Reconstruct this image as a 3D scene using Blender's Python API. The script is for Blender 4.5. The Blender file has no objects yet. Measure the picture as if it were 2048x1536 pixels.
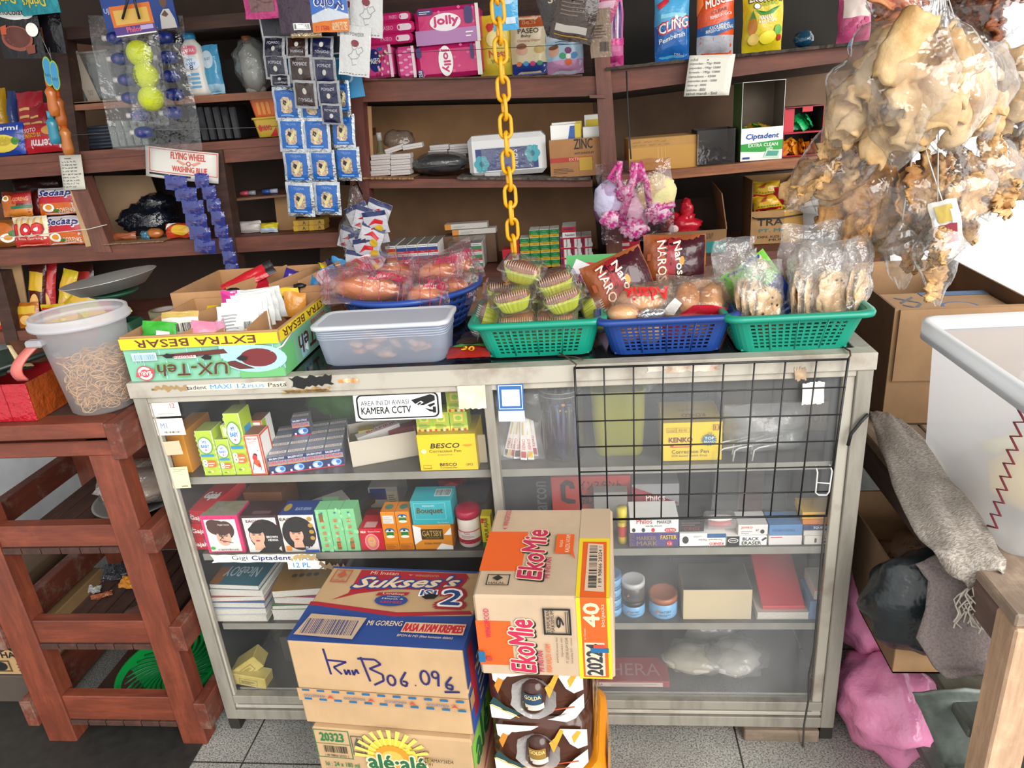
import bpy,math,random
from mathutils import Vector as V,Matrix,noise,Euler
SC=bpy.context.scene
COL=SC.collection
# ---------------- camera
CP=V((.22726,-1.32572,1.42568))
CR=V((.992616,.092343,-.078651));CU=V((.038749,.373032,.927009));CF=V((-.114942,.923212,-.3667))
FPX=1440.0
cam=bpy.data.cameras.new('camera');co=bpy.data.objects.new('camera',cam);COL.objects.link(co)
co.matrix_world=Matrix(((CR.x,CU.x,-CF.x,CP.x),(CR.y,CU.y,-CF.y,CP.y),(CR.z,CU.z,-CF.z,CP.z),(0,0,0,1)))
cam.sensor_width=36;cam.lens=36*FPX/2048;cam.clip_start=.02
SC.camera=co
# ---------------- daylight: open shop front and right side
w=bpy.data.worlds.new('daylight');SC.world=w;w.use_nodes=True
bg=w.node_tree.nodes['Background'];bg.inputs[0].default_value=(1,.985,.96,1);bg.inputs[1].default_value=1.35
sl=bpy.data.lights.new('soft_daylight','SUN');sl.energy=2.9;sl.angle=math.radians(50);sl.color=(1,.97,.92)
so=bpy.data.objects.new('soft_daylight',sl);COL.objects.link(so);so.rotation_euler=V((-.75,1,-.6)).to_track_quat('-Z','Y').to_euler()
SC.view_settings.view_transform='Standard';SC.view_settings.look='None'
SC.view_settings.exposure=.4;SC.view_settings.gamma=1.0
try:SC.view_settings.use_curve_mapping=False
except Exception:pass
try:
 SC.cycles.transparent_max_bounces=20;SC.cycles.max_bounces=8;SC.cycles.caustics_reflective=False;SC.cycles.caustics_refractive=False
except Exception:pass
# ---------------- measuring helpers (pixel of the 2048x1536 frame <-> world)
def at(px,py,X=None,Y=None,Z=None):
 d=CF*FPX+CR*(px-1024)-CU*(py-768)
 if Y is not None:t=(Y-CP.y)/d.y
 elif Z is not None:t=(Z-CP.z)/d.z
 else:t=(X-CP.x)/d.x
 return CP+d*t
def pj(p):
 d=V(p)-CP;k=d.dot(CF)
 return 1024+FPX*d.dot(CR)/k,768-FPX*d.dot(CU)/k
def xat(px,Y,z):
 py=700.
 for _ in range(6):
  p=at(px,py,Y=Y);py+=pj((p.x,Y,z))[1]-pj(p)[1]
 return at(px,py,Y=Y).x
def zat(py,x,Y):
 px=1000.
 for _ in range(6):
  p=at(px,py,Y=Y);px+=pj((x,Y,p.z))[0]-pj(p)[0]
 return at(px,py,Y=Y).z
 # ---------------- materials
_m={}
def lin(h):
 h=h.lstrip('#')
 if len(h)==3:h=''.join(c*2 for c in h)
 r=[int(h[i:i+2],16)/255 for i in(0,2,4)]
 return tuple(c/12.92 if c<=.04045 else((c+.055)/1.055)**2.4 for c in r)+(1,)
def _new(k):
 m=bpy.data.materials.new(k);m.use_nodes=True;nt=m.node_tree
 return m,nt,nt.nodes['Principled BSDF']
def _noise(nt,scale,detail=3,stretch=None,rough=.6):
 tc=nt.nodes.new('ShaderNodeTexCoord');n=nt.nodes.new('ShaderNodeTexNoise')
 n.inputs['Scale'].default_value=scale;n.inputs['Detail'].default_value=detail;n.inputs['Roughness'].default_value=rough
 src=tc.outputs['Object']
 if stretch:
  mp=nt.nodes.new('ShaderNodeMapping');mp.inputs['Scale'].default_value=stretch
  nt.links.new(src,mp.inputs[0]);src=mp.outputs[0]
 nt.links.new(src,n.inputs['Vector']);return n
def _ramp(nt,src,stops):
 r=nt.nodes.new('ShaderNodeValToRGB');e=r.color_ramp.elements
 while len(e)<len(stops):e.new(.5)
 for el,(p,c)in zip(e,stops):el.position=p;el.color=c
 nt.links.new(src,r.inputs[0]);return r
def _bump(nt,bs,src,strength,dist=.002):
 b=nt.nodes.new('ShaderNodeBump');b.inputs['Strength'].default_value=strength;b.inputs['Distance'].default_value=dist
 nt.links.new(src,b.inputs['Height']);nt.links.new(b.outputs[0],bs.inputs['Normal']);return b
def mx(h,k):
 c=lin(h);return tuple(min(1,v*k)for v in c[:3])+(1,)
def I(h,rough=.4,metal=0.,name='print'):
 k=('I',h,rough,metal)
 if k not in _m:
  m,nt,b=_new(name+'_'+h.strip('#'));b.inputs['Base Color'].default_value=lin(h);b.inputs['Roughness'].default_value=rough;b.inputs['Metallic'].default_value=metal
  _m[k]=m
 return _m[k]
def CARD(h='#b08e63',var=.18):
 k=('C',h,var)
 if k not in _m:
  m,nt,b=_new('cardboard_'+h.strip('#'));b.inputs['Roughness'].default_value=.85
  n=_noise(nt,9,5);r=_ramp(nt,n.outputs[0],[(.3,mx(h,1-var)),(.65,mx(h,1+var*.5))]);nt.links.new(r.outputs[0],b.inputs['Base Color'])
  n2=_noise(nt,160,2,(1,1,.03));_bump(nt,b,n2.outputs[0],.25,.001);_m[k]=m
 return _m[k]
def WOOD(h,h2=None,st=(30,30,2),rough=.6,wear=.35):
 k=('W',h,h2,st,rough,wear)
 if k not in _m:
  m,nt,b=_new('wood_'+h.strip('#'));b.inputs['Roughness'].default_value=rough
  n=_noise(nt,1.5,8,st,.7);h2=h2 or h
  r=_ramp(nt,n.outputs[0],[(.25,mx(h,.62)),(.5,lin(h)),(.75,mx(h2,1.25))])
  n2=_noise(nt,14,6,None,.75);r2=_ramp(nt,n2.outputs[0],[(.52,(0,0,0,1)),(.74,(wear,)*3+(1,))])
  mxn=nt.nodes.new('ShaderNodeMixRGB');mxn.inputs['Color2'].default_value=mx(h2,1.9)if wear<.6 else lin('#8a7d70')
  nt.links.new(r2.outputs[0],mxn.inputs['Fac']);nt.links.new(r.outputs[0],mxn.inputs['Color1']);nt.links.new(mxn.outputs[0],b.inputs['Base Color'])
  _bump(nt,b,n.outputs[0],.35,.002);_m[k]=m
 return _m[k]
def CLEAR(h='#ffffff',haze=.10,rough=.12,gloss=.55,bump=.5,scale=26):
 """thin transparent film: see-through, a little milky, glossy where it faces away"""
 k=('T',h,haze,rough,gloss,bump,scale)
 if k not in _m:
  m,nt,b=_new('clear_film_'+h.strip('#'));nt.nodes.remove(b);out=nt.nodes['Material Output']
  t=nt.nodes.new('ShaderNodeBsdfTransparent');t.inputs[0].default_value=lin(h)
  d=nt.nodes.new('ShaderNodeBsdfDiffuse');d.inputs[0].default_value=mx(h,.9)
  tr=nt.nodes.new('ShaderNodeBsdfTranslucent');tr.inputs[0].default_value=mx(h,.9)
  dd=nt.nodes.new('ShaderNodeMixShader');dd.inputs[0].default_value=.4
  nt.links.new(d.outputs[0],dd.inputs[1]);nt.links.new(tr.outputs[0],dd.inputs[2])
  g=nt.nodes.new('ShaderNodeBsdfGlossy');g.inputs['Roughness'].default_value=rough
  a=nt.nodes.new('ShaderNodeMixShader');a.inputs[0].default_value=haze
  nt.links.new(t.outputs[0],a.inputs[1]);nt.links.new(dd.outputs[0],a.inputs[2])
  lw=nt.nodes.new('ShaderNodeLayerWeight');lw.inputs[0].default_value=.5;pw_=nt.nodes.new('ShaderNodeMath');pw_.operation='POWER';pw_.inputs[1].default_value=1.6;nt.links.new(lw.outputs['Facing'],pw_.inputs[0])
  ml=nt.nodes.new('ShaderNodeMath');ml.operation='MULTIPLY_ADD';ml.inputs[1].default_value=gloss;ml.inputs[2].default_value=.06
  nt.links.new(pw_.outputs[0],ml.inputs[0])
  c=nt.nodes.new('ShaderNodeMixShader');nt.links.new(ml.outputs[0],c.inputs[0]);nt.links.new(a.outputs[0],c.inputs[1]);nt.links.new(g.outputs[0],c.inputs[2])
  if bump:
   n=_noise(nt,scale,3,None,.55);bb=nt.nodes.new('ShaderNodeBump');bb.inputs['Strength'].default_value=bump;bb.inputs['Distance'].default_value=.012
   nt.links.new(n.outputs[0],bb.inputs['Height']);nt.links.new(bb.outputs[0],g.inputs['Normal']);nt.links.new(bb.outputs[0],lw.inputs['Normal'])
  nt.links.new(c.outputs[0],out.inputs[0]);_m[k]=m
 return _m[k]
def FROST(h='#dfe6ee',clear=.5,rough=.35):
 k=('F',h,clear)
 if k not in _m:
  m,nt,b=_new('translucent_plastic_'+h.strip('#'));out=nt.nodes['Material Output']
  b.inputs['Base Color'].default_value=lin(h);b.inputs['Roughness'].default_value=rough
  tr=nt.nodes.new('ShaderNodeBsdfTranslucent');tr.inputs[0].default_value=lin(h)
  t=nt.nodes.new('ShaderNodeBsdfTransparent');t.inputs[0].default_value=lin(h)
  a=nt.nodes.new('ShaderNodeMixShader');a.inputs[0].default_value=.45
  nt.links.new(b.outputs[0],a.inputs[1]);nt.links.new(tr.outputs[0],a.inputs[2])
  c=nt.nodes.new('ShaderNodeMixShader');c.inputs[0].default_value=clear
  nt.links.new(a.outputs[0],c.inputs[1]);nt.links.new(t.outputs[0],c.inputs[2]);nt.links.new(c.outputs[0],out.inputs[0]);_m[k]=m
 return _m[k]
def FILM(h,rough=.28,bump=.35,scale=28,metal=0.):
 """printed plastic film or foil, crinkled"""
 k=('L',h,rough,bump,scale,metal)
 if k not in _m:
  m,nt,b=_new(('foil_' if metal else 'film_')+h.strip('#'));b.inputs['Base Color'].default_value=lin(h);b.inputs['Roughness'].default_value=rough;b.inputs['Metallic'].default_value=metal
  n=_noise(nt,scale,3);_bump(nt,b,n.outputs[0],bump,.01);_m[k]=m
 return _m[k]
def SPOT(h,h2,scale=18,lo=.42,hi=.6,rough=.7,bump=.3,stretch=None,detail=5,bd=.004):
 """two-tone natural surface"""
 k=('S',h,h2,scale,lo,hi,rough,bump,stretch,bd)
 if k not in _m:
  m,nt,b=_new('mottled_'+h.strip('#'));b.inputs['Roughness'].default_value=rough
  n=_noise(nt,scale,detail,stretch);r=_ramp(nt,n.outputs[0],[(lo,lin(h)),(hi,lin(h2))]);nt.links.new(r.outputs[0],b.inputs['Base Color'])
  if bump:_bump(nt,b,n.outputs[0],bump,bd)
  _m[k]=m
 return _m[k]
def METAL(h='#c9c9c6',rough=.35):return I(h,rough,1.,'metal')
# ---------------- mesh builder
_tx={}
def glyphs(s,bold=0.,shear=0.):
 k=(s,bold,shear)
 if k not in _tx:
  cu=bpy.data.curves.new('t','FONT');cu.body=s;cu.size=1;cu.offset=bold;cu.shear=shear;cu.resolution_u=2;cu.fill_mode='FRONT'
  o=bpy.data.objects.new('t',cu);me=bpy.data.meshes.new_from_object(o)
  vs=[tuple(v.co[:2])for v in me.vertices];fs=[tuple(p.vertices)for p in me.polygons]
  if vs:
   x0=min(v[0]for v in vs);x1=max(v[0]for v in vs);y0=min(v[1]for v in vs);y1=max(v[1]for v in vs)
   vs=[((v[0]-x0)/max(x1-x0,1e-6),(v[1]-y0)/max(y1-y0,1e-6))for v in vs]
  bpy.data.objects.remove(o);bpy.data.curves.remove(cu);bpy.data.meshes.remove(me)
  _tx[k]=(vs,fs)
 return _tx[k]
class MB:
 def __init__(s):s.v=[];s.f=[];s.m=[];s.mats=[];s.sm=[]
 def mi(s,m):
  if m not in s.mats:s.mats.append(m)
  return s.mats.index(m)
 def add(s,vs,fs,m,smooth=False):
  b=len(s.v);s.v+=[tuple(v)for v in vs];k=s.mi(m)
  for f in fs:s.f.append(tuple(b+i for i in f));s.m.append(k);s.sm.append(smooth)
  return s
 def box(s,x0,x1,y0,y1,z0,z1,m,c=0.,fm=None):
  """box; fm = materials of (-x,+x,-y,+y,-z,+z); c = chamfer"""
  fm=fm or{}
  if c<=0:
   vs=[(x,y,z)for x in(x0,x1)for y in(y0,y1)for z in(z0,z1)]
   for k,f in(('-x',(0,1,3,2)),('+x',(4,6,7,5)),('-y',(0,4,5,1)),('+y',(2,3,7,6)),('-z',(0,2,6,4)),('+z',(1,5,7,3))):
    s.add([vs[i]for i in f],[(0,1,2,3)],fm.get(k,m))
   return s
  a=[(x0,x1),(y0,y1),(z0,z1)];c=min(c,(x1-x0)/3,(y1-y0)/3,(z1-z0)/3)
  fv={}
  for ax in range(3):
   for sd in(0,1):
    o1,o2=(ax+1)%3,(ax+2)%3;q=[]
    for i,j in((0,0),(1,0),(1,1),(0,1)):
     p=[0,0,0];p[ax]=a[ax][sd];p[o1]=a[o1][i]+(c if i==0 else-c);p[o2]=a[o2][j]+(c if j==0 else-c);q.append(tuple(p))
     e=[0,0,0];e[ax]=sd;e[o1]=i;e[o2]=j;fv[(ax,tuple(e))]=tuple(p)
    if sd==0:q=q[::-1]
    s.add(q,[(0,1,2,3)],fm.get('-+'[sd]+'xyz'[ax],m))
  for ax in range(3):
   o1,o2=(ax+1)%3,(ax+2)%3
   for i in(0,1):
    for j in(0,1):
     e0=[0,0,0];e0[o1]=i;e0[o2]=j;e1=list(e0);e1[ax]=1
     s.add([fv[(o1,tuple(e0))],fv[(o1,tuple(e1))],fv[(o2,tuple(e1))],fv[(o2,tuple(e0))]],[(0,1,2,3)if(i==j)else(3,2,1,0)],m)
  for e in[(i,j,k)for i in(0,1)for j in(0,1)for k in(0,1)]:
   s.add([fv[(0,e)],fv[(1,e)],fv[(2,e)]],[(0,1,2)if sum(e)%2 else(2,1,0)],m)
  return s
 def tube(s,pts,r,m,n=8,closed=False,cap=True):
  pts=[V(p)for p in pts];N=len(pts);rr=r if isinstance(r,(list,tuple))else[r]*N
  vs=[];up=None
  for i,p in enumerate(pts):
   t=(pts[(i+1)%N]-pts[i-1])if closed else(pts[min(i+1,N-1)]-pts[max(i-1,0)])
   t=t.normalized()if t.length>1e-9 else V((0,0,1))
   if up is None:up=t.orthogonal().normalized()
   up=(up-t*up.dot(t));up=up.normalized()if up.length>1e-6 else t.orthogonal().normalized()
   b=t.cross(up)
   for k in range(n):
    a=2*math.pi*k/n;vs.append(p+(up*math.cos(a)+b*math.sin(a))*rr[i])
  fs=[]
  for i in range(N if closed else N-1):
   j=(i+1)%N
   for k in range(n):
    k2=(k+1)%n;fs.append((i*n+k,i*n+k2,j*n+k2,j*n+k))
  if cap and not closed:fs+=[tuple(range(n))[::-1],tuple(range((N-1)*n,N*n))]
  return s.add(vs,fs,m,True)
 def lathe(s,prof,m,n=24,cx=0,cy=0,sx=1,sy=1,cap=True,M=None):
  vs=[]
  for r,z in prof:
   for k in range(n):
    a=2*math.pi*k/n;p=V((cx+r*math.cos(a)*sx,cy+r*math.sin(a)*sy,z));vs.append(M@p if M else p)
  fs=[(i*n+k,i*n+(k+1)%n,(i+1)*n+(k+1)%n,(i+1)*n+k)for i in range(len(prof)-1)for k in range(n)]
  if cap:
   if prof[0][0]>1e-5:fs.append(tuple(range(n))[::-1])
   if prof[-1][0]>1e-5:fs.append(tuple(range((len(prof)-1)*n,len(prof)*n)))
  return s.add(vs,fs,m,True)
 def grid(s,fn,nu,nv,m,smooth=True,closed_u=False,mask=None):
  vs=[fn(i/nu,j/nv)for j in range(nv+1)for i in range(nu+(0 if closed_u else 1))]
  W=nu+(0 if closed_u else 1)
  fs=[(j*W+i,j*W+(i+1)%W,(j+1)*W+(i+1)%W,(j+1)*W+i)for j in range(nv)for i in range(nu)if mask is None or mask(i,j)]
  return s.add(vs,fs,m,smooth)
 def blob(s,c,r,m,seed=0,amp=.12,freq=2.2,nu=16,nv=10,M=None):
  c=V(c)
  def fn(u,v):
   a=2*math.pi*u;b=math.pi*(v-.5);d=V((math.cos(a)*math.cos(b),math.sin(a)*math.cos(b),math.sin(b)))
   k=1+amp*noise.noise(d*freq+V((seed*3.1,seed*1.7,0)));p=V((d.x*r[0]*k,d.y*r[1]*k,d.z*r[2]*k))
   return c+(M@p if M else p)
  return s.grid(fn,nu,nv,m,True,True)
 def xform(s,M):s.v=[tuple(M@V(p))for p in s.v];return s
 def build(s,name,parent=None,loc=None,rot=None,solid=0.,**tag):
  me=bpy.data.meshes.new(name);me.from_pydata(s.v,[],s.f)
  for m in s.mats:me.materials.append(m)
  me.polygons.foreach_set('material_index',s.m);me.polygons.foreach_set('use_smooth',s.sm);me.update()
  o=bpy.data.objects.new(name,me);COL.objects.link(o)
  if parent:o.parent=parent
  if loc is not None:o.location=loc
  if rot is not None:o.rotation_euler=rot
  if solid:
   q=o.modifiers.new('thickness','SOLIDIFY');q.thickness=solid;q.offset=0
  return mark(o,**tag)
def mark(o,label=None,cat=None,group=None,kind=None):
 if label:o['label']=label
 if cat:o['category']=cat
 if group:o['group']=group
 if kind:o['kind']=kind
 return o
def thing(name,label,cat,loc=(0,0,0),rot=(0,0,0),group=None):
 o=bpy.data.objects.new(name,None);o.empty_display_size=.05;COL.objects.link(o);o.location=loc;o.rotation_euler=rot if not isinstance(rot,(int,float))else(0,0,rot)
 return mark(o,label,cat,group)
def copy_tree(o,parent=None,loc=None,rot=None,label=None):
 c=o.copy();COL.objects.link(c)
 if parent:c.parent=parent
 if loc is not None:c.location=loc
 if rot is not None:c.rotation_euler=rot
 if label:c['label']=label
 for ch in list(o.children):copy_tree(ch,c)
 return c
def nth(i,n,a='leftmost',b='rightmost',side='left'):
 if i==0:return a
 if i==n-1:return b
 return['','second','third','fourth','fifth','sixth','seventh','eighth','ninth','tenth','eleventh','twelfth'][i]+' from the '+side
 # ---------------- printing on faces, in the face's own 0..1 coordinates
class Face:
 def __init__(s,mb,fn,w,h,sub=0,off=.0003):
  s.mb,s.fn,s.w,s.h,s.sub,s.k,s.off=mb,fn,w,h,sub,0,off
 def pt(s,u,v):
  p,n=s.fn(u,v);return p+n*(s.off+.00016*s.k)
 def poly(s,pts,m):
  s.k+=1
  if s.sub:
   cu=sum(p[0]for p in pts)/len(pts);cv=sum(p[1]for p in pts)/len(pts);N=len(pts);R=s.sub;E=[]
   for i in range(N):
    a,b=pts[i],pts[(i+1)%N];q=max(1,int(max(abs(a[0]-b[0]),abs(a[1]-b[1]))*10));E+=[(a[0]+(b[0]-a[0])*t/q,a[1]+(b[1]-a[1])*t/q)for t in range(q)]
   N=len(E);vs=[s.pt(cu,cv)];fs=[]
   for r in range(1,R+1):vs+=[s.pt(cu+(e[0]-cu)*r/R,cv+(e[1]-cv)*r/R)for e in E]
   for i in range(N):
    j=(i+1)%N;fs.append((0,1+i,1+j))
    for r in range(R-1):fs.append((1+r*N+i,1+(r+1)*N+i,1+(r+1)*N+j,1+r*N+j))
   s.mb.add(vs,fs,m,True)
  else:s.mb.add([s.pt(*p)for p in pts],[tuple(range(len(pts)))],m)
  return s
 def rect(s,u0,v0,u1,v1,m):return s.poly([(u0,v0),(u1,v0),(u1,v1),(u0,v1)],m)
 def ell(s,cu,cv,ru,rv,m,n=20,a0=0,a1=360):
  k=n if a1-a0==360 else n+1
  return s.poly([(cu+ru*math.cos(math.radians(a0+(a1-a0)*i/n)),cv+rv*math.sin(math.radians(a0+(a1-a0)*i/n)))for i in range(k)],m)
 def rr(s,u0,v0,u1,v1,m,r=.2):
  ru=rv=r;rm=min((u1-u0)*s.w,(v1-v0)*s.h)*r;ru,rv=rm/s.w,rm/s.h;P=[]
  for cu,cv,a in((u1-ru,v1-rv,0),(u0+ru,v1-rv,90),(u0+ru,v0+rv,180),(u1-ru,v0+rv,270)):
   P+=[(cu+ru*math.cos(math.radians(a+t)),cv+rv*math.sin(math.radians(a+t)))for t in(0,30,60,90)]
  return s.poly(P,m)
 def frame(s,u0,v0,u1,v1,m,t=.03):
  tu=t*min(s.w,s.h)/s.w;tv=t*min(s.w,s.h)/s.h
  s.rect(u0,v0,u1,v0+tv,m).rect(u0,v1-tv,u1,v1,m).rect(u0,v0,u0+tu,v1,m);return s.rect(u1-tu,v0,u1,v1,m)
 def textq(s,t,o,du,dv,m,bold=0.,shear=0.):
  vs,fs=glyphs(t,0.,shear);s.k+=1;C=[(0,0)]
  if bold>.015:
   r=(bold-.008)*.9;n=10 if bold>.06 else 4;C=[(r*math.cos(2*math.pi*i/n),r*math.sin(2*math.pi*i/n))for i in range(n)]+C*(n>4)
  ld=math.hypot(du[0]*s.w,du[1]*s.h)or 1;q=math.hypot(dv[0]*s.w,dv[1]*s.h)/ld
  for x,y in C:s.mb.add([s.pt(o[0]+du[0]*(a+x*q)+dv[0]*(b+y),o[1]+du[1]*(a+x*q)+dv[1]*(b+y))for a,b in vs],fs,m);s.k+=.12
  return s
 def text(s,t,u0,v0,u1,v1,m,bold=0.,shear=0.,rot=0):
  w,h=u1-u0,v1-v0
  if rot==0:return s.textq(t,(u0,v0),(w,0),(0,h),m,bold,shear)
  if rot==180:return s.textq(t,(u1,v1),(-w,0),(0,-h),m,bold,shear)
  if rot==90:return s.textq(t,(u1,v0),(0,h),(-w,0),m,bold,shear)
  return s.textq(t,(u0,v1),(0,-h),(w,0),m,bold,shear)
 def line(s,pts,m,t=.001):
  s.k+=1;vs=[];fs=[]
  for i in range(len(pts)-1):
   a,b=pts[i],pts[i+1];dx,dy=(b[0]-a[0])*s.w,(b[1]-a[1])*s.h;L=math.hypot(dx,dy)or 1e-6;nx,ny=-dy/L*t/2,dx/L*t/2
   k=len(vs);vs+=[s.pt(a[0]+nx/s.w,a[1]+ny/s.h),s.pt(a[0]-nx/s.w,a[1]-ny/s.h),s.pt(b[0]-nx/s.w,b[1]-ny/s.h),s.pt(b[0]+nx/s.w,b[1]+ny/s.h)];fs.append((k,k+1,k+2,k+3))
  s.mb.add(vs,fs,m);return s
 def bars(s,u0,v0,u1,v1,m,n=22,seed=1,rot=0):
  R=random.Random(seed);a=0;vs=[];fs=[];s.k+=1
  for i in range(n):
   wd=R.choice((.3,.5,.8))/n;a=i/n
   q=[(a,0),(a+wd,0),(a+wd,1),(a,1)]
   if rot:q=[(y,x)for x,y in q]
   k=len(vs);vs+=[s.pt(u0+(u1-u0)*x,v0+(v1-v0)*y)for x,y in q];fs.append((k,k+1,k+2,k+3))
  s.mb.add(vs,fs,m);return s
 def lines(s,u0,v0,u1,v1,m,n=5,seed=1,t=.35):
  """small print"""
  R=random.Random(seed);h=(v1-v0)/n
  for i in range(n):s.rect(u0,v0+h*i,u0+(u1-u0)*R.uniform(.6,1),v0+h*(i+t),m)
  return s
 def hand(s,rows,u0,v0,u1,v1,m,t=.0006,seed=1):
  """small handwriting: wavering pen strokes, one per row"""
  R=random.Random(seed);h=(v1-v0)/rows
  for i in range(rows):
   y=v1-h*(i+.6);x=u0;e=u0+(u1-u0)*R.uniform(.6,1)
   while x<e:
    n=R.randint(5,11);P=[]
    for k in range(n):P.append((x,y+h*R.uniform(-.22,.3)));x+=(u1-u0)*.018
    s.line(P,m,t);x+=(u1-u0)*.045
  return s
def quadface(mb,o,U,W,off=.0003):
 o,U,W=V(o),V(U),V(W);n=U.cross(W).normalized();return Face(mb,lambda u,v:(o+U*u+W*v,n),U.length,W.length,off=off)
def boxfaces(mb,w,d,h):
 """faces of a box with x in +-w/2, y in 0..d, z in 0..h"""
 return dict(front=quadface(mb,(-w/2,0,0),(w,0,0),(0,0,h)),top=quadface(mb,(-w/2,0,h),(w,0,0),(0,d,0)),right=quadface(mb,(w/2,0,0),(0,d,0),(0,0,h)),left=quadface(mb,(-w/2,d,0),(0,-d,0),(0,0,h)))
def cylface(mb,r,z0,z1,a0=-70,a1=70,cx=0,cy=0,off=.0004):
 def fn(u,v):
  a=math.radians(-90+a0+(a1-a0)*u);n=V((math.cos(a),math.sin(a),0));return V((cx,cy,z0+(z1-z0)*v))+n*r,n
 return Face(mb,fn,r*math.radians(a1-a0),z1-z0,sub=3,off=off)
def pack(mb,w,h,t,m,back=None,seed=0,wr=.004,nx=10,ny=12,seal=.07,sealm=None,shape=1.):
 """pillow pack standing in x/z, front towards -y, base at z=0; returns the printable front"""
 o=V((seed*5.3,seed*2.1,0))
 def prof(u,v):
  a=max(0.,1-abs(2*u-1)**2.6)**.6;vv=min(1,max(0,(v-seal)/(1-2*seal)));b=max(0.,1-abs(2*vv-1)**3.)**.55;return a*b
 def pos(u,v,sgn):
  b=prof(u,v);k=noise.noise(V((u*4,v*5,sgn))+o)*wr
  x=(u-.5)*w*(1-.05*b*shape)+noise.noise(V((v*3,7,0))+o)*wr*.8;z=v*h+noise.noise(V((u*3,3,1))+o)*wr*.8
  return V((x,sgn*(t/2*b+.0008)+k,z))
 mb.grid(lambda u,v:pos(u,v,-1),nx,ny,m);mb.grid(lambda u,v:pos(1-u,v,1),nx,ny,back or m)
 def fn(u,v):
  p=pos(u,v,-1);e=.02;a=pos(u+e,v,-1)-pos(u-e,v,-1);c=pos(u,v+e,-1)-pos(u,v-e,-1);n=a.cross(c);n=n.normalized()if n.length>1e-9 else V((0,-1,0))
  return p,(n+V((0,-1,0))).normalized()
 F=Face(mb,fn,w,h,sub=4,off=max(.0012,t*.02))
 if sealm:F.rect(.01,0,.99,seal,sealm).rect(.01,1-seal,.99,1,sealm)
 return F
def slab(name,label,cat,px0,px1,pyt,Y,z,d,m,group=None,yaw=0,pr=None,fm=None,c=.0007,h=None,parent=None):
 """a printed box measured from the photo: base corner pixels, top pixel row, front plane Y, support height z, depth d"""
 x0,x1=xat(px0,Y,z),xat(px1,Y,z);w=x1-x0
 if h is None:h=zat(pyt,(x0+x1)/2,Y)-z
 mb=MB().box(-w/2,w/2,0,d,0,h,m,c,fm)
 if pr:
  F=boxfaces(mb,w,d,h)
  for k,f in pr.items():f(F[k])
 return mb.build(name,parent,((x0+x1)/2,Y,z),(0,0,yaw),label=label,cat=cat,group=group)
WHITE,BLACK,RED,YEL,BLUE,NAVY,GREEN='#f2f2ee','#161616','#c8202a','#e9c50f','#1f4f9f','#1b2350','#1f8a45'
# ================= setting
FZ=-.035
def terrazzo():
 m,nt,b=_new('terrazzo_tiles');b.inputs['Roughness'].default_value=.45
 n=_noise(nt,260,2);r=_ramp(nt,n.outputs[0],[(.35,lin('#64635e')),(.5,lin('#a5a49f')),(.68,lin('#c4c3bd'))])
 n2=_noise(nt,3,4);r2=_ramp(nt,n2.outputs[0],[(.3,(.55,.55,.55,1)),(.7,(1,1,1,1))])
 mu=nt.nodes.new('ShaderNodeMixRGB');mu.blend_type='MULTIPLY';mu.inputs[0].default_value=1;nt.links.new(r.outputs[0],mu.inputs[1]);nt.links.new(r2.outputs[0],mu.inputs[2])
 tc=nt.nodes.new('ShaderNodeTexCoord');mp=nt.nodes.new('ShaderNodeMapping');mp.inputs['Location'].default_value=(.27,.1,0);br=nt.nodes.new('ShaderNodeTexBrick')
 br.offset=0;br.inputs['Color1'].default_value=br.inputs['Color2'].default_value=(1,1,1,1);br.inputs['Mortar'].default_value=(.12,.11,.1,1)
 br.inputs['Scale'].default_value=1;br.inputs['Mortar Size'].default_value=.0022;br.inputs['Brick Width'].default_value=.4;br.inputs['Row Height'].default_value=.4
 nt.links.new(tc.outputs['Object'],mp.inputs[0]);nt.links.new(mp.outputs[0],br.inputs['Vector'])
 m2=nt.nodes.new('ShaderNodeMixRGB');m2.blend_type='MULTIPLY';m2.inputs[0].default_value=1;nt.links.new(mu.outputs[0],m2.inputs[1]);nt.links.new(br.outputs[0],m2.inputs[2])
 nt.links.new(m2.outputs[0],b.inputs['Base Color']);return m
MB().box(-2.4,2.4,-3,1.4,FZ-.1,FZ,terrazzo()).build('floor',kind='structure')
plaster=SPOT('#c9d0d6','#dfe4e8',6,.35,.65,.9,.2)
MB().box(-2.4,1.25,1.28,1.4,FZ,2.6,SPOT('#5a4a40','#6d5a4d',5,.3,.7,.9,.2)).build('wall_back',kind='structure')
MB().box(-2.05,-1.95,-2.7,1.28,FZ,2.6,plaster).build('wall_left',kind='structure')  # carried forward out of view to block light from the left
MB().box(-2.4,1.9,-.95,1.4,2.45,2.55,SPOT('#4b3a30','#6b5546',5,.3,.7,.9,.2)).build('ceiling',kind='structure')  # unseen, brought forward to cut light from above
R_WOOD=WOOD('#66301f','#7a3b26',(22,22,3),.55,.25)
S_WOOD=WOOD('#61372a','#70402f',(3,25,25),.6,.2)
S_WOODV=WOOD('#664034','#7a4c3c',(25,25,3),.6,.2)
D_WOOD=WOOD('#3b251d','#4a2f25',(3,25,25),.7,.2)
YS=.85
def hexa(mb,q,d,m,Y=YS):
 """a plank: front corners in pixels (tl, tr, br, bl) on the plane Y, then d metres deep"""
 f=[at(*p,Y=Y)for p in q];b=[p+V((0,d,0))for p in f]
 mb.add(f+b,[(3,2,1,0),(4,5,6,7),(0,1,5,4),(1,2,6,5),(2,3,7,6),(3,0,4,7)],m);return mb
shelf=thing('wall_shelf','dark brown wooden wall shelf behind the glass counter, packed with goods','shelf',(0,0,0))
BD={}
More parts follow.
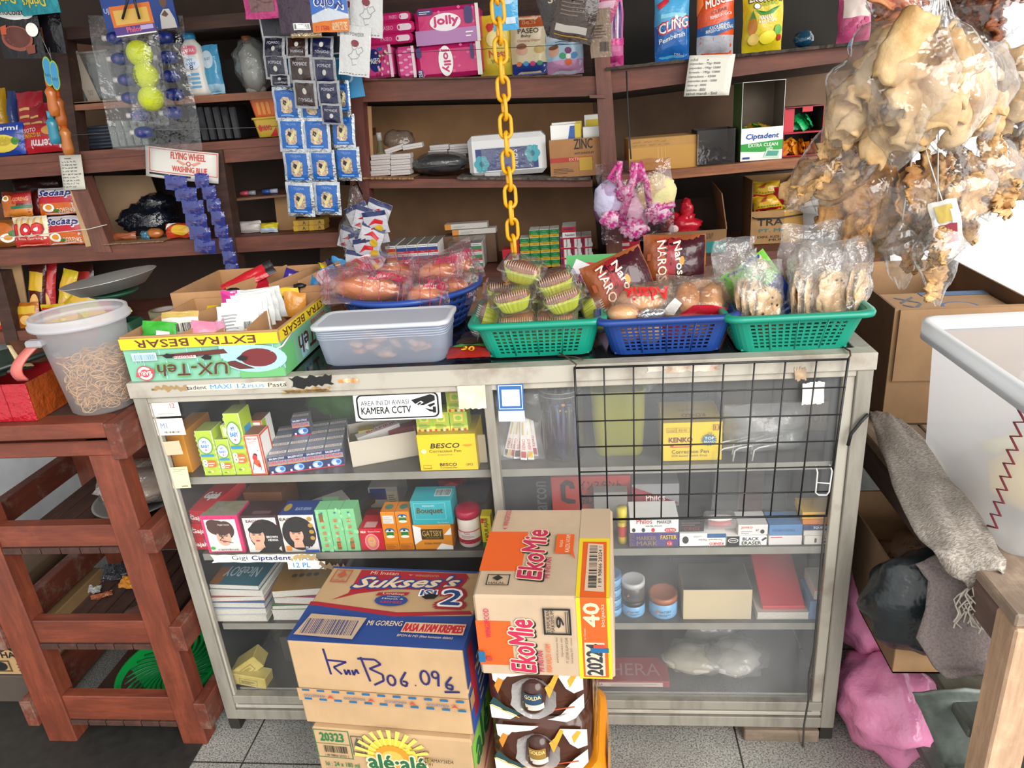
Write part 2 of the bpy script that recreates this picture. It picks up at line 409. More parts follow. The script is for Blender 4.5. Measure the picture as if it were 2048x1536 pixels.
def board(key,tl,tr,br,bl,d=.36,m=None,Y=YS):
 hexa(MB(),(tl,tr,br,bl),d,m or S_WOOD,Y).build('shelf_board',shelf);a,b=at(*tl,Y=Y),at(*tr,Y=Y);BD[key]=(a.x,a.z,b.x,b.z)
def bz(key,x):
 a=BD[key];return a[1]+(a[3]-a[1])*(x-a[0])/(a[2]-a[0])
board('TM',(686,163),(1197,152),(1197,192),(686,205))
board('TR',(1197,143),(1752,87),(1754,115),(1197,190))
board('MM',(700,357),(1185,360),(1185,374),(700,377))
board('MR',(1212,353),(1668,309),(1668,327),(1212,371),m=WOOD('#8a5638','#a56b47',(3,25,60),.6,.2))
board('BM',(640,552),(1200,541),(1200,566),(640,578))
board('BR',(1215,530),(1760,484),(1760,530),(1215,572))
board('LH',(-330,338),(692,265),(692,281),(-330,355))
hexa(MB(),((-330,355),(692,281),(692,308),(-330,384)),.05,S_WOOD,YS+.004).build('beam',shelf)
board('LI',(-330,517),(702,463),(702,492),(-330,552))
board('LJ',(137,207),(692,173),(692,188),(137,222),m=WOOD('#7d4f38','#8d5b40',(3,25,25),.6,.2))
board('LK',(100,57),(692,8),(692,36),(100,82),m=D_WOOD)
board('LB',(-330,690),(330,640),(330,662),(-330,715))
board('LS',(452,399),(572,389),(572,393),(452,404),.3,m=WOOD('#6b4a38','#7d5744',(3,25,25),.6,.2),Y=YS+.05)
board('LU',(128,206),(250,197),(250,202),(128,211),.3,m=CARD('#7d6046'))
def post(px0,py0,px1,py1,wpx,d=.05,m=None,Y=YS-.004):
 hexa(MB(),((px0,py0),(px0+wpx,py0),(px1+wpx*1.03,py1),(px1,py1)),d,m or S_WOODV,Y).build('post',shelf)
post(1178,-60,1222,640,31,Y=YS-.012)
post(1178,190,1180,196,31,Y=YS-.02)
post(672,-60,722,640,34,m=WOOD('#5e3028','#6d382d',(25,25,3),.6,.2))
post(132,354,190,505,33)
post(104,60,135,312,24,m=D_WOOD)
post(418,300,463,620,26,m=D_WOOD)
post(-25,545,12,690,26,m=D_WOOD)
post(1716,-60,1752,640,34,Y=YS+.31,m=D_WOOD)
def panel(name,q,m,Y,d=.004):hexa(MB(),q,d,m,Y).build(name,shelf)
tan,tan_shaded,dark=CARD('#a37b55'),CARD('#7d5d42'),CARD('#3a2c24')
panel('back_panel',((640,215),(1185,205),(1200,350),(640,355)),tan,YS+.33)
panel('back_panel',((640,370),(1185,375),(1200,540),(640,545)),tan_shaded,YS+.33)  # same cardboard as above, shade of the lower bay put into its brown
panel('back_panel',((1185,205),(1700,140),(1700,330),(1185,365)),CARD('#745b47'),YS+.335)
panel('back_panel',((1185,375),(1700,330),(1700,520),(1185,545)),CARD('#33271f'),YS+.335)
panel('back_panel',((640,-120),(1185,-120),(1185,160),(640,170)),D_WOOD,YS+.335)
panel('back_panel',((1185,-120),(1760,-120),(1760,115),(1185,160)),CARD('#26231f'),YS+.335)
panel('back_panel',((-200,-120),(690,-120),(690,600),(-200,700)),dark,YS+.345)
panel('side_panel',((688,214),(742,212),(748,352),(702,358)),CARD('#a8825c'),YS+.04)
panel('side_panel',((188,352),(300,350),(345,470),(222,478)),CARD('#8d7358'),YS+.18)
panel('side_panel',((548,392),(590,390),(592,462),(556,466)),CARD('#9a7750'),YS+.1)
panel('side_panel',((143,220),(250,212),(258,292),(158,300)),CARD('#6e563f'),YS+.24)
panel('side_panel',((140,85),(240,80),(246,120),(146,130)),CARD('#6b4a34'),YS+.25)
panel('front_panel',((640,572),(1200,566),(1240,900),(660,900)),CARD('#8c6a4a'),YS+.01)
panel('side_panel',((136,368),(148,368),(182,492),(172,494)),CARD('#b3926a'),YS-.002)
panel('side_panel',((0,525),(40,520),(62,660),(30,664)),CARD('#9a7b58'),YS+.05)
# cardboard laid on the boards
def liner(tl,tr,t,m,key,over=.012,ragged=8,seed=1):
 R=random.Random(seed);a,b=at(*tl,Y=YS),at(*tr,Y=YS);N=40;vs=[]
 for i in range(N+1):
  x=a.x+(b.x-a.x)*i/N;z=bz(key,x)+.0004;y=YS-over+R.uniform(-.004,.004)
  vs+=[(x,y,z),(x,y,z+t+R.uniform(-.001,.001)),(x,YS+.33,z+t),(x,YS+.33,z)]
 fs=[(4*i+k,4*i+4+k,4*i+4+(k+1)%4,4*i+(k+1)%4)for i in range(N)for k in range(4)]
 return MB().add(vs,fs,m).build('cardboard_liner',shelf)
liner((700,160),(1165,152),.005,CARD('#57402e'),'TM',seed=3)
liner((1212,141),(1745,88),.008,SPOT('#26221e','#4b4137',40,.4,.6,.9,.5),'TR',.02,seed=4)
liner((706,357),(830,357),.005,CARD('#8f6a48'),'MM',.02,seed=5)
liner((915,358),(1182,360),.006,SPOT('#3a3430','#6b6057',60,.4,.6,.9,.4),'MM',.012,seed=6)
liner((210,480),(330,474),.003,CARD('#8a6a4c'),'LI',.012,seed=7)
# ================= glass counter cabinet
ALU=SPOT('#8e8a80','#726d63',30,.45,.75,.5,.15,(1,1,.15));ALU2=SPOT('#aaa599','#85796b',9,.5,.72,.55,.2)
cab=thing('display_counter','aluminium framed glass display counter full of small goods','display cabinet')
H=.935
def cp(name,m,*b,c=.0015,label=None):return MB().box(*b,m,c).build(name,cab,label=label)
for x0,x1 in((-.75,-.72),(.72,.75)):
 cp('frame_stile',ALU,x0,x1,0,.03,0,.9);cp('frame_stile',ALU,x0,x1,.39,.42,0,.9)
 cp('glass_frame',ALU2,x0+(.03 if x0<0 else-.022),x0+(.036 if x0<0 else 0),.006,.02,.04,.9)
cp('top_rail',ALU2,-.753,.753,-.004,.03,.9,H);cp('top_rail',ALU,-.753,.753,.39,.42,.9,H)
cp('top_rail',ALU,-.753,-.72,.03,.39,.9,H);cp('top_rail',ALU,.72,.753,.03,.39,.9,H)
cp('glass_frame',ALU2,-.72,.72,.002,.016,.886,.9)
cp('bottom_rail',ALU,-.72,.72,0,.03,0,.03);cp('bottom_rail',ALU2,-.72,.72,.004,.02,.034,.044);cp('bottom_rail',ALU,-.72,.72,.002,.025,.05,.075);cp('bottom_rail',ALU,-.72,.72,.39,.42,0,.075)
cp('mullion',ALU,.001,.021,.001,.03,.06,.9)
MB().box(-.72,.72,.03,.39,.925,.932,I('#17191a',.12,0,'dark_glass')).build('top_glass',cab,label='dark glass top')
MB().box(-.72,.72,.4,.41,.02,.9,I('#1b1b18',.5)).build('back_panel',cab)
for x in(-.735,.733):MB().box(x-.002,x+.002,.03,.39,.05,.9,I('#262725',.3)).build('side_panel',cab)
SHZ={1:.692,2:.487,3:.283,4:.079}
shm=SPOT('#8d8b82','#77746b',12,.4,.7,.5,.1);shm_shaded=SPOT('#4a4843','#3a3834',9,.4,.7,.35,.1)  # shade inside the case put into darker shelf tops and undersides
for k,z in SHZ.items():
 MB().box(-.71,.715,.028,.385,z-(.018 if k<4 else .03),z,shm,0,{'+z':shm_shaded,'-z':shm_shaded}).build('shelf_board',cab)
def dusty(name,lo,hi,sc):
 m,nt,b=_new(name);nt.nodes.remove(b);out=nt.nodes['Material Output']
 t=nt.nodes.new('ShaderNodeBsdfTransparent');d=nt.nodes.new('ShaderNodeBsdfDiffuse');d.inputs[0].default_value=(.62,.64,.66,1)
 n=_noise(nt,sc,4);r=nt.nodes.new('ShaderNodeMapRange');r.inputs[1].default_value=.3;r.inputs[2].default_value=.75;r.inputs[3].default_value=lo;r.inputs[4].default_value=hi
 nt.links.new(n.outputs[0],r.inputs[0]);a=nt.nodes.new('ShaderNodeMixShader');nt.links.new(r.outputs[0],a.inputs[0]);nt.links.new(t.outputs[0],a.inputs[1]);nt.links.new(d.outputs[0],a.inputs[2])
 g=nt.nodes.new('ShaderNodeBsdfGlossy');g.inputs['Roughness'].default_value=.03;lw=nt.nodes.new('ShaderNodeLayerWeight');lw.inputs[0].default_value=.5;p5=nt.nodes.new('ShaderNodeMath');p5.operation='POWER';p5.inputs[1].default_value=5;nt.links.new(lw.outputs['Facing'],p5.inputs[0]);fr=nt.nodes.new('ShaderNodeMath');fr.operation='MULTIPLY_ADD';fr.inputs[1].default_value=.9;fr.inputs[2].default_value=.025;nt.links.new(p5.outputs[0],fr.inputs[0])
 c=nt.nodes.new('ShaderNodeMixShader');nt.links.new(fr.outputs[0],c.inputs[0]);nt.links.new(a.outputs[0],c.inputs[1]);nt.links.new(g.outputs[0],c.inputs[2]);nt.links.new(c.outputs[0],out.inputs[0]);return m
MB().box(-.715,.002,.009,.0125,.05,.889,dusty('window_glass',.003,.03,5)).build('glass_pane',cab)
MB().box(.01,.715,.017,.0205,.05,.889,dusty('dusty_hazed_glass',.02,.13,3)).build('glass_pane',cab,label='dusty glass pane, glare haze added to its dust')  # real dust, made denser so it also carries glare haze
# stickers and tape on the counter (glued on: parts)
def sticker(name,tl,tr,bl,m,label=None,Y=.0065,pr=None,n=0,ragged=0,seed=1,wv=0.):
 a,b,c=at(*tl,Y=Y),at(*tr,Y=Y),at(*bl,Y=Y);mb=MB();F=quadface(mb,c,b-a,a-c,.0001)
 if ragged:
  R=random.Random(seed);P=[(i/14,R.uniform(0,ragged))for i in range(15)]+[(1-R.uniform(0,ragged)*.3,v)for v in(.3,.6)]+[(1-i/14,1-R.uniform(0,ragged))for i in range(15)]+[(R.uniform(0,ragged)*.3,v)for v in(.6,.3)]
  F.poly(P,m)
 else:F.rect(0,0,1,1,m)
 if pr:pr(F)
 return mb.build(name,cab,label=label,solid=.0004 if not pr else 0)
wp,cream=I('#e9e7e2',.5,0,'paper'),I('#e3d5ac',.6,0,'paper')
def p_cctv(F):
 k=I('#101010',.5)
 F.rr(.03,.05,.97,.95,k,.2).rr(.05,.1,.95,.9,I('#e6e6e6',.5),.18)
 F.text('AREA INI DI AWASI',.08,.56,.63,.73,k,.01).text('KAMERA CCTV',.08,.25,.65,.5,k,.03)
 F.poly([(.66,.7),(.88,.88),(.93,.82),(.93,.66),(.8,.5),(.72,.5)],k).poly([(.7,.54),(.77,.66),(.8,.6),(.74,.48)],I('#e6e6e6',.5)).poly([(.72,.54),(.76,.62),(.78,.58),(.74,.51)],k)
 F.poly([(.84,.5),(.92,.58),(.93,.52),(.87,.42)],k).poly([(.81,.4),(.93,.3),(.93,.22),(.86,.28)],k).poly([(.9,.44),(.935,.44),(.935,.22),(.9,.22)],k)
sticker('cctv_sticker',(705,788),(881,780),(712,843),I('#d9d9d6'),'white notice with a camera drawing',pr=p_cctv)
def p_num(t,c):
 def f(F):
  F.text(t,.62,.48,.85,.75,I(c,.5),.03).rect(.2,.12,.8,.2,I('#b9b4a8',.6)).rect(.1,.84,.2,.9,I('#d98a3a',.5))
 return f
sticker('code_sticker',(297,800),(354,797),(306,834),wp,'white label numbered 12',pr=p_num('.12','#c8402a'))
def p_m1(F):F.text('M1',.2,.42,.42,.72,I('#7f8ba0',.5),.03);F.bars(.26,.12,.85,.24,I('#4a4438',.5),30,4)
sticker('code_sticker',(306,838),(364,836),(315,871),wp,'white label with a barcode line',pr=p_m1)
sticker('code_sticker',(325,884),(358,881),(334,911),I('#c9b79a'),'small tan label')
sticker('code_sticker',(338,935),(374,933),(347,977),cream,'cream label',pr=lambda F:F.lines(.2,.8,.9,.95,I('#9b8d68',.6),2).rect(.5,.06,.85,.12,I('#8d8264',.6)))
def p_strip(F):
 t,k=I('#3a8fd0',.5),I('#232a55',.5)
 F.text('tadent',.0,.25,.2,.78,k,.03);F.text('MAXI',.24,.22,.45,.85,t,.02);F.text('12',.51,.22,.6,.85,t,.01);F.text('PLUS',.62,.24,.78,.66,t,.01);F.text('Pasta',.82,.22,1.0,.8,I('#23283a',.5))
sticker('price_strip',(372,769),(572,761),(375,783),I('#dccfb6',.6),'torn paper strip with blue lettering and a 12',Y=-.0046,pr=p_strip,ragged=.12,seed=3)
sticker('torn_tape',(300,771),(372,768),(306,786),CARD('#a08355'),'brown torn tape',Y=-.0048,ragged=.5,seed=5)
sticker('tape_patch',(576,753),(662,744),(584,781),I('#121212',.35,0,'tape'),'shiny black tape patch',Y=-.0052,ragged=.3,seed=6)
sticker('torn_tape',(674,757),(718,755),(676,767),SPOT('#d9c7a4','#c07b3e',60,.45,.6,.8,0),None,Y=-.0046,ragged=.4,seed=7)
sticker('torn_tape',(560,776),(660,770),(563,790),SPOT('#b39a6c','#8a6b42',40,.4,.6,.8,0),None,Y=-.0048,ragged=.6,seed=8)
sticker('masking_tape',(914,769),(970,768),(918,819),SPOT('#ddd0bd','#cfc0a8',30,.4,.6,.8,.1),'cream masking tape',Y=-.0015,ragged=.06,seed=9)
def p_blue(F):F.rect(0,.28,1,1,I('#2b62a3')).frame(.05,.33,.95,.95,I('#e8e8e8',.5),.025).rect(.17,.41,.85,.84,I('#ece4e6',.5))
sticker('price_card',(993,767),(1046,766),(998,843),I('#eadfe0',.5),'blue bordered white card',Y=-.001,pr=p_blue)
sticker('paper_tag',(1605,765),(1650,761),(1603,812),I('#e6e1d8',.6),'blank white tag with a cut corner',Y=.003,ragged=.08,seed=11)
sticker('masking_tape',(1588,733),(1612,732),(1590,764),SPOT('#b39b80','#8d765d',40,.4,.6,.8,.1),None,Y=-.0046,ragged=.25,seed=12)
sticker('rust_stain',(1290,727),(1440,722),(1291,748),SPOT('#cfc6b8','#9a6b48',25,.5,.68,.8,.1),None,Y=-.0044,ragged=.3,seed=13)
def p_s2(F):F.text('Gigi',.2,.2,.35,.85,I('#2a2f3e',.5));F.text('Ciptadent',.39,.16,.76,.82,I('#1f2c66',.5),.035);F.text('MAXI',.8,.26,.99,.82,I('#3a8fd0',.5),.03)
sticker('price_strip',(420,1109),(632,1107),(424,1126),I('#e4e0d6',.6),'white paper strip with navy and blue lettering',Y=.0055,pr=p_s2,ragged=.1,seed=14)
sticker('torn_tape',(578,1106),(636,1106),(580,1123),CARD('#b09868'),None,Y=.005,ragged=.45,seed=15)
sticker('price_strip',(574,1122),(650,1121),(577,1139),I('#dfe2e2',.6),'white paper strip lettered 12',Y=.0055,ragged=.1,seed=16,pr=lambda F:F.text('12 PL',.15,.25,.6,.8,I('#3a8fd0',.5),.02))
sticker('torn_tape',(636,1120),(690,1126),(640,1142),CARD('#8d7656'),None,Y=.0052,ragged=.45,seed=17)
for x in(-.735,.735):
 MB().box(x-.014,x+.014,.002,.03,FZ,0,I('#26241f',.6)).build('foot',cab)
mbk=MB().box(.545,.716,-.01,.05,FZ,-.0008,WOOD('#77695a','#8a7a68',(3,25,25),.8,.2),.003);mark(mbk.build('wooden_block'),'weathered wooden block propping up right end of counter','wood block')
# ================= wire grid hung on the counter
gr=MB();wm=I('#141414',.4,0,'black_wire');YG=-.014
TLg,TRg,BLg,BRg=at(1149,735,Y=YG),at(1697,717,Y=YG),at(1163,1038,Y=YG),at(1653,1030,Y=YG)
def gp(u,v):return TLg*(1-u)*(1-v)+TRg*u*(1-v)+BLg*(1-u)*v+BRg*u*v
for i in range(10):gr.tube([gp(i/9,0),gp(i/9,1)],.0016 if 0<i<9 else .0024,wm,6)
for j in range(7):gr.tube([gp(0,j/6)+V((0,-.003,0)),gp(1,j/6)+V((0,-.003,0))],.0016 if 0<j<6 else .0024,wm,6)
mark(gr.build('wire_grid'),'black wire display grid tied over the right glass pane','wire grid')
def rod(name,label,cat,pts,r,m,closed=False,group=None,n=8):return mark(MB().tube(pts,r,m,n,closed).build(name),label,cat,group)
hk=I('#c9c9c4',.35,0,'white_wire');q=[at(*p,Y=-.022)for p in((1634,936),(1635,945),(1631,985),(1637,990),(1653,990),(1658,984),(1664,942),(1662,934))]
q[0].y=q[-1].y=-.012;mb=MB().tube(q,.0016,hk,6);mb.tube([at(1632,965,Y=-.022),at(1661,967,Y=-.022)],.0014,hk,6)
mark(mb.build('wire_hook'),'white double wire hook on lower right of black grid','hook')
rod('twisted_cord','thin dark twisted cord dangling down right side of counter glass','cord',[at(*p,Y=-.02-.01*(i%2))for i,p in enumerate(((1650,1034),(1646,1080),(1640,1150),(1634,1230),(1628,1300),(1618,1350),(1617,1400),(1608,1450),(1606,1490),(1612,1506)))],.0022,I('#3d3a36',.9),n=6)
rod('rubber_strap','black rubber strap bent over the right counter post','strap',[at(1737,828,Y=-.006),at(1722,843,Y=-.008),at(1702,868,Y=-.008),at(1696,890,Y=-.004)],.0035,I('#1b1b1b',.5))
for i,(a,b,lb)in enumerate((((1149,735),(1130,712),'rusty wire tie at top left corner of black grid'),((1697,717),(1700,702),'dark wire tie at top right corner of black grid'))):
 rod('wire_tie',lb,'wire tie',[at(*a,Y=-.018),at(a[0]+4,a[1]-6,Y=-.02),at(*b,Y=-.004),at(b[0]-14,b[1]-8,Z=H+.002)],.0016,I('#3f2f24',.8),n=6)
 # ================= red wooden rack on the left
rk=thing('wooden_rack','red-brown painted wooden rack standing left of the counter','rack')
RY=-.05;LX=[(-1.225,-1.145),(-.853,-.787)]
bw=WOOD('#66301f','#7a3b26',(3,22,22),.55,.25);dw=WOOD('#5f2d1f','#713827',(22,3,22),.6,.7)
RT=.872
for x0,x1 in LX:
 for y0 in(RY,.33):MB().box(x0,x1,y0,y0+.05,FZ,RT-.045,R_WOOD,.003).build('leg',rk)
def rz(py):return zat(py,-.98,RY)
planks=WOOD('#3a2219','#4d2e22',(22,3,22),.8,.3)
for k,(pt,pb)in enumerate(((1055,1097),(1246,1290),(1398,1444))):
 z1,z0=rz(pt),rz(pb)
 MB().box(-1.145,-.853,RY+.006,RY+.036,z0,z1,bw,.002).build('front_beam',rk);MB().box(-1.145,-.853,.345,.375,z0,z1,bw,.002).build('back_beam',rk)
 for x0,x1 in((-.787,-.756),(-1.256,-1.225)):MB().box(x0,x1,RY-.008,.39,z0-.012,z1-.006,dw,.002).build('side_beam',rk)
 n=6
 for i in range(n):
  x0=-1.145+i*.292/n;MB().box(x0+.0015,x0+.292/n-.0015,RY+.002,.345,z0-.017,z0-.001,planks,.0015).build('slat',rk)
rks=[rz(1097)-.001,rz(1290)-.001,rz(1444)-.001]
MB().box(-1.4,-.787,RY-.012,RY+.04,RT-.035,RT,bw,.003).build('front_beam',rk);MB().box(-1.4,-.787,RY-.003,RY+.053,RT-.045-.035,RT-.045,bw,.003).build('front_beam',rk)
MB().box(-1.4,-.787,.33,.38,RT-.045-.035,RT,bw,.003).build('back_beam',rk)
for x0,x1 in((-.787,-.754),):MB().box(x0,x1,RY-.014,.39,RT-.085,RT-.002,dw,.003).build('side_beam',rk)
for i in range(5):MB().box(-1.4,-.787,RY+.041+i*.058,RY+.097+i*.058,RT-.018,RT-.001,planks,.0015).build('slat',rk)
mark(MB().box(-1.9,-.80,-.75,.1,FZ,FZ+.004,SPOT('#1d1c1a','#2a2926',30,.3,.7,.55,.15)).build('floor_mat'),'thin dark sheet on the floor under the red rack','mat')  # thin dark mottled sheet lying on the floor
# ================= goods inside the counter
def slabZ(name,label,cat,pl,pr_,pyt,z,d,m,group=None,pr=None,fm=None,c=.0007,h=None):
 """like slab but the base corners are measured on the supporting plane z (box may stand askew)"""
 a,b=at(*pl,Z=z),at(*pr_,Z=z);w=(b-a).length;yaw=math.atan2(b.y-a.y,b.x-a.x)
 if h is None:h=zat(pyt,a.x,a.y)-z
 mb=MB().box(-w/2,w/2,0,d,0,h,m,c,fm)
 if pr:
  F=boxfaces(mb,w,d,h)
  for k,f in pr.items():f(F[k])
 return mb.build(name,None,(a+b)/2,(0,0,yaw),label=label,cat=cat,group=group)
Z1,Z2,Z3,Z4=SHZ[1]+.0004,SHZ[2]+.0004,SHZ[3]+.0004,SHZ[4]+.0004
lime,kk,ww,rr_=I('#a9c52c',.45),I('#1c1c1c',.5),I('#efefea',.45),I('#c9232b',.45)
slab('carton','orange-yellow carton at far left of the top counter shelf','box',334,386,868,.05,Z1,.12,I('#d7901c',.5),pr=dict(front=lambda F:F.lines(.3,.5,.8,.8,I('#e8b24a',.5),3)))
def p_mybaby(sm=0):
 def f(F):
  F.rect(.06,.0,.94,1,I('#b3cc3e'));
  for i in range(9):F.rect(0,i/9,.06,i/9+.055,lime).rect(.94,i/9,1,i/9+.055,lime)
  b=.69;F.ell(.5,b,.42,.19,I('#4a9a3e')).ell(.5,b,.38,.17,ww).text('MY',.38,b+.04,.62,b+.11,I('#1f78c8'),.04).text('BABY',.26,b-.05,.74,b+.02,I('#1f78c8'),.04)
  F.ell(.5,b-.1,.06,.02,I('#e05a8a')).rect(.12,.44,.88,.49,I('#2f8fc4')).rr(.3,.2,.9,.36,I('#e8702a'),.3).text('8',.14,.22,.4,.38,I('#f0f0e8'),.05).lines(.45,.23,.85,.34,ww,2).ell(.55,.11,.12,.03,I('#e9d98a')).ell(.4,.1,.12,.012,I('#4a8a2e'))
 return f
mbg='lime green baby oil cartons'
G1=I('#dfe8b8')
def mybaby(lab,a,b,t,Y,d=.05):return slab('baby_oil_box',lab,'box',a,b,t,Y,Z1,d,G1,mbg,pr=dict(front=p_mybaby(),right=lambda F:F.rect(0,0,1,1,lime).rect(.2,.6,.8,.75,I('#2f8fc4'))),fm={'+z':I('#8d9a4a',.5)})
mybaby('lime checked baby oil carton, leftmost and mid height of the three',411,444,862,.035)
mybaby('shortest lime checked baby oil carton, between the two larger ones',446,472,879,.035)
mybaby('tallest lime checked baby oil carton, right of the other two',474,505,827,.035)
slab('baby_oil_box','small white and green carton lying on top of shortest baby oil carton','box',446,474,851,.04,zat(878,-.6,.035),.04,G1,mbg,pr=dict(front=lambda F:F.frame(0,0,1,1,lime,.12).ell(.5,.5,.25,.3,ww).ell(.5,.5,.2,.22,I('#d8e4ea'))))
def p_minyak(F):
 F.frame(0,0,1,1,I('#d8542a'),.1).text('MINYAK',.15,.88,.85,.93,rr_,.02).lines(.2,.8,.8,.86,I('#c98a6a',.5),2).ell(.5,.5,.14,.05,kk).ell(.45,.44,.16,.08,rr_).poly([(.35,.4),(.7,.38),(.75,.28),(.5,.22),(.3,.3)],I('#d8542a')).rect(.55,.2,.75,.28,I('#c9402a')).line([(.35,.36),(.25,.22),(.2,.12)],kk,.0012).line([(.6,.3),(.75,.2),(.7,.12)],kk,.0012).ell(.75,.62,.05,.012,I('#3a9a6a'))
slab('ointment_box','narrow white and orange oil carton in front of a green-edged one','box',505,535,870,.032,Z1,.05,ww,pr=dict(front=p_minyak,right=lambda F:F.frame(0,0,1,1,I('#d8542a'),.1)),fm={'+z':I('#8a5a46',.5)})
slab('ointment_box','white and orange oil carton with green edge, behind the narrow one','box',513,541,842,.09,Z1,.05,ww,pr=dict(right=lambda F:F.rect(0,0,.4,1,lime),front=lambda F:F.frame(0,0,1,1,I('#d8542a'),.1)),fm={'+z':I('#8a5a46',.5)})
# balm boxes: four columns, four deep
def p_gel(F):
 F.rect(0,.78,1,1,NVY).text('BALSEM OTOT',.1,.84,.9,.95,ww,.02).text('GELIGA',.06,.6,.94,.75,rr_,.03).rect(0,.5,1,.54,I('#e88a2a')).rect(0,.06,1,.5,NVY).rect(0,0,1,.06,I('#c8244a'))
 F.ell(.58,.26,.28,.21,I('#7fb2e0')).ell(.5,.24,.14,.12,I('#e8e8f0')).ell(.68,.28,.12,.1,I('#3a6ab8')).rect(.1,.08,.2,.2,ww)
def p_gelt(F):F.rect(.05,.35,.95,.65,ww).text('GELIGA',.12,.4,.88,.6,I('#b05a5a'),.02)
NVY=I('#222c5c',.45)
ga,gb=at(541,950,Z=Z1),at(690,930,Z=Z1);gyaw=math.atan2(gb.y-ga.y,gb.x-ga.x);gw=(gb-ga).length/4;gd=V((-math.sin(gyaw),math.cos(gyaw),0));gu=V((math.cos(gyaw),math.sin(gyaw),0));gh=.042
gmb=MB().box(-gw/2+.0004,gw/2-.0004,0,.042,0,gh,I('#8b8f9c'),.0006);FF=boxfaces(gmb,gw,.042,gh);p_gel(FF['front']);p_gelt(FF['top'])
for r in range(4):
 for c in range(4):
  o=gmb.build('balm_box',None,ga+gu*gw*(c+.5)+gd*(.0425*r+.001),(0,0,gyaw),label='muscle balm box, %s in the %s row'%(nth(c,4),['front','second','third','rear'][r]),cat='box',group='muscle balm boxes')if r==c==0 else copy_tree(gm0,None,ga+gu*gw*(c+.5)+gd*(.0425*r+.001),(0,0,gyaw),'muscle balm box, %s in the %s row'%(nth(c,4),['front','second','third','rear'][r]))
  if r==c==0:gm0=o
copy_tree(gm0,None,ga+gu*gw*1.6+gd*.1+V((0,0,gh+.0004)),(0,0,gyaw),'navy and white muscle balm box lying on top of the block')
# open white tray of ointment tubes
a,b=at(706,935,Z=Z1),at(838,911,Z=Z1);yw=math.atan2(b.y-a.y,b.x-a.x);wd=(b-a).length;tr=thing('open_carton','plain off-white open carton holding ointment tubes, beside the yellow box','box',(a+b)/2,yw);pm=I('#b9b0a0',.7)
hh=.062;mb=MB().box(-wd/2,wd/2,0,.0015,0,hh,pm).box(-wd/2,-wd/2+.0015,.0015,.1,0,hh+.01,pm).box(wd/2-.0015,wd/2,.0015,.1,0,hh,pm).box(-wd/2,wd/2,.1,.1015,0,hh,pm).box(-wd/2,wd/2,.0,.1,0,.0015,pm);mb.build('body',tr)
for i,(x,y,r,cl,lb)in enumerate(((-.02,.03,.35,'#c9c4c0','white ointment tube box with red lettering, slanting in the open carton'),(.05,.05,.1,'#7d3038','maroon ointment tube box lying rightmost in the open carton'),(-.05,.035,-.1,'#9c8a2a','olive yellow small box at left end of the open carton'))):
 mb=MB().box(-.05 if i<2 else-.018,.05 if i<2 else .018,-.013,.013,0,.022,I(cl,.5),.001)
 F=boxfaces(mb,.1,.026,.022)['top']
 if i==0:F.fn=(lambda o:(lambda u,v:(V((-.05+.1*u,-.013+.026*v,.022)),V((0,0,1)))))(0);F.text('BALPIRIK',.25,.3,.95,.75,rr_,.03)
 mb.build('ointment_box',None,(a+b)/2+V((x,y+.01,.042)),(0,-.12*(i<2),yw+r*.5),label=lb,cat='box',group='ointment boxes')
 mb=None
mark(MB().box(-wd/2+.004,wd/2-.004,.006,.096,.002,.04,I('#6b6a3a',.6)).build('carton_filler',None,(a+b)/2,(0,0,yw)),'dull green box layer lying at the bottom of the open carton','box')
def p_besco(F):
 k=I('#1d1a12');F.text('BESCO',.22,.63,.72,.76,k,.05,.2).text('Correction Pen',.19,.51,.74,.59,k,.01).text('Eerspring Fluid',.33,.42,.58,.46,k,.01).text('BESCO',.35,.13,.64,.21,k,.04).text('Correction Pen',.35,.06,.64,.11,k,.01).text('12PCS',.8,.13,.92,.19,k).rect(.06,.06,.2,.065,k).frame(.06,.07,.2,.17,I('#8a7a1a'),.01)
 F.ell(.86,.72,.08,.05,I('#d98a1a'),16,180,360).ell(.1,.56,.05,.06,I('#efe9b0'))
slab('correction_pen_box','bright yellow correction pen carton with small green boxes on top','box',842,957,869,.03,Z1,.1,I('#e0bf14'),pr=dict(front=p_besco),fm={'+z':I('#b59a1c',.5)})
def p_grn(F):F.rect(.0,.0,1,.3,I('#c9cf5a',.45)).rect(.2,.5,.8,.92,I('#d8a83a',.45)).rect(.25,.54,.75,.88,I('#c9d06a',.45)).ell(.5,.7,.18,.12,I('#8fb52e',.45)).lines(.15,.2,.85,.45,I('#5b7a2e',.5),4);[F.rect(.1+i*.17,.05,.22+i*.17,.17,I(c,.5))for i,c in enumerate(('#c9302a','#e8b82a','#7a4a2a','#d8d0c0','#c9302a'))]
zb=zat(869,.0,.03)+.0005
for i,(x0,x1,t,z,lb)in enumerate(((835,868,826,zb,'lime small carton, leftmost of three on the yellow box'),(868,901,825,zb,'lime small carton, middle of three on the yellow box'),(902,937,824,zb,'lime small carton, right of three on the yellow box'))):
 slab('soap_box',lb,'box',x0,x1,t,.05,z,.045,I('#9fb83a',.45),'lime small cartons',pr=dict(front=p_grn))
slab('soap_box','lime small carton standing above the other three, behind masking tape','box',895,930,781,.052,zat(824,.0,.05)+.0005,.04,I('#9fb83a',.45),'lime small cartons',pr=dict(front=p_grn))
mark(MB().blob((0,0,0),(.085,.05,.055),SPOT('#35602a','#426f33',30),4,.25).build('cloth_pouch',None,(-.42,.3,Z1+.06)),'dull green cloth pouch behind the balm boxes','pouch')
mark(pack.__call__(MBp:=MB(),.1,.05,.03,FILM('#8d1f28'))and MBp.build('red_packet',None,(-.43,.285,Z1+.108),(-1.3,0,.2)),'dark red packet lying on the green cloth pouch','packet')
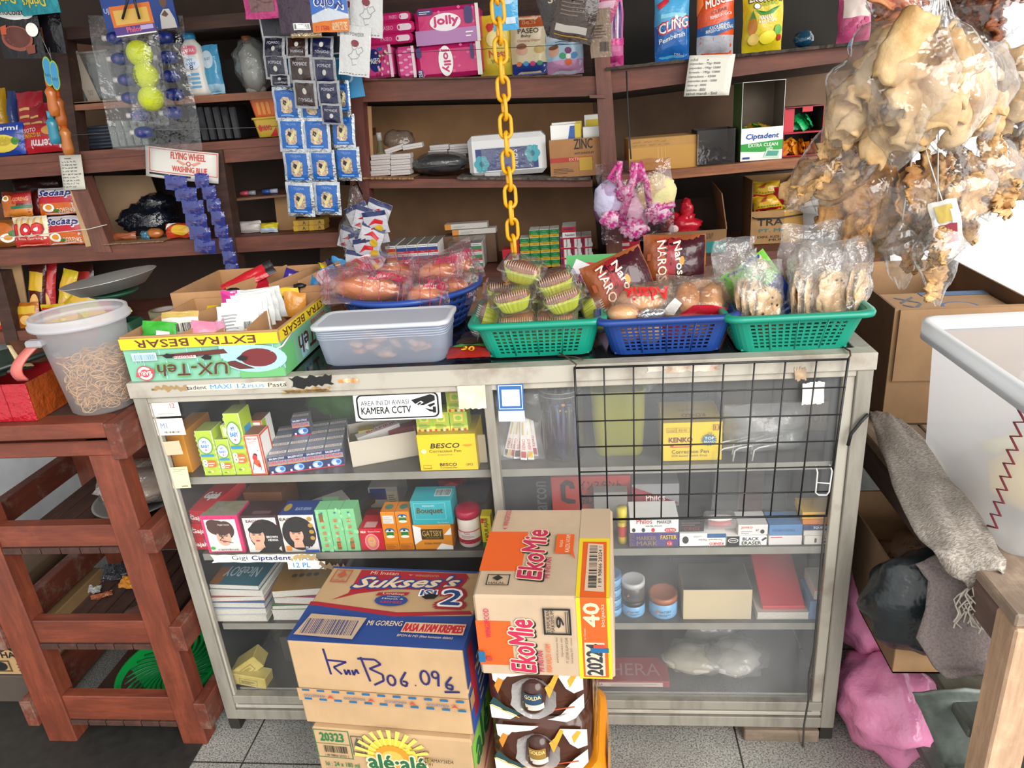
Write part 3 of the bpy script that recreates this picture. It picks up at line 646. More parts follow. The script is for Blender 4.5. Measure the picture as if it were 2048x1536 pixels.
slab('carton','dark grey carton standing behind right end of the balm boxes','box',625,692,815,.26,Z1,.06,I('#3d3b3a',.6),pr=dict(front=lambda F:F.text('10',.6,.3,.85,.7,I('#6b6560',.6),.03)))
slab('carton','dark grey carton at the back, between cloth pouch and sign','box',700,800,822,.3,Z1,.06,I('#33322f',.6))
slab('paper_card','tilted cream paper card right of the yellow correction pen box','card',959,975,870,.06,Z1,.004,I('#c9bda3',.7))
# right half, top shelf
bagm=CLEAR('#ffffff',.12,.12,.5)
def clear_bag(name,w,h,t,parent,m=None,seed=1,loc=None,rot=None,sub=14,wr=.008):
 mb=MB();pack(mb,w,h,t,m or bagm,seed=seed,wr=wr,nx=sub,ny=sub+4,seal=.03);return mb.build(name,parent,loc,rot)
rf=thing('refill_bag','clear bag of slim white correction tape sleeves left of pen jar','bag',((xat(1000,.06,Z1)+xat(1085,.06,Z1))/2,.07,Z1));R=random.Random(2)
clear_bag('plastic_bag',.1,.155,.03,rf,seed=3)
for i in range(9):
 mb=MB().box(-.007,.007,-.001,.001,0,.1+R.uniform(-.01,.02),ww);F=quadface(mb,(-.007,-.001,0),(.014,0,0),(0,0,.1));F.rect(.1,.05,.9,.2,[kk,I('#e8c020'),rr_][i%3]).text('KENKO',.25,.25,.75,.5,rr_,.02,0,90).rect(.25,.6,.5,.9,I('#d9c070',.5))
 mb.build('sleeve',rf,(-.034+i*.008,R.uniform(-.008,.008),.004),(0,(i-4)*-.05+R.uniform(-.04,.04)+.12,R.uniform(-.3,.3)))
mb=MB().box(-.02,.02,-.001,.001,0,.03,I('#3a3a36',.5));mb.build('header_card',rf,(.025,-.016,.105),(0,.5,0))
px_=xat(1127,.07,Z1);pj_=thing('pen_jar','clear plastic jar full of dark pens, left of the yellow container','jar',(px_,.09,Z1));jr=.048
MB().lathe([(0,.001),(jr*.9,.002),(jr,.012),(jr,.15),(jr*.93,.16),(jr*.96,.168)],CLEAR('#ffffff',.01,.05,.4,.1),28,cap=False).build('jar',pj_)
for z in(.152,.162):MB().tube([(jr*.97*math.cos(a*.2618),jr*.97*math.sin(a*.2618),z)for a in range(24)],.0012,CLEAR('#ffffff',.3,.1),5,True).build('rim',pj_)
for i in range(22):
 a,q=R.uniform(0,6.28),math.sqrt(R.random())*.036;p0=V((q*math.cos(a),q*math.sin(a),.004));a2=a+R.uniform(-.6,.6);p1=V((.04*math.cos(a2)*R.uniform(.3,1),.04*math.sin(a2)*R.uniform(.3,1),R.uniform(.15,.185)))
 c=R.choice(('#1a1c28','#22242c','#1e2a58','#15161c'));MB().tube([p0,p0.lerp(p1,.75)],.0042,I(c,.25),8).tube([p0.lerp(p1,.75),p1],.005,I('#131418',.25),8).tube([p0.lerp(p1,.72),p0.lerp(p1,.75)],.0052,I(R.choice(('#b98a2a','#22242c','#2a3a80')),.3),8).build('pen',None,(px_,.09,Z1),label='dark ballpoint pen standing in the clear jar',cat='pen',group='pens in the clear jar')
yc=thing('plastic_container','translucent lime-yellow container with plastic bags stuffed in top','container',((xat(1188,.06,Z1)+xat(1292,.06,Z1))/2,.06,Z1));cw=(xat(1292,.06,Z1)-xat(1186,.06,Z1))/2
def rrect(hw,hd,r,n=6,ns=1):
 P=[]
 for cx,cy,a in((hw-r,-hd+r,-90),(hw-r,hd-r,0),(-hw+r,hd-r,90),(-hw+r,-hd+r,180)):
  P+=[(cx+r*math.cos(math.radians(a+90*k/n)),cy+r*math.sin(math.radians(a+90*k/n)))for k in range(n+1)]
 return P
def shell(mb,rings,m,closed_bottom=True,smooth=True):
 """rings: list of (points, z) with the same count"""
 n=len(rings[0][0]);vs=[(x,y,z)for P,z in rings for x,y in P];fs=[(j*n+i,j*n+(i+1)%n,(j+1)*n+(i+1)%n,(j+1)*n+i)for j in range(len(rings)-1)for i in range(n)]
 mb.add(vs,fs,m,smooth)
 if closed_bottom:mb.add([(x,y,rings[0][1])for x,y in rings[0][0]],[tuple(range(n))[::-1]],m)
 return mb
ch=zat(788,.2,.06)-Z1
shell(MB(),[(rrect(cw*.84,.045,.015),.0),(rrect(cw*.9,.05,.02),.008),(rrect(cw*.97,.055,.02),ch*.5),(rrect(cw,.058,.02),ch)],FROST('#b9b82e',.22)).build('body',yc,(0,.06,0))
for i in range(5):clear_bag('plastic_bag',.09,.05,.012,None,CLEAR('#dfe6e6',.25),20+i,V(yc.location)+V((-.02+i*.014,.05+.01*i,ch-.012)),(R.uniform(-.6,.3),1.0+R.uniform(-.3,.3),.3),8);mark(bpy.context.scene.objects[-1]if 0 else COL.objects[-1],'clear rolled plastic bag sticking out of the lime-yellow container','plastic bag','plastic bags in the lime-yellow container')
for i in range(4):mark(MB().box(-.02,.02,-.001,.001,0,.012,I('#b58a2a',.5)).build('paper_label',None,V(yc.location)+V((-.02+.015*i,.03+.008*i,.02+i*.004)),(.6,.5*i,.4)),'small tan paper label lying in the lime-yellow container','label','paper labels in the lime-yellow container')
def p_kenko(F):
 m=I('#7a3a2a');F.text('KENKO',.1,.5,.5,.62,m,.08).rr(.12,.36,.5,.45,I('#c8502a'),.4).rect(.18,.39,.45,.42,I('#e8b82a')).text('Correction Pen',.15,.2,.78,.3,I('#4a4030')).text('(Oil based Quick Dry)',.15,.1,.75,.17,I('#5a5030')).frame(.06,.76,.22,.88,m,.006).frame(.22,.76,.45,.88,m,.006).text('LUSZ',.08,.79,.2,.85,m).text('KE-01',.27,.79,.4,.85,m)
 F.frame(.84,.8,.97,.95,m,.012).text('11',.87,.83,.94,.92,m,.05);P=[]
 for i in range(32):q=.17 if i%2 else .12;P.append((.78+q*math.cos(i*math.pi/16)*.8,.56+q*math.sin(i*math.pi/16)))
 F.poly(P,I('#3f6f8a')).text('TOP',.7,.57,.86,.64,ww,.03).text('BRAND',.69,.49,.87,.54,ww,.01).text('Isi',.76,.73,.82,.77,m)
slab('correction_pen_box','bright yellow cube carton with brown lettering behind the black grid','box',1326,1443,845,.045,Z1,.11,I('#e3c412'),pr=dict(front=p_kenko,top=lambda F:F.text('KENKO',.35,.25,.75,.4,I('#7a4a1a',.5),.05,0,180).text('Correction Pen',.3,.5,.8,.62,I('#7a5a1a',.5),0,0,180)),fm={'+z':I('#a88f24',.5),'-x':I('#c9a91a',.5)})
def p_isi(F):
 g,k=I('#5f6f63',.6),I('#6b5a4a',.6)
 for u in(.05,.25):F.poly([(u+.07*math.cos(i*1.0472)+.06,.82+.13*math.sin(i*1.0472))for i in range(6)],k).poly([(u+.06*math.cos(i*1.0472)+.06,.82+.115*math.sin(i*1.0472))for i in range(6)],CARD('#a88b6d')).ell(u+.06,.82,.03,.06,g)
 F.text('Isi 24 x 170ml',.04,.62,.36,.69,k,.02);F.bars(.08,.4,.26,.56,k,18,3).frame(.03,.18,.34,.35,k,.01).poly([(.38,.4),(.5,.9),(.58,.9),(.5,.4)],I('#6b3a6f',.6)).text('nom',.72,.3,.98,.6,I('#7a5a4a',.6),.03)
slab('carton','brown cardboard carton lettered Isi 24 x 170ml behind the black grid','box',1444,1668,806,.17,Z1,.2,CARD('#a88b6d'),pr=dict(front=p_isi))
clear_bag('plastic_bag',.17,.11,.09,None,CLEAR('#f4f6f6',.28,.15,.6,.8),9,(.575,.09,Z1+.001),(.1,0,.1));mark(COL.objects[-1],'crumpled clear plastic bag in front of the brown carton','plastic bag')
for i,(x,zz)in enumerate(((1432,0),(1462,0),(1500,0))):
 x=xat(x,.05,Z1);P=[(x,.03,Z1+.004),(x+.003,.03,Z1+.028),(x+.012,.03,Z1+.034),(x+.05,.05,Z1+.03),(x+.07,.06,Z1+.03)]
 mb=MB().tube(P,.0017,hk,6).tube([(p[0]+.004,p[1]+.03,p[2])for p in P],.0017,hk,6).tube([P[3],(P[3][0]+.004,P[3][1]+.03,P[3][2])],.0017,hk,6)
 mark(mb.build('wire_hook'),'white double wire hook lying on the top counter shelf, %s of three'%nth(i,3).replace('second from the left','middle'),'hook','loose white wire hooks')
 # ---- second shelf, left
def p_gajah(F):F.text('CAP',.1,.6,.35,.75,ww).text('Gajah',.25,.2,.92,.62,ww,.05).ell(.85,.75,.06,.12,I('#8a5a8a'))
for i,(a,b,t,z)in enumerate(((383,424,1080,Z2),)):
 pass
zs=[Z2,Z2+.034,Z2+.068]
for i in range(3):
 x0=xat(384,.04,Z2);slab('balm_carton',['lowest','middle','topmost'][i]+' of three red balm cartons stacked at the left counter post','box',383-(8,8,12)[i],431-(8,8,12)[i],0,.045+.004*i,zs[i],.13+.03*(i==2),I('#c21f2c'),'red balm cartons',h=.0336,pr=dict(front=p_gajah,top=lambda F:F.text('Gajah',.2,.3,.8,.55,ww,.05)),yaw=-.03+(-.12 if i==2 else 0))
slab('balm_carton','amber carton with dark elephant marks behind the red cartons','box',424,478,975,.2,Z2,.06,I('#cf8d22',.45),pr=dict(front=lambda F:[F.ell(.2+.3*i,.5+.2*(i%2),.09,.12,I('#4a3a2a',.5))for i in range(3)]))
skin=I('#d9a78c',.5);hair=I('#1b1516')
def p_face(F,cx,cy,s,hr=None,hb=1.25,lips='#b0303a',neck=True):
 A=F.w/F.h;hr=hr or hair;e=lambda x,y,a,b,m,*q:F.ell(cx+x*s,cy+y*s*A,a*s,b*s*A,m,20,*q)
 if hb:e(.05,.15,1.05*hb,1.1*hb,hr)
 if neck:F.poly([(cx-.4*s,cy-.6*s*A),(cx+.45*s,cy-.5*s*A),(cx+.6*s,cy-1.5*s*A),(cx-.5*s,cy-1.5*s*A)],skin)
 e(0,0,.72,.95,skin);e(0,.72,.78,.42,hr);e(-.3,.18,.16,.05,kk);e(.3,.18,.16,.05,kk);e(-.3,.34,.2,.03,kk);e(.3,.34,.2,.03,kk);e(0,-.12,.09,.05,I('#c08a72',.5));e(0,-.45,.22,.09,I(lips,.4))
def p_h1(F):
 F.frame(0,0,1,1,I('#d02a6a'),.08).rect(.08,.04,.92,.9,I('#dcdcd6',.45));F.ell(.4,.68,.28,.2,I('#4a2a22')).ell(.3,.78,.18,.12,I('#4a2a22')).ell(.62,.62,.22,.24,I('#4a2a22'));p_face(F,.52,.42,.27,I('#4a2a22'),0,'#b83a3a',False);F.text('Eagle henna',.45,.74,.75,.79,ww).line([(.45,.7),(.5,.4),(.42,.5),(.58,.5),(.4,.36),(.75,.28)],kk,.0014).ell(.16,.14,.07,.04,I('#3a9a3e')).text('rambut',.3,.08,.85,.13,I('#6b3a3a'))
def p_h2(F):F.rect(.05,0,.95,.94,I('#e4e0da',.45)).rect(0,.94,1,1,I('#3a1c20'));F.ell(.6,.45,.46,.45,hair);p_face(F,.36,.44,.28,None,0);F.text('EAGLES',.15,.82,.6,.9,I('#5a2a2a'),.03).text('BROWN',.62,.4,.92,.46,ww,.03).text('HENNA',.65,.32,.92,.38,ww,.03).poly([(.0,0),(.3,0),(.5,.15),(.9,.1),(1,0)],kk)
def p_h3(F):
 F.rect(0,0,1,1,I('#d8d4ce',.45));F.ell(.5,.5,.48,.46,hair);p_face(F,.42,.46,.27,None,0);F.text('EAGLES',.04,.86,.6,.94,I('#3a2a2a'),.03).text('BLACK',.62,.1,.95,.16,ww,.02);[F.ell(.88,.9-.17*i,.07,.055,I('#b58a3a'))for i in range(4)]
 F.rr(.06,.05,.22,.18,I('#d8862a')).rect(.6,0,1,.07,I('#1f4f9f'))
slab('henna_box','pink framed hair dye box picturing a woman with tied-up hair','box',419,492,1031,.032,Z2,.065,I('#c9246a'),'hair dye boxes',pr=dict(front=p_h1),fm={'+z':SPOT('#8a8578','#7d7a5a',60)})
slab('henna_box','maroon topped hair dye box picturing a dark-haired woman, middle of three','box',497,569,1031,.032,Z2,.065,I('#3a1c20'),'hair dye boxes',pr=dict(front=p_h2,top=lambda F:F.rect(.3,.1,.8,.3,I('#6b4a4a'))))
slab('henna_box','blue topped hair dye box picturing a woman with black hair','box',572,641,1030,.032,Z2,.065,I('#1f3f88'),'hair dye boxes',pr=dict(front=p_h3,top=lambda F:F.text('BLACK HENNA',.4,.3,.85,.5,I('#a9b8d8'),.02).ell(.15,.5,.1,.25,I('#b59a3a'))))
def p_jade(s):
 def f(F):
  R=random.Random(s);[F.ell(R.random(),R.random(),.12,.05,I('#8fd09a',.45),8)for _ in range(10)];F.rect(.32,.72 if s<2 else .05,.62,.92 if s<2 else .25,I('#7a5a22'))
  for i in range(5):F.text(['F','E','H','B','R'][(i+s)%5],.4,.12+.15*i,.65,.2+.15*i,I('#d8602a'),.03,0,90)
  F.ell(.6,.94,.08,.02,I('#2a6a8a'))
 return f
for i,(a,b,c,d)in enumerate(((645,669,0,0),(670,695,0,0),(696,722,0,0))):
 slab('medicine_box','pale green upright carton with orange marks, %s of three'%nth(i,3).replace('second from the left','middle'),'box',a,b,1020-i,.032,Z2,.04,I('#7cc48a',.45),'pale green upright cartons',pr=dict(front=p_jade(i+1)))
slab('medicine_box','pale green upright carton standing behind the other three','box',648,680,1011,.09,Z2,.04,I('#86c890',.45),'pale green upright cartons')
def p_nel(F):F.text('NELIX',.08,.82,.3,.92,ww,.03).text('Beauty Cream',.4,.83,.9,.92,ww);F.ell(.5,.4,.3,.38,I('#e8a0a0')).ell(.5,.4,.26,.34,I('#d8707a'));F.ell(.5,.42,.17,.25,I('#d8a060'));p_face(F,.5,.42,.14,I('#d8a060'),0,'#c04a4a',False)
slab('cream_box','red face cream box with an oval portrait beside orange spool boxes','box',724,771,1058,.034,Z2,.06,I('#c01f30'),pr=dict(front=p_nel,top=lambda F:F.rect(.2,.1,.7,.5,I('#d0a0a0'))))
slab('cream_box','dark red carton lying behind the red face cream box','box',728,775,1040,.1,Z2,.05,I('#8a1a26'))
def p_spool(F):F.ell(.5,.68,.34,.17,I('#2a6a9a')).ell(.5,.62,.28,.12,I('#e8e4d0')).rect(.25,.3,.75,.6,I('#1f7a3a')).ell(.5,.3,.3,.1,I('#e8e4d0')).ell(.5,.7,.1,.05,kk)
def p_spoolb(F):F.frame(.1,.15,.9,.7,I('#8a4a1a'),.03).lines(.15,.2,.85,.65,I('#8a4a1a'),4)
sz=[Z2,zat(1082,-.22,.034)+.0003,zat(1051,-.22,.034)+.0006]
for r in range(3):
 for c in range(2):
  a,b=((772,800),(801,829))[c];a-=5*r-(2 if r else 0);b-=5*r-(2 if r else 0)
  slab('thread_box','orange thread spool box, %s of stack, %s column'%(['bottom','middle','top'][r],['left','right'][c]),'box',a,b,0,.034,sz[r],.045,I('#d8821f'),'orange thread spool boxes',h=(sz[r+1]-sz[r]-.0004)if r<2 else .035,pr=dict(front=p_spoolb if r==0 else(lambda F:F.rect(.12,.15,.88,.75,I('#d8d4cc',.5)).lines(.15,.2,.85,.7,I('#b0b0b0',.5),4))if(r==2 and c==0)else p_spool,top=lambda F:F.ell(.5,.5,.3,.25,I('#4a7a6a',.5))))
def p_gatsby(F):F.poly([(0,.2),(.3,.5),(.2,.9),(0,1)],ww).poly([(.55,0),(.7,.25),(1,.15),(1,0)],ww).poly([(.8,.6),(1,.9),(1,.6)],ww).rect(.2,.42,.78,.84,I('#4a3a1a')).text('GATSBY',.23,.55,.75,.78,I('#c9a860'),.01).text('perfume soap',.32,.45,.68,.53,I('#a08850'),0,.2).text('FLORAL WOODY',.26,.22,.72,.3,I('#4a3a1a'),.01)
def p_bouq(F):F.frame(.08,.22,.85,.92,I('#9fd8d8'),.012).text('Bouquet',.14,.42,.78,.72,I('#5a4a1a'),.03,.1).text('MAXIHIM',.3,.76,.58,.84,I('#bfe0e0'),.01).text('No 3 bolton',.62,.06,.9,.12,I('#bfe0e0'))
slab('soap_box','orange and white perfume soap box under the turquoise box','box',832,907,1050,.034,Z2,.06,I('#d98a2a'),pr=dict(front=p_gatsby))
slab('soap_box','turquoise soap box resting on the orange and white soap box','box',826,907,1002,.036,zat(1050,-.14,.034)+.0005,.065,I('#2fa3ad'),pr=dict(front=p_bouq,top=lambda F:F.rect(.55,.3,.95,.8,I('#c0d0d0',.5)).bars(.57,.35,.93,.75,I('#4a5a5a',.5))))
jx=(xat(919,.06,Z2)+xat(965,.06,Z2))/2;jh=zat(1022,jx,.045)-Z2;jar=thing('cream_jar','white cream jar with raspberry red screw lid','jar',(jx,.062,Z2))
mb=MB().lathe([(0,0),(.024,0),(.026,.004),(.026,jh*.72),(.022,jh*.82),(.022,jh*.84)],I('#e2d8cc',.35),28);F=cylface(mb,.026,.004,jh*.72);F.rect(0,.12,1,.3,I('#b02a40')).rect(0,.3,1,.62,I('#e8e2d8')).text('Fanbo',.38,.52,.58,.6,rr_,.02).lines(.25,.35,.75,.5,I('#b05a6a',.5),4).rect(0,.62,1,.65,rr_);mb.build('body',jar)
MB().lathe([(.0,jh*.8),(.027,jh*.8),(.028,jh*.83),(.028,jh*.98),(.025,jh),(0,jh)],I('#a8203c',.35),32).build('lid',jar)
slab('chalk_box','narrow yellow and green carton lettered in black beside the jar','box',967,987,1033,.036,Z2,.03,I('#d8c41e'),pr=dict(front=lambda F:F.text('KAPUR AJAIB',.3,.25,.8,.95,kk,.02,0,90).rect(0,0,1,.2,I('#1f7a3a')).rect(.05,.8,.3,.95,rr_)))
# behind on the second shelf
for i,(a,b,t,Y,c,lb)in enumerate(((500,575,985,.16,'#7a4a26','brown carton lying behind the middle hair dye box'),(468,520,968,.25,'#8a1f28','dark red carton at the back of second shelf'))):
 slab('carton',lb,'box',a,b,t,Y,Z2,.09,I(c,.5),pr=dict(front=lambda F:F.text('B',.3,.3,.5,.7,I('#5a3018',.5),.03)))
for i in range(3):
 a=at(560+42*i,1020-3*i,Y=.1);mark(MB().box(-.018,.018,0,.2,0,.03,I('#2b2a2b',.3),.002).build('incense_box',None,(a.x,.11,Z2+.012+.001),(0,0,-.55)),'long glossy black box lying aslant behind hair dye boxes, %s of three'%nth(i,3).replace('second from the left','middle'),'box','long black boxes')
slabZ('carton','slanting white carton handwritten 6000','box',(648,1062),(708,1040),995,Z2,.06,I('#b9b5ac',.6),pr=dict(front=lambda F:F.text('6000',.35,.25,.8,.7,kk,0,.2).text('117K',.55,.72,.9,.92,kk,0,.2)),h=.06)
slab('blade_box','open white carton with dark blue packets, back of second shelf','box',742,800,975,.22,Z2,.09,I('#9a958c',.6),pr=dict(front=lambda F:F.rect(.05,.4,.6,.95,I('#1f2f66',.3)).rect(.62,.1,.98,.8,I('#b9aa8a',.6)).lines(.66,.2,.92,.7,I('#5a4a3a',.6),5)))
slab('carton','dark red octagonal-faced carton behind the cream jar','box',880,930,962,.25,Z2,.05,I('#7a2a2c',.5),pr=dict(front=lambda F:F.ell(.55,.5,.4,.45,I('#b5463c',.5),8).text('2',.5,.4,.65,.65,kk,.02)))
slab('carton','grey open-topped carton tray behind the jar','box',905,975,1010,.15,Z2,.1,I('#55534f',.6))
# ---- second shelf, right
def p_jp(F):
 k=I('#3a2022',.5);F.rect(0,0,1,.18,I('#c9b8a8',.5));[F.rect(.02+.13*i,.09*(i%2),.1+.13*i,.09+.09*(i%2),I('#b03428',.5))for i in range(8)]
 F.text('インスタント',.36,.72,.88,.92,k,.03).text('強力瞬間',.37,.4,.8,.62,k,.03);F.poly([(.12,.5),(.12,.85),(.2,.95),(.28,.9),(.3,.75),(.24,.75),(.22,.85),(.18,.8),(.18,.55),(.3,.5),(.3,.42),(.2,.42)],k)
slab('glue_carton','red carton with Japanese lettering behind the black grid','box',1107,1263,953,.14,Z2,.16,I('#b8382c',.5),pr=dict(front=p_jp))
slab('carton','black carton with grey lettering left of the red carton','box',1012,1106,955,.15,Z2,.14,I('#201f1f',.5),pr=dict(front=lambda F:F.text('Parcon',.6,.1,.9,.9,I('#5a5a58',.5),.03,0,90)))
gx=xat(1245,.05,Z2);gh_=zat(1017,gx,.05)-Z2;gs=thing('glue_stick','yellow and red glue stick standing behind the noodle carton','glue',(gx,.055,Z2))
MB().lathe([(0,0),(.0105,0),(.0105,gh_*.12),(.0105,gh_*.62)],I('#c9a81e',.35),16).lathe([(.0108,gh_*.2),(.0108,gh_*.5)],I('#b83a2a',.35),16,cap=False).build('body',gs);MB().lathe([(0,gh_*.62),(.0115,gh_*.62),(.0115,gh_),(0,gh_)],I('#d8c41e',.35),16).build('cap',gs)
slab('carton','plain grey carton behind the glue stick','box',1190,1256,985,.1,Z2,.03,I('#8a8780',.6))
def p_ptri(F):F.poly([(0,0),(0,.95),(.98,.55)],I('#8a2030',.5)).text('Philos',.3,.6,.7,.75,ww,.02).ell(.25,.35,.1,.1,I('#c9b48a',.5)).ell(.8,.25,.07,.09,I('#b5a88a',.5))
slab('chalk_box','grey box with a maroon triangle behind marker cartons','box',1265,1358,968,.12,Z2,.08,I('#8d8d8f',.5),pr=dict(front=p_ptri))
def p_phil(F):
 F.text('Philos',.14,.62,.46,.95,rr_,.03).text('MARKER',.56,.62,.86,.84,kk,.02).text('WATER PROOF',.32,.4,.66,.52,kk,.01)
 [F.ell(.08+.2*i,.2,.035,.14,c)for i,c in enumerate((kk,I('#2a2a4a'),rr_))];F.rr(.72,.06,.95,.32,rr_,.5).text('12 PCS',.75,.12,.92,.26,ww,.02)
zp=zat(1066,.32,.034)
slab('marker_box','purple permanent marker carton under the white marker carton','box',1258,1357,1066,.034,Z2,.07,I('#473a78'),'marker cartons',pr=dict(front=lambda F:F.text('P70',.02,.08,.12,.95,I('#6b5a2a'),.03,0,90).text('MARKER',.16,.5,.55,.78,I('#8a7a4a'),.03).text('MARK',.16,.1,.58,.42,I('#8a7a4a'),.03).text('FASTER',.64,.55,.96,.85,I('#d8b84a'),.03).ell(.82,.25,.06,.2,rr_).text('12',.78,.18,.86,.3,ww)))
slab('marker_box','white marker carton with coloured dots on the purple carton','box',1260,1357,1036,.034,zp+.0005,.07,ww,'marker cartons',pr=dict(front=p_phil))
slab('marker_box','white permanent marker carton with one black dot and blue corner','box',1359,1451,1067,.034,Z2,.07,ww,'marker cartons',pr=dict(front=lambda F:F.ell(.13,.5,.07,.3,kk).rect(.6,.65,1,1,I('#2a5a88')).text('Permanent Marker',.4,.42,.92,.58,I('#8a7050'),.02,0,180).text('KENKO',.65,.08,.95,.3,rr_,.04,0,180).lines(.3,.7,.5,.9,I('#9a9a9a',.5),2)))
slab('marker_box','black marker carton above the carton with one black dot','box',1358,1408,1040,.036,zp+.0005,.06,I('#2c2728',.5),'marker cartons',pr=dict(front=lambda F:F.text('KENKO',.2,.1,.8,.45,I('#6a3a3a',.5),.04,0,180).lines(.1,.55,.9,.9,I('#6a6060',.5),2)))
pp=thing('correction_tape_pack','clear blister of red and white correction tapes on a marker carton','stationery pack',(xat(1441,.05,zp),.06,zp+.001));MB().box(-.032,.032,-.02,.02,0,.026,CLEAR('#ffffff',.25),.004).build('blister',pp)
for k in range(2):MB().blob((-.0,0,.006+.012*k),(.028,.012,.0055),ww if k else I('#c03a40'),k,0,1,16,8).build('tape',pp)
slab('eraser_box','black and white eraser carton with a white oval badge','box',1453,1533,1072,.034,Z2,.06,ww,'small stationery cartons',pr=dict(front=lambda F:F.rect(0,0,.32,1,kk).ell(.16,.55,.13,.25,ww).ell(.16,.55,.11,.2,kk).text('UNIVIX',.08,.48,.24,.62,ww,.02).text('BLACK',.4,.55,.8,.88,kk,.03).text('ERASER',.38,.12,.86,.45,kk,.03).poly([(.86,.6),(.96,.9),(1,.8),(.9,.5)],kk)))
slab('eraser_box','white carton with red lettering on the black and white eraser carton','box',1476,1535,1050,.036,zat(1072,.5,.034)+.0005,.055,I('#dcd8d4'),'small stationery cartons',pr=dict(front=lambda F:F.text('JOYKO',.1,.6,.48,.85,rr_,.03).lines(.1,.15,.5,.5,I('#8a8a8a',.5),2).ell(.82,.35,.07,.2,kk).text('67',.6,.4,.7,.6,kk)))
slab('eraser_box','plain white carton under the light blue carton','box',1537,1603,1072,.034,Z2,.06,I('#d8d4d2'),'small stationery cartons',pr=dict(front=lambda F:F.rect(.05,.8,.4,.9,rr_)))
slab('eraser_box','light blue carton on a plain white carton','box',1538,1604,1050,.036,zat(1072,.58,.034)+.0005,.055,I('#4f7fb0'),'small stationery cartons',pr=dict(front=lambda F:F.text('KENKO REFILL',.1,.35,.8,.6,I('#2a4f80'),.02)))
zz=Z2
for i,(h,c,t,tc,lb)in enumerate(((.021,'#d2cec6','12','#333333','lowest'),(.012,'#c9c5bd','','','second lowest'),(.0125,'#25365e','SQUEEZY','#e8e8e8','dark blue third'),(.012,'#c9782a','','','orange fourth'),(.017,'#d8a81e','GAMBREL','#b8622a','yellow topmost'))):
 slab('pen_box','thin pen carton by the right post, %s of five stacked'%lb,'box',1608-i,1676-i*.5,0,.034+.002*i,zz,.06,I(c,.45),'stacked thin pen cartons',h=h,pr=dict(front=(lambda t,tc:lambda F:F.text(t,.3,.25,.75,.75,I(tc,.4),.03))(t,tc))if t else None);zz+=h+.0003
for i in range(4):
 x=xat(1450+48*i,.12,Z2);c=('#5d5552','#7a4038','#3f4a58','#58483c')[i]
 o=MB().box(-.028,.028,0,.15,0,.008,I(c,.3),.001).box(-.03,.03,-.002,.152,.0082,.0095,CLEAR('#ffffff',.2));mark(o.build('pen_pack',None,(x,.13,Z2+.022),(.3,0,-.25)),'flat sleeve of pens leaning behind the small cartons, %s of four'%nth(i,4),'pen pack','pen sleeves')
slab('carton','dark blue-green carton at back right of second shelf','box',1480,1640,985,.3,Z2,.06,I('#2d3a40',.5))
# ---- third shelf
def book(lab,x,y,z,w,d,t,c,yaw,cov=None,grp='notebooks on the third shelf',par=None):
 bk=thing('notebook',lab,'notebook',(x,y,z),yaw,grp);cm=I(c)
 MB().box(-w/2+.002,w/2-.002,.001,d-.002,.0012,t-.0012,SPOT('#cfccc4','#b8b4aa',200,.4,.6,.8,0,(1,1,6))).build('pages',bk)
 mb=MB().box(-w/2,w/2,0,d,0,.001,cm).box(-w/2,w/2,0,d,t-.001,t,cm);F=quadface(mb,(-w/2,0,t),(w,0,0),(0,d,0))
 if cov:cov(F)
 mb.build('cover',bk);return bk
def c_nice(F):F.rect(0,0,.3,.35,I('#8a5a30')).ell(.5,.75,.4,.3,I('#b58a68')).ell(.35,.7,.03,.02,kk).ell(.65,.7,.03,.02,kk).text('NiceBOY',.25,.16,.85,.36,I('#a8c0c8'),.02,0,180)
x=(xat(425,.04,Z3)+xat(541,.04,Z3))/2;z=Z3
for i,(t,c,f)in enumerate(((.018,'#c9c6be',None),(.016,'#b8bcc0',None),(.017,'#3a6a9a',None),(.014,'#9a5a5a',None),(.016,'#d8d4cc',None),(.014,'#2f6070',c_nice))):
 book('notebook of left stack, %s'%['bottom one of six','second from bottom','third, with blue cover','fourth, with red cover','fifth, with pale cover','topmost, teal cover with upside-down pale lettering'][i],x+(-.004 if i<5 else-.012),.035+.003*i,z,.15,.2,t,c,(0,.03,-.02,.03,-.03,-.06)[i],f);z+=t+.0006
x=(xat(548,.04,Z3)+xat(655,.04,Z3))/2;z=Z3
for i,(t,c,f)in enumerate(((.03,'#c9c6be',None),(.012,'#4a7a4a',None),(.022,'#8a2f66',None),(.02,'#8a6a3a',lambda F:[F.ell(.3+.13*k,.3,.05,.04,I('#4a3a2a'))for k in range(4)]))):
 book('notebook of right stack, %s'%['bottom, thick white','second, green cover','third, purple cover','topmost, tan cover'][i],x+.004*i,.04+.002*i,z,.14,.19,t,c,(0,.04,-.05,.1)[i],f);z+=t+.0006
def p_gjar(F):F.text('GATSBY',.35,.45,.7,.62,I('#2a4a68'),.02).poly([(.25,.35),(.32,.7),(.36,.5)],I('#d8702a')).lines(.35,.2,.7,.38,I('#4a5a68'),2)
def gjar(lab,x,z,r,h,lid,y=.07,blk=False):
 j=thing('pomade_jar',lab,'jar',(x,y,z),0,'hair cream jars');mb=MB().lathe([(0,0),(r*.94,0),(r,.004),(r,h*.72),(r*.92,h*.75)],I('#6fa6cf',.3)if not blk else I('#4b4440',.2),26);p_gjar(cylface(mb,r,.004,h*.7));mb.build('body',j)
 MB().lathe([(0,h*.74),(r*1.02,h*.74),(r*1.02,h),(r*.85,h),(r*.8,h*.985),(0,h*.985)],I(lid,.3),26).build('lid',j)
gx=xat(1267,.07,Z3)
gjar('blue hair cream jar under the black jar',gx,Z3,.027,.042,'#1f1d1c');gjar('black hair cream jar stacked on a blue jar',gx,Z3+.0425,.027,.05,'#b8b8b8',blk=True)
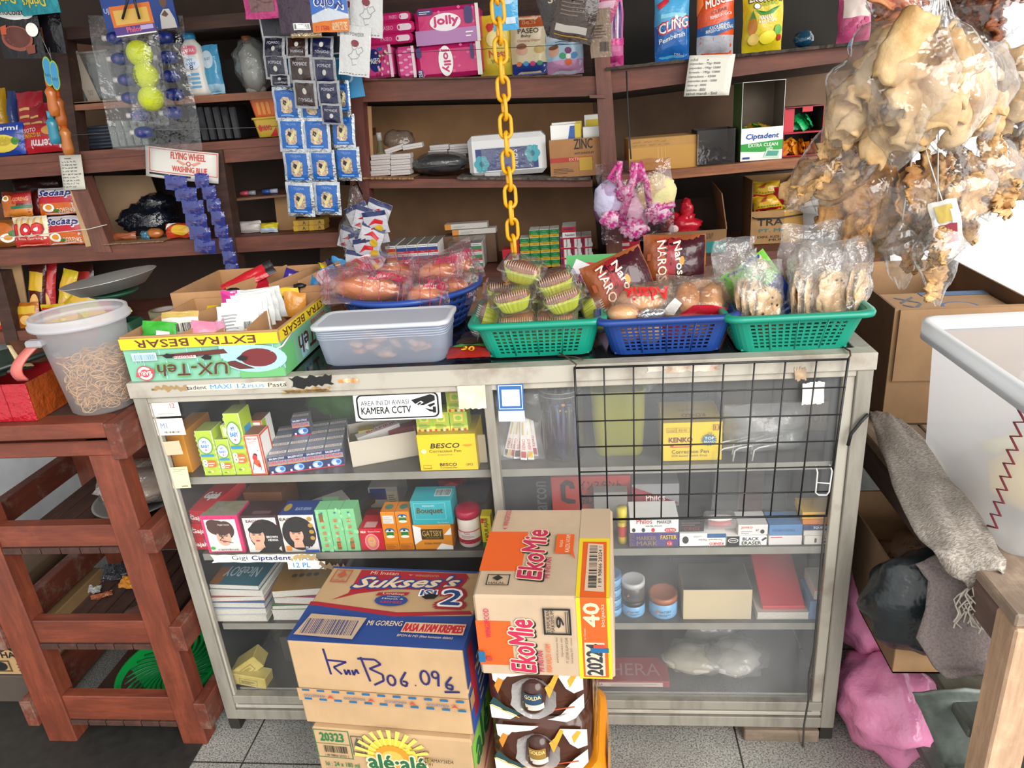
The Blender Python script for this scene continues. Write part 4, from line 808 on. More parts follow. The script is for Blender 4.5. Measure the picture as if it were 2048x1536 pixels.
gjar('wide blue hair cream jar with copper lid',xat(1326,.07,Z3),Z3,.033,.055,'#9a5a3a')
for i in range(4):gjar('blue jar half hidden by the noodle carton, %s of four stacked'%['lowest','second','third','topmost'][i],xat(1222,.07,Z3),Z3+i*.0275,.026,.027,'#3f6f98')
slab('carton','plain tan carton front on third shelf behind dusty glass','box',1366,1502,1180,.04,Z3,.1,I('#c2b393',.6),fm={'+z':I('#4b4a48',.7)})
slab('carton','large grey carton behind the plain tan carton','box',1345,1520,1115,.2,Z3,.15,I('#4a4d4e',.6))
slab('carton','olive grey carton with faint lettering, back right of third shelf','box',1470,1560,1112,.25,Z3,.1,I('#6d6b4e',.6),pr=dict(front=lambda F:F.text('PARK',.1,.7,.7,.9,I('#4d4d44',.6),.03)))
x=xat(1565,.05,Z3);book('flat white notebook under the red folder',x-.002,.04,Z3,.115,.16,.02,'#b9b4aa',0)
rb=thing('red_folder','red folder lying tilted on a white notebook behind dusty glass','folder',(x,.05,Z3+.021),0);MB().box(-.047,.047,0,.16,0,.011,I('#b5303a'),.001).build('cover',rb);MB().box(-.046,.046,-.001,.0,.001,.01,I('#d0404a')).build('spine',rb);rb.rotation_euler=(.35,0,0)
slab('carton','small blue carton at right post, under a white one','box',1617,1662,1203,.04,Z3,.08,I('#5b7fa8',.5));zc=zat(1203,.65,.04)
slab('carton','small white carton with red edge on the small blue carton','box',1628,1664,1178,.045,zc+.0005,.08,I('#c9c2b6',.5),pr=dict(front=lambda F:F.rect(0,.85,1,1,rr_).lines(.2,.4,.8,.7,I('#8a8278',.5),2)))
slab('carton','long dark brown carton at back by the right post','box',1610,1672,1118,.15,Z3,.2,I('#4d3a35',.5))
# ---- bottom shelf
yb=SPOT('#c2b36a','#b3a052',25,.4,.65,.6,.1)
for i,(p,s,rt,lb)in enumerate(((at(492,1330,Y=.07),(.105,.05,.04),(0,-.55,.15),'yellowed carton tilted on end in a plastic bag, bottom left'),(at(502,1361,Y=.05),(.11,.04,.034),(0,.1,-.1),'yellowed carton lying flat in a plastic bag, bottom left'))):
 mb=MB().box(-s[0]/2,s[0]/2,-s[1]/2,s[1]/2,-s[2]/2,s[2]/2,yb,.002);F=quadface(mb,(-s[0]/2,-s[1]/2,-s[2]/2),(s[0],0,0),(0,0,s[2]));F.frame(.35,.2,.8,.7,I('#6a6248',.6),.03).lines(.4,.3,.75,.6,I('#6a6248',.6),3)
 mb.build('yellowed_carton',None,(p.x,p.y,max(p.z,Z4+s[2]/2+.001)),rt,label=lb,cat='box',group='yellowed cartons')
mb=MB();mb.lathe([(.08,0),(.085,.03),(.06,.09),(.035,.14),(.028,.19)],CLEAR('#f6f2d8',.08,.12,.4,.8),18,sy=.6,cap=False);mark(mb.build('plastic_bag',None,(-.61,.2,Z4+.001),(0,.12,0)),'cone-shaped clear plastic bag around the yellowed cartons','plastic bag')
slab('carton','dark grey carton in bottom shelf shadow left of noodle carton','box',570,640,1275,.12,Z4,.08,I('#3a3833',.6))
bk=thing('red_book','dark red flat box with a pale spine on the bottom shelf','box',(xat(1255,.05,Z4),.04,Z4));mb=MB().box(-.1,.1,0,.2,0,.018,I('#8a2028'),.001);F=quadface(mb,(-.1,0,0),(.2,0,0),(0,0,.018));F.rect(.05,.15,.92,.85,I('#b9aca0',.5)).text('HERA',.08,.3,.2,.7,I('#5a3a3a',.5),.02).lines(.3,.3,.88,.75,I('#8a7a70',.5),2);F=quadface(mb,(-.1,0,.018),(.2,0,0),(0,.2,0));F.text('HERA',.3,.1,.9,.3,I('#9a6a6c',.5),0).rect(0,.4,1,1,I('#3a2a2c',.5));mb.build('lid',bk)
for i,(px,py,s,c,lb)in enumerate(((1385,1345,(.075,.05,.022),'#b8b2a0','cream cloth bundle in clear bag, bottom shelf, left one'),(1460,1362,(.07,.06,.026),'#c2c0bb','white cloth bundle in clear bag, bottom shelf, right one'))):
 p=at(px,py,Y=.11);tb=thing('cloth_bundle',lb,'bag',(p.x,p.y,Z4+.001),0,'bagged cloth bundles');MB().blob((0,0,s[2]+.004),s,SPOT(c,c,20,.3,.7,.8,.5),i+3,.25,3).build('cloth',tb);MB().blob((.01,0,s[2]+.009),(s[0]*1.12,s[1]*1.08,s[2]*1.3),CLEAR('#f4f4f0',.2,.15,.5,.9),i+9,.3,3,20,12).build('plastic_bag',tb)
 if i==0:MB().tube([(.05,-.03,.01),(.058,-.02,.03),(.06,.0,.045)],.003,I('#c04a50',.5)).build('red_trim',tb)
clear_bag('plastic_bag',.14,.1,.05,None,CLEAR('#e8e8e4',.2,.15,.5,.9),31,(.49,.2,Z4+.002),(.5,0,.2));mark(COL.objects[-1],'dusty crumpled clear bag at the back of bottom shelf, right end','plastic bag')
# ================= on the counter top
CT=H+.0006
# ---- tray cut from a tea carton
def cardtray(name,label,x0,x1,y0,y1,z0,z1,m,mi=None,divs=(),t=.004,pr=None):
 o=thing(name,label,'cardboard tray',(0,0,0));mi=mi or m
 mb=MB().box(x0,x1,y0,y0+t,z0,z1,mi,0,{'-y':m}).box(x0,x1,y1-t,y1,z0,z1,mi,0,{'+y':m}).box(x0,x0+t,y0+t,y1-t,z0,z1,mi,0,{'-x':m}).box(x1-t,x1,y0+t,y1-t,z0,z1,mi,0,{'+x':m}).box(x0+t,x1-t,y0+t,y1-t,z0,z0+t,mi)
 if pr:
  pr[0](quadface(mb,(x0,y0,z0),(x1-x0,0,0),(0,0,z1-z0)))
  if len(pr)>1:pr[1](quadface(mb,(x1,y0,z0),(0,y1-y0,0),(0,0,z1-z0)))
 mb.build('body',o)
 for(xa,ya,xb,yb,top)in divs:
  a,b=V((xa,ya,z0+t)),V((xb,yb,z0+t));n=V((-(b-a).y,(b-a).x,0)).normalized()*.0015;h=V((0,0,top-z0-t))
  MB().add([a-n,b-n,b+n,a+n,a-n+h,b-n+h,b+n+h,a+n+h],[(3,2,1,0),(4,5,6,7),(0,1,5,4),(1,2,6,5),(2,3,7,6),(3,0,4,7)],mi).build('divider',o)
 return o
def p_tea(F):
 br,gg,sky=I('#5a2a28',.6),I('#63a86a',.6),I('#9cc8d4',.6)
 F.rect(0,0,1,.73,I('#79b296',.6));R=random.Random(8)
 for i in range(26):u=R.random();v=R.uniform(.05,.6);F.rect(u,v,u+.006,v+R.uniform(.1,.3),sky)
 F.rect(.72,0,1,.2,gg).ell(.83,.42,.2,.3,sky).rect(.62,.45,.85,.73,sky).poly([(.2,.58),(.65,.66),(.67,.56),(.42,.52)],br).poly([(.62,.35),(.7,.4),(.82,.2),(.72,.2)],br).ell(.855,.44,.115,.2,I('#6b2528',.6)).ell(.69,.44,.03,.05,sky)
 F.rect(0,.73,1,.97,I('#d3bd1f',.6));F.text('EXTRA BESAR',.1,.765,.86,.93,I('#5a2a24',.6),.035,0,180)
 F.text('UX-Teh',.19,.1,.66,.4,I('#5f9a5a',.6),.06,.15,180).text('UX-Teh',.2,.12,.65,.38,br,.02,.15,180)
 F.ell(.115,.2,.055,.17,I('#c8464f',.6)).ell(.115,.2,.047,.145,I('#d8d4c8',.6)).ell(.115,.2,.03,.09,I('#c8464f',.6)).poly([(.05,.12),(.06,.22),(.18,.3),(.175,.2)],I('#c8464f',.6)).text('BARU',.075,.155,.155,.25,I('#e8dcd4',.6),.03,0,180)
 F.rect(.06,.48,.22,.66,I('#b9cdd0',.6));F.bars(.07,.5,.21,.62,I('#6f96a8',.6),24).rect(.33,.5,.47,.56,I('#d8c8c8',.6)).text('vetonis',.33,.5,.46,.56,I('#c03a4a',.6),.03,0,180)
 for u,v in((.26,.57),(.5,.5),(.72,.45)):F.poly([(u,v),(u+.03,v+.06),(u+.07,v+.02),(u+.06,v-.05),(u+.02,v-.05)],I('#1c1c1a',.7))
def p_tea2(F):
 F.rect(0,0,1,.73,I('#74a98a',.6)).rect(0,0,.2,.6,I('#62ad6c',.6)).rect(.3,.05,.45,.5,I('#9cc8d4',.6)).rect(0,.73,1,.97,I('#d3bd1f',.6)).text('EXTRA BESAR',.06,.765,.95,.93,I('#5a2a24',.6),.035,0,180).text('UX-Teh',.28,.15,.95,.55,I('#5a2a28',.6),.03,.15,180).text('vetonis',.55,.56,.85,.68,I('#c03a4a',.6),.03,0,180)
TX0,TX1,TY0,TY1,TZ=-.744,-.402,.006,.312,1.034
ct=CARD('#b58a60')
cardtray('sachet_tray','green and yellow tea carton cut into a tray, lettering upside down',TX0,TX1,TY0,TY1,CT,TZ,CARD('#b58a60',.1),ct,((-.63,.02,-.55,.305,TZ-.006),(-.47,.01,-.50,.3,TZ+.004),(-.565,.02,-.545,.14,TZ-.012),(-.70,.16,-.62,.30,TZ-.006)),pr=(p_tea,p_tea2))
TZ2=1.048
cardtray('sachet_tray','plain brown carton tray with dividers behind the tea carton tray',-.805,-.405,.318,.575,CT,TZ2,ct,ct,((-.66,.325,-.60,.56,TZ2+.006),(-.55,.325,-.49,.56,TZ2+.008),(-.475,.325,-.44,.56,TZ2+.012)),pr=(lambda F:None,lambda F:F.poly([(.12,.75),(.2,.9),(.26,.75),(.2,.6)],I('#d9c3a0',.7)).ell(.4,.35,.07,.18,I('#9a4a30',.7)).ell(.4,.35,.05,.13,ct)))
mb=MB();F=quadface(mb,(-.6,.5705,CT+.03),(.18,0,0),(0,0,.07));F.text('pokky.idn',.1,.6,.6,.9,I('#9a4030',.7),.02,0,180);[F.ell(.68+.1*i,.75,.035,.1,I('#9a4030',.7))for i in range(3)];mb.build('printed_lettering',[o for o in COL.objects if o.name=='sachet_tray.001'][0])
for i,(x,y,z,k)in enumerate(((-.64,.314,TZ+.004,0),(-.47,.314,TZ+.006,0))):
 mb=MB().tube([(x,y-.008,z-.05),(x,y-.009,z),(x,y+.009,z+.012),(x,y+.011,z-.03)],.0025,I('#141414',.5),6).blob((x,y,z+.01),(.016,.01,.006),I('#141414',.5),i,.3);mark(mb.build('plastic_tie'),'black plastic tie knotted over the joint of two trays, %s one'%('left','right')[i],'tie')
rod('string_tie','white string from oval on the tea carton round its right corner','string',[(TX1-.055,TY0-.002,1.0-.013),(TX1-.02,TY0-.004,.99),(TX1+.004,TY0-.002,1.0),(TX1+.006,TY0+.05,1.012)],.0018,I('#d8d4c8',.7),n=6)
# sachets in the trays
def sach(lab,x,y,z,w,h,c,rot,pr=None,t=.012,c2=None,grp='sachets in the cardboard trays',metal=0,cat='sachet',name='sachet',seed=None):
 mb=MB();F=pack(mb,w,h,t,FILM(c,.25,.35,28,metal),seed=seed or int(abs(x*999+y*777)),nx=8,ny=8)
 if c2:F.rect(.02,.06,.98,.4,FILM(c2))
 if pr:pr(F)
 return mb.build(name,None,(x,y,z),rot,label=lab,cat=cat,group=grp)
bar=lambda F:F.bars(.6,.2,.85,.6,kk,12)
sach('green snack packet at the left front corner of the tea tray',-.69,.05,1.0,.075,.05,'#2f9a2a',(-.3,.1,0),lambda F:F.rect(.45,.2,.85,.6,ww))
sach('white and gold packet at the left end of the tea tray',-.665,.10,.995,.08,.06,'#d8d4c8',(-.2,.05,.1),lambda F:(F.rect(0,.8,1,1,I('#b5984a',.3)),F.bars(.3,.3,.5,.6,kk,10),F.bars(.55,.3,.9,.6,kk,10)))
sach('pink packet leaning on the curved divider of the tea tray',-.6,.055,.985,.06,.06,'#cf7f9a',(-.5,.3,.3))
sach('second pink packet crossing the leaning pink packet',-.575,.075,.985,.06,.055,'#c98aa4',(-.4,-.3,-.3))
sach('blue and white packet beside pink packets in tea tray',-.58,.12,1.0,.055,.06,'#1f4a9a',(-.5,-.5,-.6),lambda F:F.rect(.1,.2,.9,.5,I('#b9c8d8')))
sach('magenta and white packet standing tallest in the tea tray',-.58,.21,1.0,.08,.07,'#d8d4d8',(-.15,.05,.05),lambda F:(F.rect(0,.6,.48,1,I('#c92a8a',.35)),F.text('H',.6,.65,.75,.9,kk,.05)))
for i in range(6):sach('white silver-backed powder sachet, %s of the bundle in the tea tray'%['front','second','third','fourth','fifth','rear'][i],-.528+.004*i,.085+.022*i,.99+.003*i,.085,.075,'#c9ccca',(-.35+.1*i,.06-.02*i,.25),(lambda F:(F.lines(.1,.15,.55,.8,I('#8a8f90',.5),7),F.bars(.65,.15,.85,.55,kk,12)))if i<2 else(lambda F:F.poly([(.4,.6),(.6,.9),(.55,.6)],I('#2a8a4a'))),.01)
sach('red and yellow seasoning packet at the back of the tea tray',-.50,.27,1.0,.08,.055,'#d8b81e',(-.2,0,.1),lambda F:F.rect(0,0,.4,1,I('#b8281e',.35)))
sach('orange packet leaning by the red and yellow packet',-.47,.25,.99,.05,.06,'#c98a3a',(-.2,.2,.3))
for i in range(3):sach('white and green candy sachet in right compartment of tea tray, %s'%('left','middle','right')[i],-.45+.018*i,.07+.02*i,.96,.05,.05,'#c9d4c4',(-.6,.3*i-.2,.4*i),lambda F:F.rect(.2,.3,.8,.6,I('#3a8a3a')))
sach('yellow packet lying at the back left of the tea tray',-.655,.24,.99,.06,.05,'#d8b41e',(-.9,0,.2))
for i in range(3):sach('dark packet lying low in left compartment of tea tray, %s'%('front','middle','rear')[i],-.70+.01*i,.07+.06*i,.96,.06,.06,('#26282a','#3a3a30','#2e3a2e')[i],(-1.2,.1,.3*i))
sach('long glossy red packet leaning in the rear tray',-.64,.42,1.035,.14,.04,'#b81f2a',(-.7,-.35,.5),lambda F:F.rect(.85,0,1,1,kk))
sach('second long red packet under the first in the rear tray',-.66,.40,1.0,.15,.04,'#a8182a',(-.8,-.3,.5))
sach('purple and white packet in middle of the rear tray',-.55,.45,1.02,.05,.045,'#3a2a7a',(-.6,.5,.4),lambda F:F.rect(.2,.3,.8,.6,I('#a8a0c8')))
for i,c in enumerate(('#2f7fb8','#d8d8dc','#2f86c0','#c9b41e','#1f2f5a','#3a8ac0')):sach('small %s candy packet at right end of the rear tray'%('sky blue','white','bright blue','yellow','navy','pale blue')[i],-.455+.012*(i%3),.37+.035*i,1.02+.004*i,.045,.04,c,(-.5,.4*(i-2),.5*i))
# ---- translucent lunch box
lb=thing('food_container','translucent plastic food box with cloudy lid, dark snacks inside','food container',(-.205,.092,CT));fr=FROST('#e2eafa',.62)
def lr(hw,hd):return rrect(hw,hd,.022)
shell(MB(),[(lr(.122,.044),0),(lr(.13,.05),.006),(lr(.136,.055),.05),(lr(.139,.058),.083)],fr).build('body',lb)
for i in range(4):MB().tube([(x,y,.062+.005*i)for x,y in lr(.1378+.0004*i,.0568+.0004*i)],.0007,FROST('#dfe6f0',.2),5,True).build('rib',lb)
mb=MB();shell(mb,[(lr(.141,.061),.082),(lr(.145,.064),.083),(lr(.145,.064),.09),(lr(.139,.058),.0915),(lr(.134,.053),.0885)],FROST('#eef2f6',.15));mb.add([(x,y,.0885)for x,y in lr(.134,.053)],[tuple(range(28))],FROST('#dfe4ec',.25));mb.build('lid',lb)
R=random.Random(5)
for i in range(14):MB().blob((0,0,0),(.02,.014,.009),SPOT(R.choice(('#b5622a','#5a4a3a','#3a3a40','#8a4a2a')),'#c98a5a',40),i,.3,3,12,8).build('snack',None,lb.location+V((R.uniform(-.09,.1),R.uniform(-.025,.025),.018+.012*(i//5))),(R.random(),R.random(),R.random()),label='small brown snack piece inside the translucent food box',cat='snack',group='snacks in the food box')
# ---- baskets
def basket(name,label,x,yf,z,wb,db,wt,dt,h,m,cols=14,rows=7):
 o=thing(name,label,'basket',(x,yf+db/2,z));r=.026
 def ring(f):
  hw,hd=(wb+(wt-wb)*f)/2,(db+(dt-db)*f)/2;P=[];nf=cols*2+1;ns=13
  fx=hw-r;fy=hd-r
  for side in range(4):
   L=nf if side%2==0 else ns
   for k in range(L+1):
    t=(k+(.28 if 0<k<L else 0)*(-1 if k%2 else 1)*.5)/L;c=[(-fx+2*fx*t,-hd),(hw,-fy+2*fy*t),(fx-2*fx*t,hd),(-hw,fy-2*fy*t)][side];P.append(c)
   cx,cy=[(fx,-fy),(fx,fy),(-fx,fy),(-fx,-fy)][side];a=[-90,0,90,180][side]
   for k in range(1,5):P.append((cx+r*math.cos(math.radians(a+18*k)),cy+r*math.sin(math.radians(a+18*k))))
  return P
 nf,ns=cols*2+1,13;seg=[]
 for L in(nf,ns,nf,ns):seg+=[('s',k,L)for k in range(L)]+[('c',0,0)]*5
 nr=rows*2+1;zs=[0]+[h*(.06+.76*(k+(0,-.14,.14)[0 if k in(0,nr)else 1+(k+1)%2])/nr)for k in range(nr+1)]+[h*.9,h];rings=[ring(zz/h)for zz in zs];n=len(rings[0])
 vs=[(px_,py_,zz)for P,zz in zip(rings,zs)for px_,py_ in P];fs=[]
 for j in range(len(zs)-1):
  for i in range(n):
   sg=seg[i]
   if sg[0]=='s' and 1<=j<=nr and(j-1)%2==1 and sg[1]%2==1 and sg[1]<sg[2]-1:continue
   fs.append((j*n+i,j*n+(i+1)%n,(j+1)*n+(i+1)%n,(j+1)*n+i))
 MB().add(vs,fs,m).add([(px_,py_,0)for px_,py_ in rings[0]],[tuple(range(n))[::-1]],m).build('body',o,solid=.0024)
 R1=rings[-1];c=V((0,0));rim=[[(px_*(1+a/(wt/2)),py_*(1+a/(dt/2)))for px_,py_ in R1]for a in(0,.003,.011,.013,.012)]
 shell(MB(),list(zip(rim,(h,h+.003,h+.002,h-.002,h-.008))),m,False).build('rim',o,solid=.0018)
 for u in(.28,.5,.72):
  f0,f1=.04,.93;a=V((-wb/2+wb*u,-db/2-.0018,h*f0));b=V((-wt/2+wt*u,-(db+(dt-db)*f1)/2-.0018,h*f1));MB().tube([a,b],.0016,m,6).build('rib',o)
 for u in(-.42,.42):MB().box(wb*u-.012,wb*u+.012,-db/2+.004,-db/2+.02,-.0004,.004,m).build('foot',o)
 return o
gm,bm=I('#118a72',.35,0,'plastic'),I('#1b3d82',.35,0,'plastic')
B1,B2,B3=(.116,.058),(.369,.044),(.609,.028);BH=.077;BZ=CT+.0006
basket('basket','teal green perforated basket holding packed yellow cupcakes',B1[0],B1[1],BZ,.212,.145,.252,.188,BH,gm)
basket('basket','royal blue perforated basket of breads between two green baskets',B2[0],B2[1],BZ,.212,.145,.252,.188,BH,bm)
basket('basket','teal green perforated basket of flat breads at right end',B3[0],B3[1],BZ,.205,.15,.25,.2,BH,gm)
# round basket
rb_=thing('round_basket','large round blue woven-look plastic basket of bagged breads','basket',(-.205,.335,CT));bl2=I('#24448f',.35,0,'plastic')
def rprof(f):return .12+.045*f**.8
mb=MB();NN=96
mb.grid(lambda u,v:(rprof(v)*math.cos(2*math.pi*u),rprof(v)*math.sin(2*math.pi*u),.094*v),NN,11,bl2,True,True,lambda i,j:not(i%2==1 and j%2==1 and 0<j<10));mb.add([(rprof(0)*math.cos(2*math.pi*k/40),rprof(0)*math.sin(2*math.pi*k/40),0)for k in range(40)],[tuple(range(40))[::-1]],bl2);mb.build('body',rb_,solid=.0025)
MB().lathe([(.165,.088),(.172,.09),(.174,.096),(.168,.101),(.161,.098)],bl2,64,cap=False).build('rim',rb_,solid=.002)
# ---- cupcakes in clear clamshells
cake_m=SPOT('#6d3014','#9c5626',60,.35,.65,.7,.5);cup_m=I('#b9bf2a',.45,0,'paper_cup');CL=CLEAR('#ffffff',.06,.08,.6,.15)
def cupcake():
 o=thing('packed_cupcake','x','cupcake',(0,0,0),0,'cupcakes in the green basket');n=60
 vs=[];
 for f,z in((0,0),(.6,.0),(.72,.004),(.92,.022),(1,.03)):
  for k in range(n):
   a=2*math.pi*k/n;q=f*(1+(.03 if k%2 else-.03)*(f>.65));vs.append((.037*q*math.copysign(abs(math.cos(a))**.75,math.cos(a)),.03*q*math.copysign(abs(math.sin(a))**.75,math.sin(a)),z))
 MB().add(vs,[(j*n+i,j*n+(i+1)%n,(j+1)*n+(i+1)%n,(j+1)*n+i)for j in range(4)for i in range(n)],cup_m,False).build('paper_cup',o)
 MB().blob((0,0,.028),(.036,.029,.012),cake_m,3,.1,4,20,10).build('cake',o)
 mb=MB();P=rrect(.041,.035,.012);shell(mb,[(P,.027),(rrect(.047,.041,.01),.028),(rrect(.047,.041,.01),.029),(rrect(.041,.035,.012),.031),(rrect(.039,.033,.012),.042),(rrect(.034,.028,.012),.046)],CL,False);mb.add([(x,y,.046)for x,y in rrect(.034,.028,.012)],[tuple(range(28))],CL)
 for i in range(14):x=-.03+.06*i/13;mb.box(x-.0009,x+.0009,-.0345,-.0335,.031,.043,CL)
 for i in range(14):x=-.03+.06*i/13;mb.tube([(x,-.034,.041),(x,-.029,.0462),(x,-.018,.0472)],.0007,I('#c9b4a0',.15),4)
 mb.build('clear_lid',o);shell(MB(),[(rrect(.03,.024,.01),-.002),(rrect(.036,.03,.011),.004),(rrect(.04,.034,.012),.027)],CL).build('clear_tray',o);return o
c0=cupcake();c0.location=(0,0,-50)
def pw(px,py,Y):return at(px,py,Y=Y)
for i,(px,py,Y,rt,lb_)in enumerate(((1040,548,.12,(.15,.28,-.12),'topmost packed cupcake on the pile, tilted down to the right'),(1115,573,.11,(.1,-.22,.15),'packed cupcake second highest, on the right of the pile'),(1030,606,.088,(.1,-.16,.1),'packed cupcake at front left, just above the rim'),(1130,606,.088,(.1,-.25,.15),'packed cupcake at front right, just above the rim'),(1008,590,.145,(.1,.1,.1),'packed cupcake mostly hidden behind the front left one'),(992,628,.13,(0,-1.2,.1),'packed cupcake on its side at the left end of basket'),(1172,622,.13,(0,1.2,.0),'packed cupcake on its side at the right end of basket'),(1036,640,.105,(.55,0,.05),'packed cupcake tipped on edge at front, left of two'),(1112,638,.105,(.55,0,-.05),'packed cupcake tipped on edge at front, right of two'),(1080,600,.15,(.2,.1,.4),'packed cupcake in the middle of the pile'),(1140,590,.165,(.1,-.2,.1),'packed cupcake at the back right of pile'))):
 p=pw(px,py,Y);o=c0 if i==0 else copy_tree(c0);p.z=max(p.z-.014,CT+.03 if i<7 else CT+.02);o.location=p;o.rotation_euler=rt;o['label']=lb_
for i in range(4):o=copy_tree(c0,None,(B1[0]-.07+.05*i,B1[1]+.075,CT+.006),(0,0,.1*i),'packed cupcake at the basket bottom seen through its holes, '+nth(i,4))
# ---- breads in the blue basket
bread_m=SPOT('#8f5524','#cf9858',22,.35,.65,.55,.6);bun_m=SPOT('#b5783c','#dcb27e',16,.3,.62,.55,.5)
def naros(lab,px,py,Y,rot,w=.13,h=.12):
 o=thing('bread_pack',lab,'bread',pw(px,py,Y),rot,'packed breads in the blue basket');mb=MB();F=pack(mb,w,h,.05,FILM('#8a4a28',.3),seed=int(px),nx=12,ny=12,seal=.05);pl=FILM('#3a161e',.2)
 F.poly([(.42,.02),(.98,.02),(.98,.98),(.3,.98)],pl).poly([(.33,.3),(.4,.98),(.6,.98),(.52,.3)],FILM('#8a1f28',.3));cr=I('#e8dcc8')
 F.textq('NAROS',(.2,.9),(.03,-.76),(.17,.03),I('#a02a20'),.08);F.textq('NAROS',(.205,.88),(.03,-.72),(.14,.03),cr,.02);F.textq('Naros',(.47,.87),(.08,-.58),(.12,.03),cr,.04);F.ell(.62,.55,.04,.08,I('#d8862a')).lines(.06,.15,.12,.9,I('#a05038',.5),2)
 mb.build('wrapper',o);return o
naros('brown and purple bread wrapper tilted at left of blue basket',1262,622,.12,(-.25,-.32,.15))
naros('brown and purple bread wrapper standing upright at back centre',1345,578,.16,(-.15,.04,-.05),.125,.11)
clf=CLEAR('#fff8f0',.1,.12,.55,.8)
ad=thing('bread_pack','clear bread bag with upside-down red brand script in front of wrappers','bread',pw(1285,618,.085),(-.5,0,.05),'packed breads in the blue basket');mb=MB();mb.blob((0,0,.02),(.05,.018,.026),bread_m,3,.12,2);mb.build('bread',ad)
mb=MB();F=pack(mb,.125,.075,.05,clf,seed=8,nx=12,ny=10);F.text('Adank',.2,.42,.9,.78,I('#c01f24'),.05,-.2,180).rect(.1,.08,.5,.14,I('#c01f24'));mb.build('wrapper',ad,(0,0,-.02))
sp=thing('bread_pack','clear bag with two browned bread slabs at front right of blue basket','bread',pw(1385,625,.075),(-.7,.1,-.1),'packed breads in the blue basket');
for s in(-1,1):MB().blob((.012+s*.024,0,.03),(.025,.018,.034),bread_m,5+s,.15,2.5).build('bread',sp)
mb=MB();F=pack(mb,.15,.09,.055,clf,seed=14,nx=14,ny=12,wr=.006);F.poly([(.3,.02),(.9,.05),(.95,.22),(.5,.18)],FILM('#b01f30',.25)).poly([(.1,.05),(.25,.02),(.35,.2),(.25,.3)],FILM('#d8d4d0',.15));mb.build('wrapper',sp,(0,0,-.012))
b=thing('bread_pack','pale round bun in clear wrapper at left front of blue basket','bread',pw(1245,628,.075),0,'packed breads in the blue basket');MB().blob((0,0,0),(.032,.028,.02),bun_m,2,.08).build('bread',b);MB().blob((0,0,.002),(.036,.031,.023),clf,3,.12,3,18,10).build('wrapper',b)
mb=MB();mb.blob((0,0,0),(.03,.014,.012),FILM('#c9ccd0',.12,.8,60,.8),3,.4,4,20,10);mark(mb.build('bread_pack',None,pw(1300,628,.07),(.2,0,0)),'shiny silver crumpled wrapper at the front of blue basket','bread','packed breads in the blue basket')
b=thing('bread_pack','pale bread loaf in clear bag behind the two bread slabs','bread',pw(1400,600,.15),(-.3,0,.1),'packed breads in the blue basket');MB().blob((0,0,.01),(.04,.022,.035),bun_m,12,.15).build('bread',b);mb=MB();pack(mb,.13,.11,.05,clf,seed=23,wr=.008);mb.build('wrapper',b,(0,0,-.04))
for i in range(7):mark(MB().blob((0,0,0),(.034,.03,.02),(bread_m,bun_m,FILM('#8a2430'))[i%3],i,.12).build('bread_roll',None,(B2[0]-.078+.05*(i%4),B2[1]+.05+.06*(i//4),CT+.027),(0,0,i)),'bread low in the blue basket seen through its holes, %s %s row'%(nth(i%4,4 if i<4 else 3),('front','rear')[i//4]),'bread','breads low in the blue basket')
q=pw(1400,530,.25);mb=MB().box(-.012,.012,-.001,.001,0,.032,I('#e08a1a')).tube([(0,.002,.01),(0,.02,CT-q.z)],.0015,I('#b8651a'),5);mark(mb.build('price_card',None,q),'small bright orange card on a stick behind the blue basket','card')
# ---- right basket: flat breads
flat_m=SPOT('#b98a56','#e2c79c',40,.35,.62,.65,.8)
def flatbag(lab,px,py,Y,w,h,n,yaw,tilt,seed):
 o=thing('flatbread_bag',lab,'flatbread bag',pw(px,py,Y),(tilt,0,yaw),'flatbread bags in the right basket');R=random.Random(seed)
 for k in range(n):
  mb=MB();mb.blob((R.uniform(-.002,.002),-.012*(n-1)/2+.012*k,h*.42),(w*.44,.006,h*.42),flat_m,seed*7+k,.3,2.6,26,12);[mb.blob((R.uniform(-.3,.3)*w,-.012*(n-1)/2+.012*k-.006,h*R.uniform(.2,.75)),(.003,.0012,.0025),I('#3a2418',.7),1,.2,2,6,4)for _ in range(5)]
  mb.build('flatbread',o)
 mb=MB();pack(mb,w*1.12,h*1.45,.012*n+.012,CLEAR('#ffffff',.14,.1,.6,1.,40),seed=seed+40,nx=16,ny=18,wr=.011,seal=.02);mb.build('plastic_bag',o);return o
flatbag('small bag of flat breads at left front of the right basket',1500,632,.06,.075,.085,3,1.0,-.1,2)
flatbag('small bag of pale flat bread beside the green printed pouch',1535,640,.055,.075,.08,2,.5,-.15,3)
flatbag('bag of speckled flat breads in middle of the right basket',1605,632,.075,.09,.1,3,1.1,-.05,4)
flatbag('bag of golden flat breads right of the middle one',1660,630,.07,.095,.1,3,.35,-.05,5)
flatbag('rightmost bag of flat breads in the right basket',1705,628,.08,.085,.105,3,.9,-.02,6)
flatbag('tall clear bag of flat breads at the back of the right basket',1610,615,.14,.11,.12,2,.1,.05,7)
flatbag('back left bag of flat breads behind the green printed pouch',1470,620,.13,.08,.1,2,.3,-.1,8)
mb=MB();F=pack(mb,.1,.15,.035,FILM('#1f3f8f',.3),seed=5);F.poly([(0,.55),(1,.62),(1,1),(0,1)],FILM('#6ab82a',.3)).poly([(0,.0),(.55,0),(.5,.6),(0,.56)],FILM('#8a5a2e',.3)).poly([(.55,.8),(.95,.75),(.9,.97),(.5,.97)],FILM('#e0c8a0',.3)).ell(.3,.75,.12,.06,I('#e8e4dc')).ell(.28,.74,.05,.03,I('#5a3a20')).lines(.65,.1,.9,.5,I('#8aa0d0'),5)
mark(mb.build('snack_pouch',None,pw(1568,650,.09),(-.1,-.62,-.15)),'green and blue printed snack pouch leaning left in the right basket','pouch')
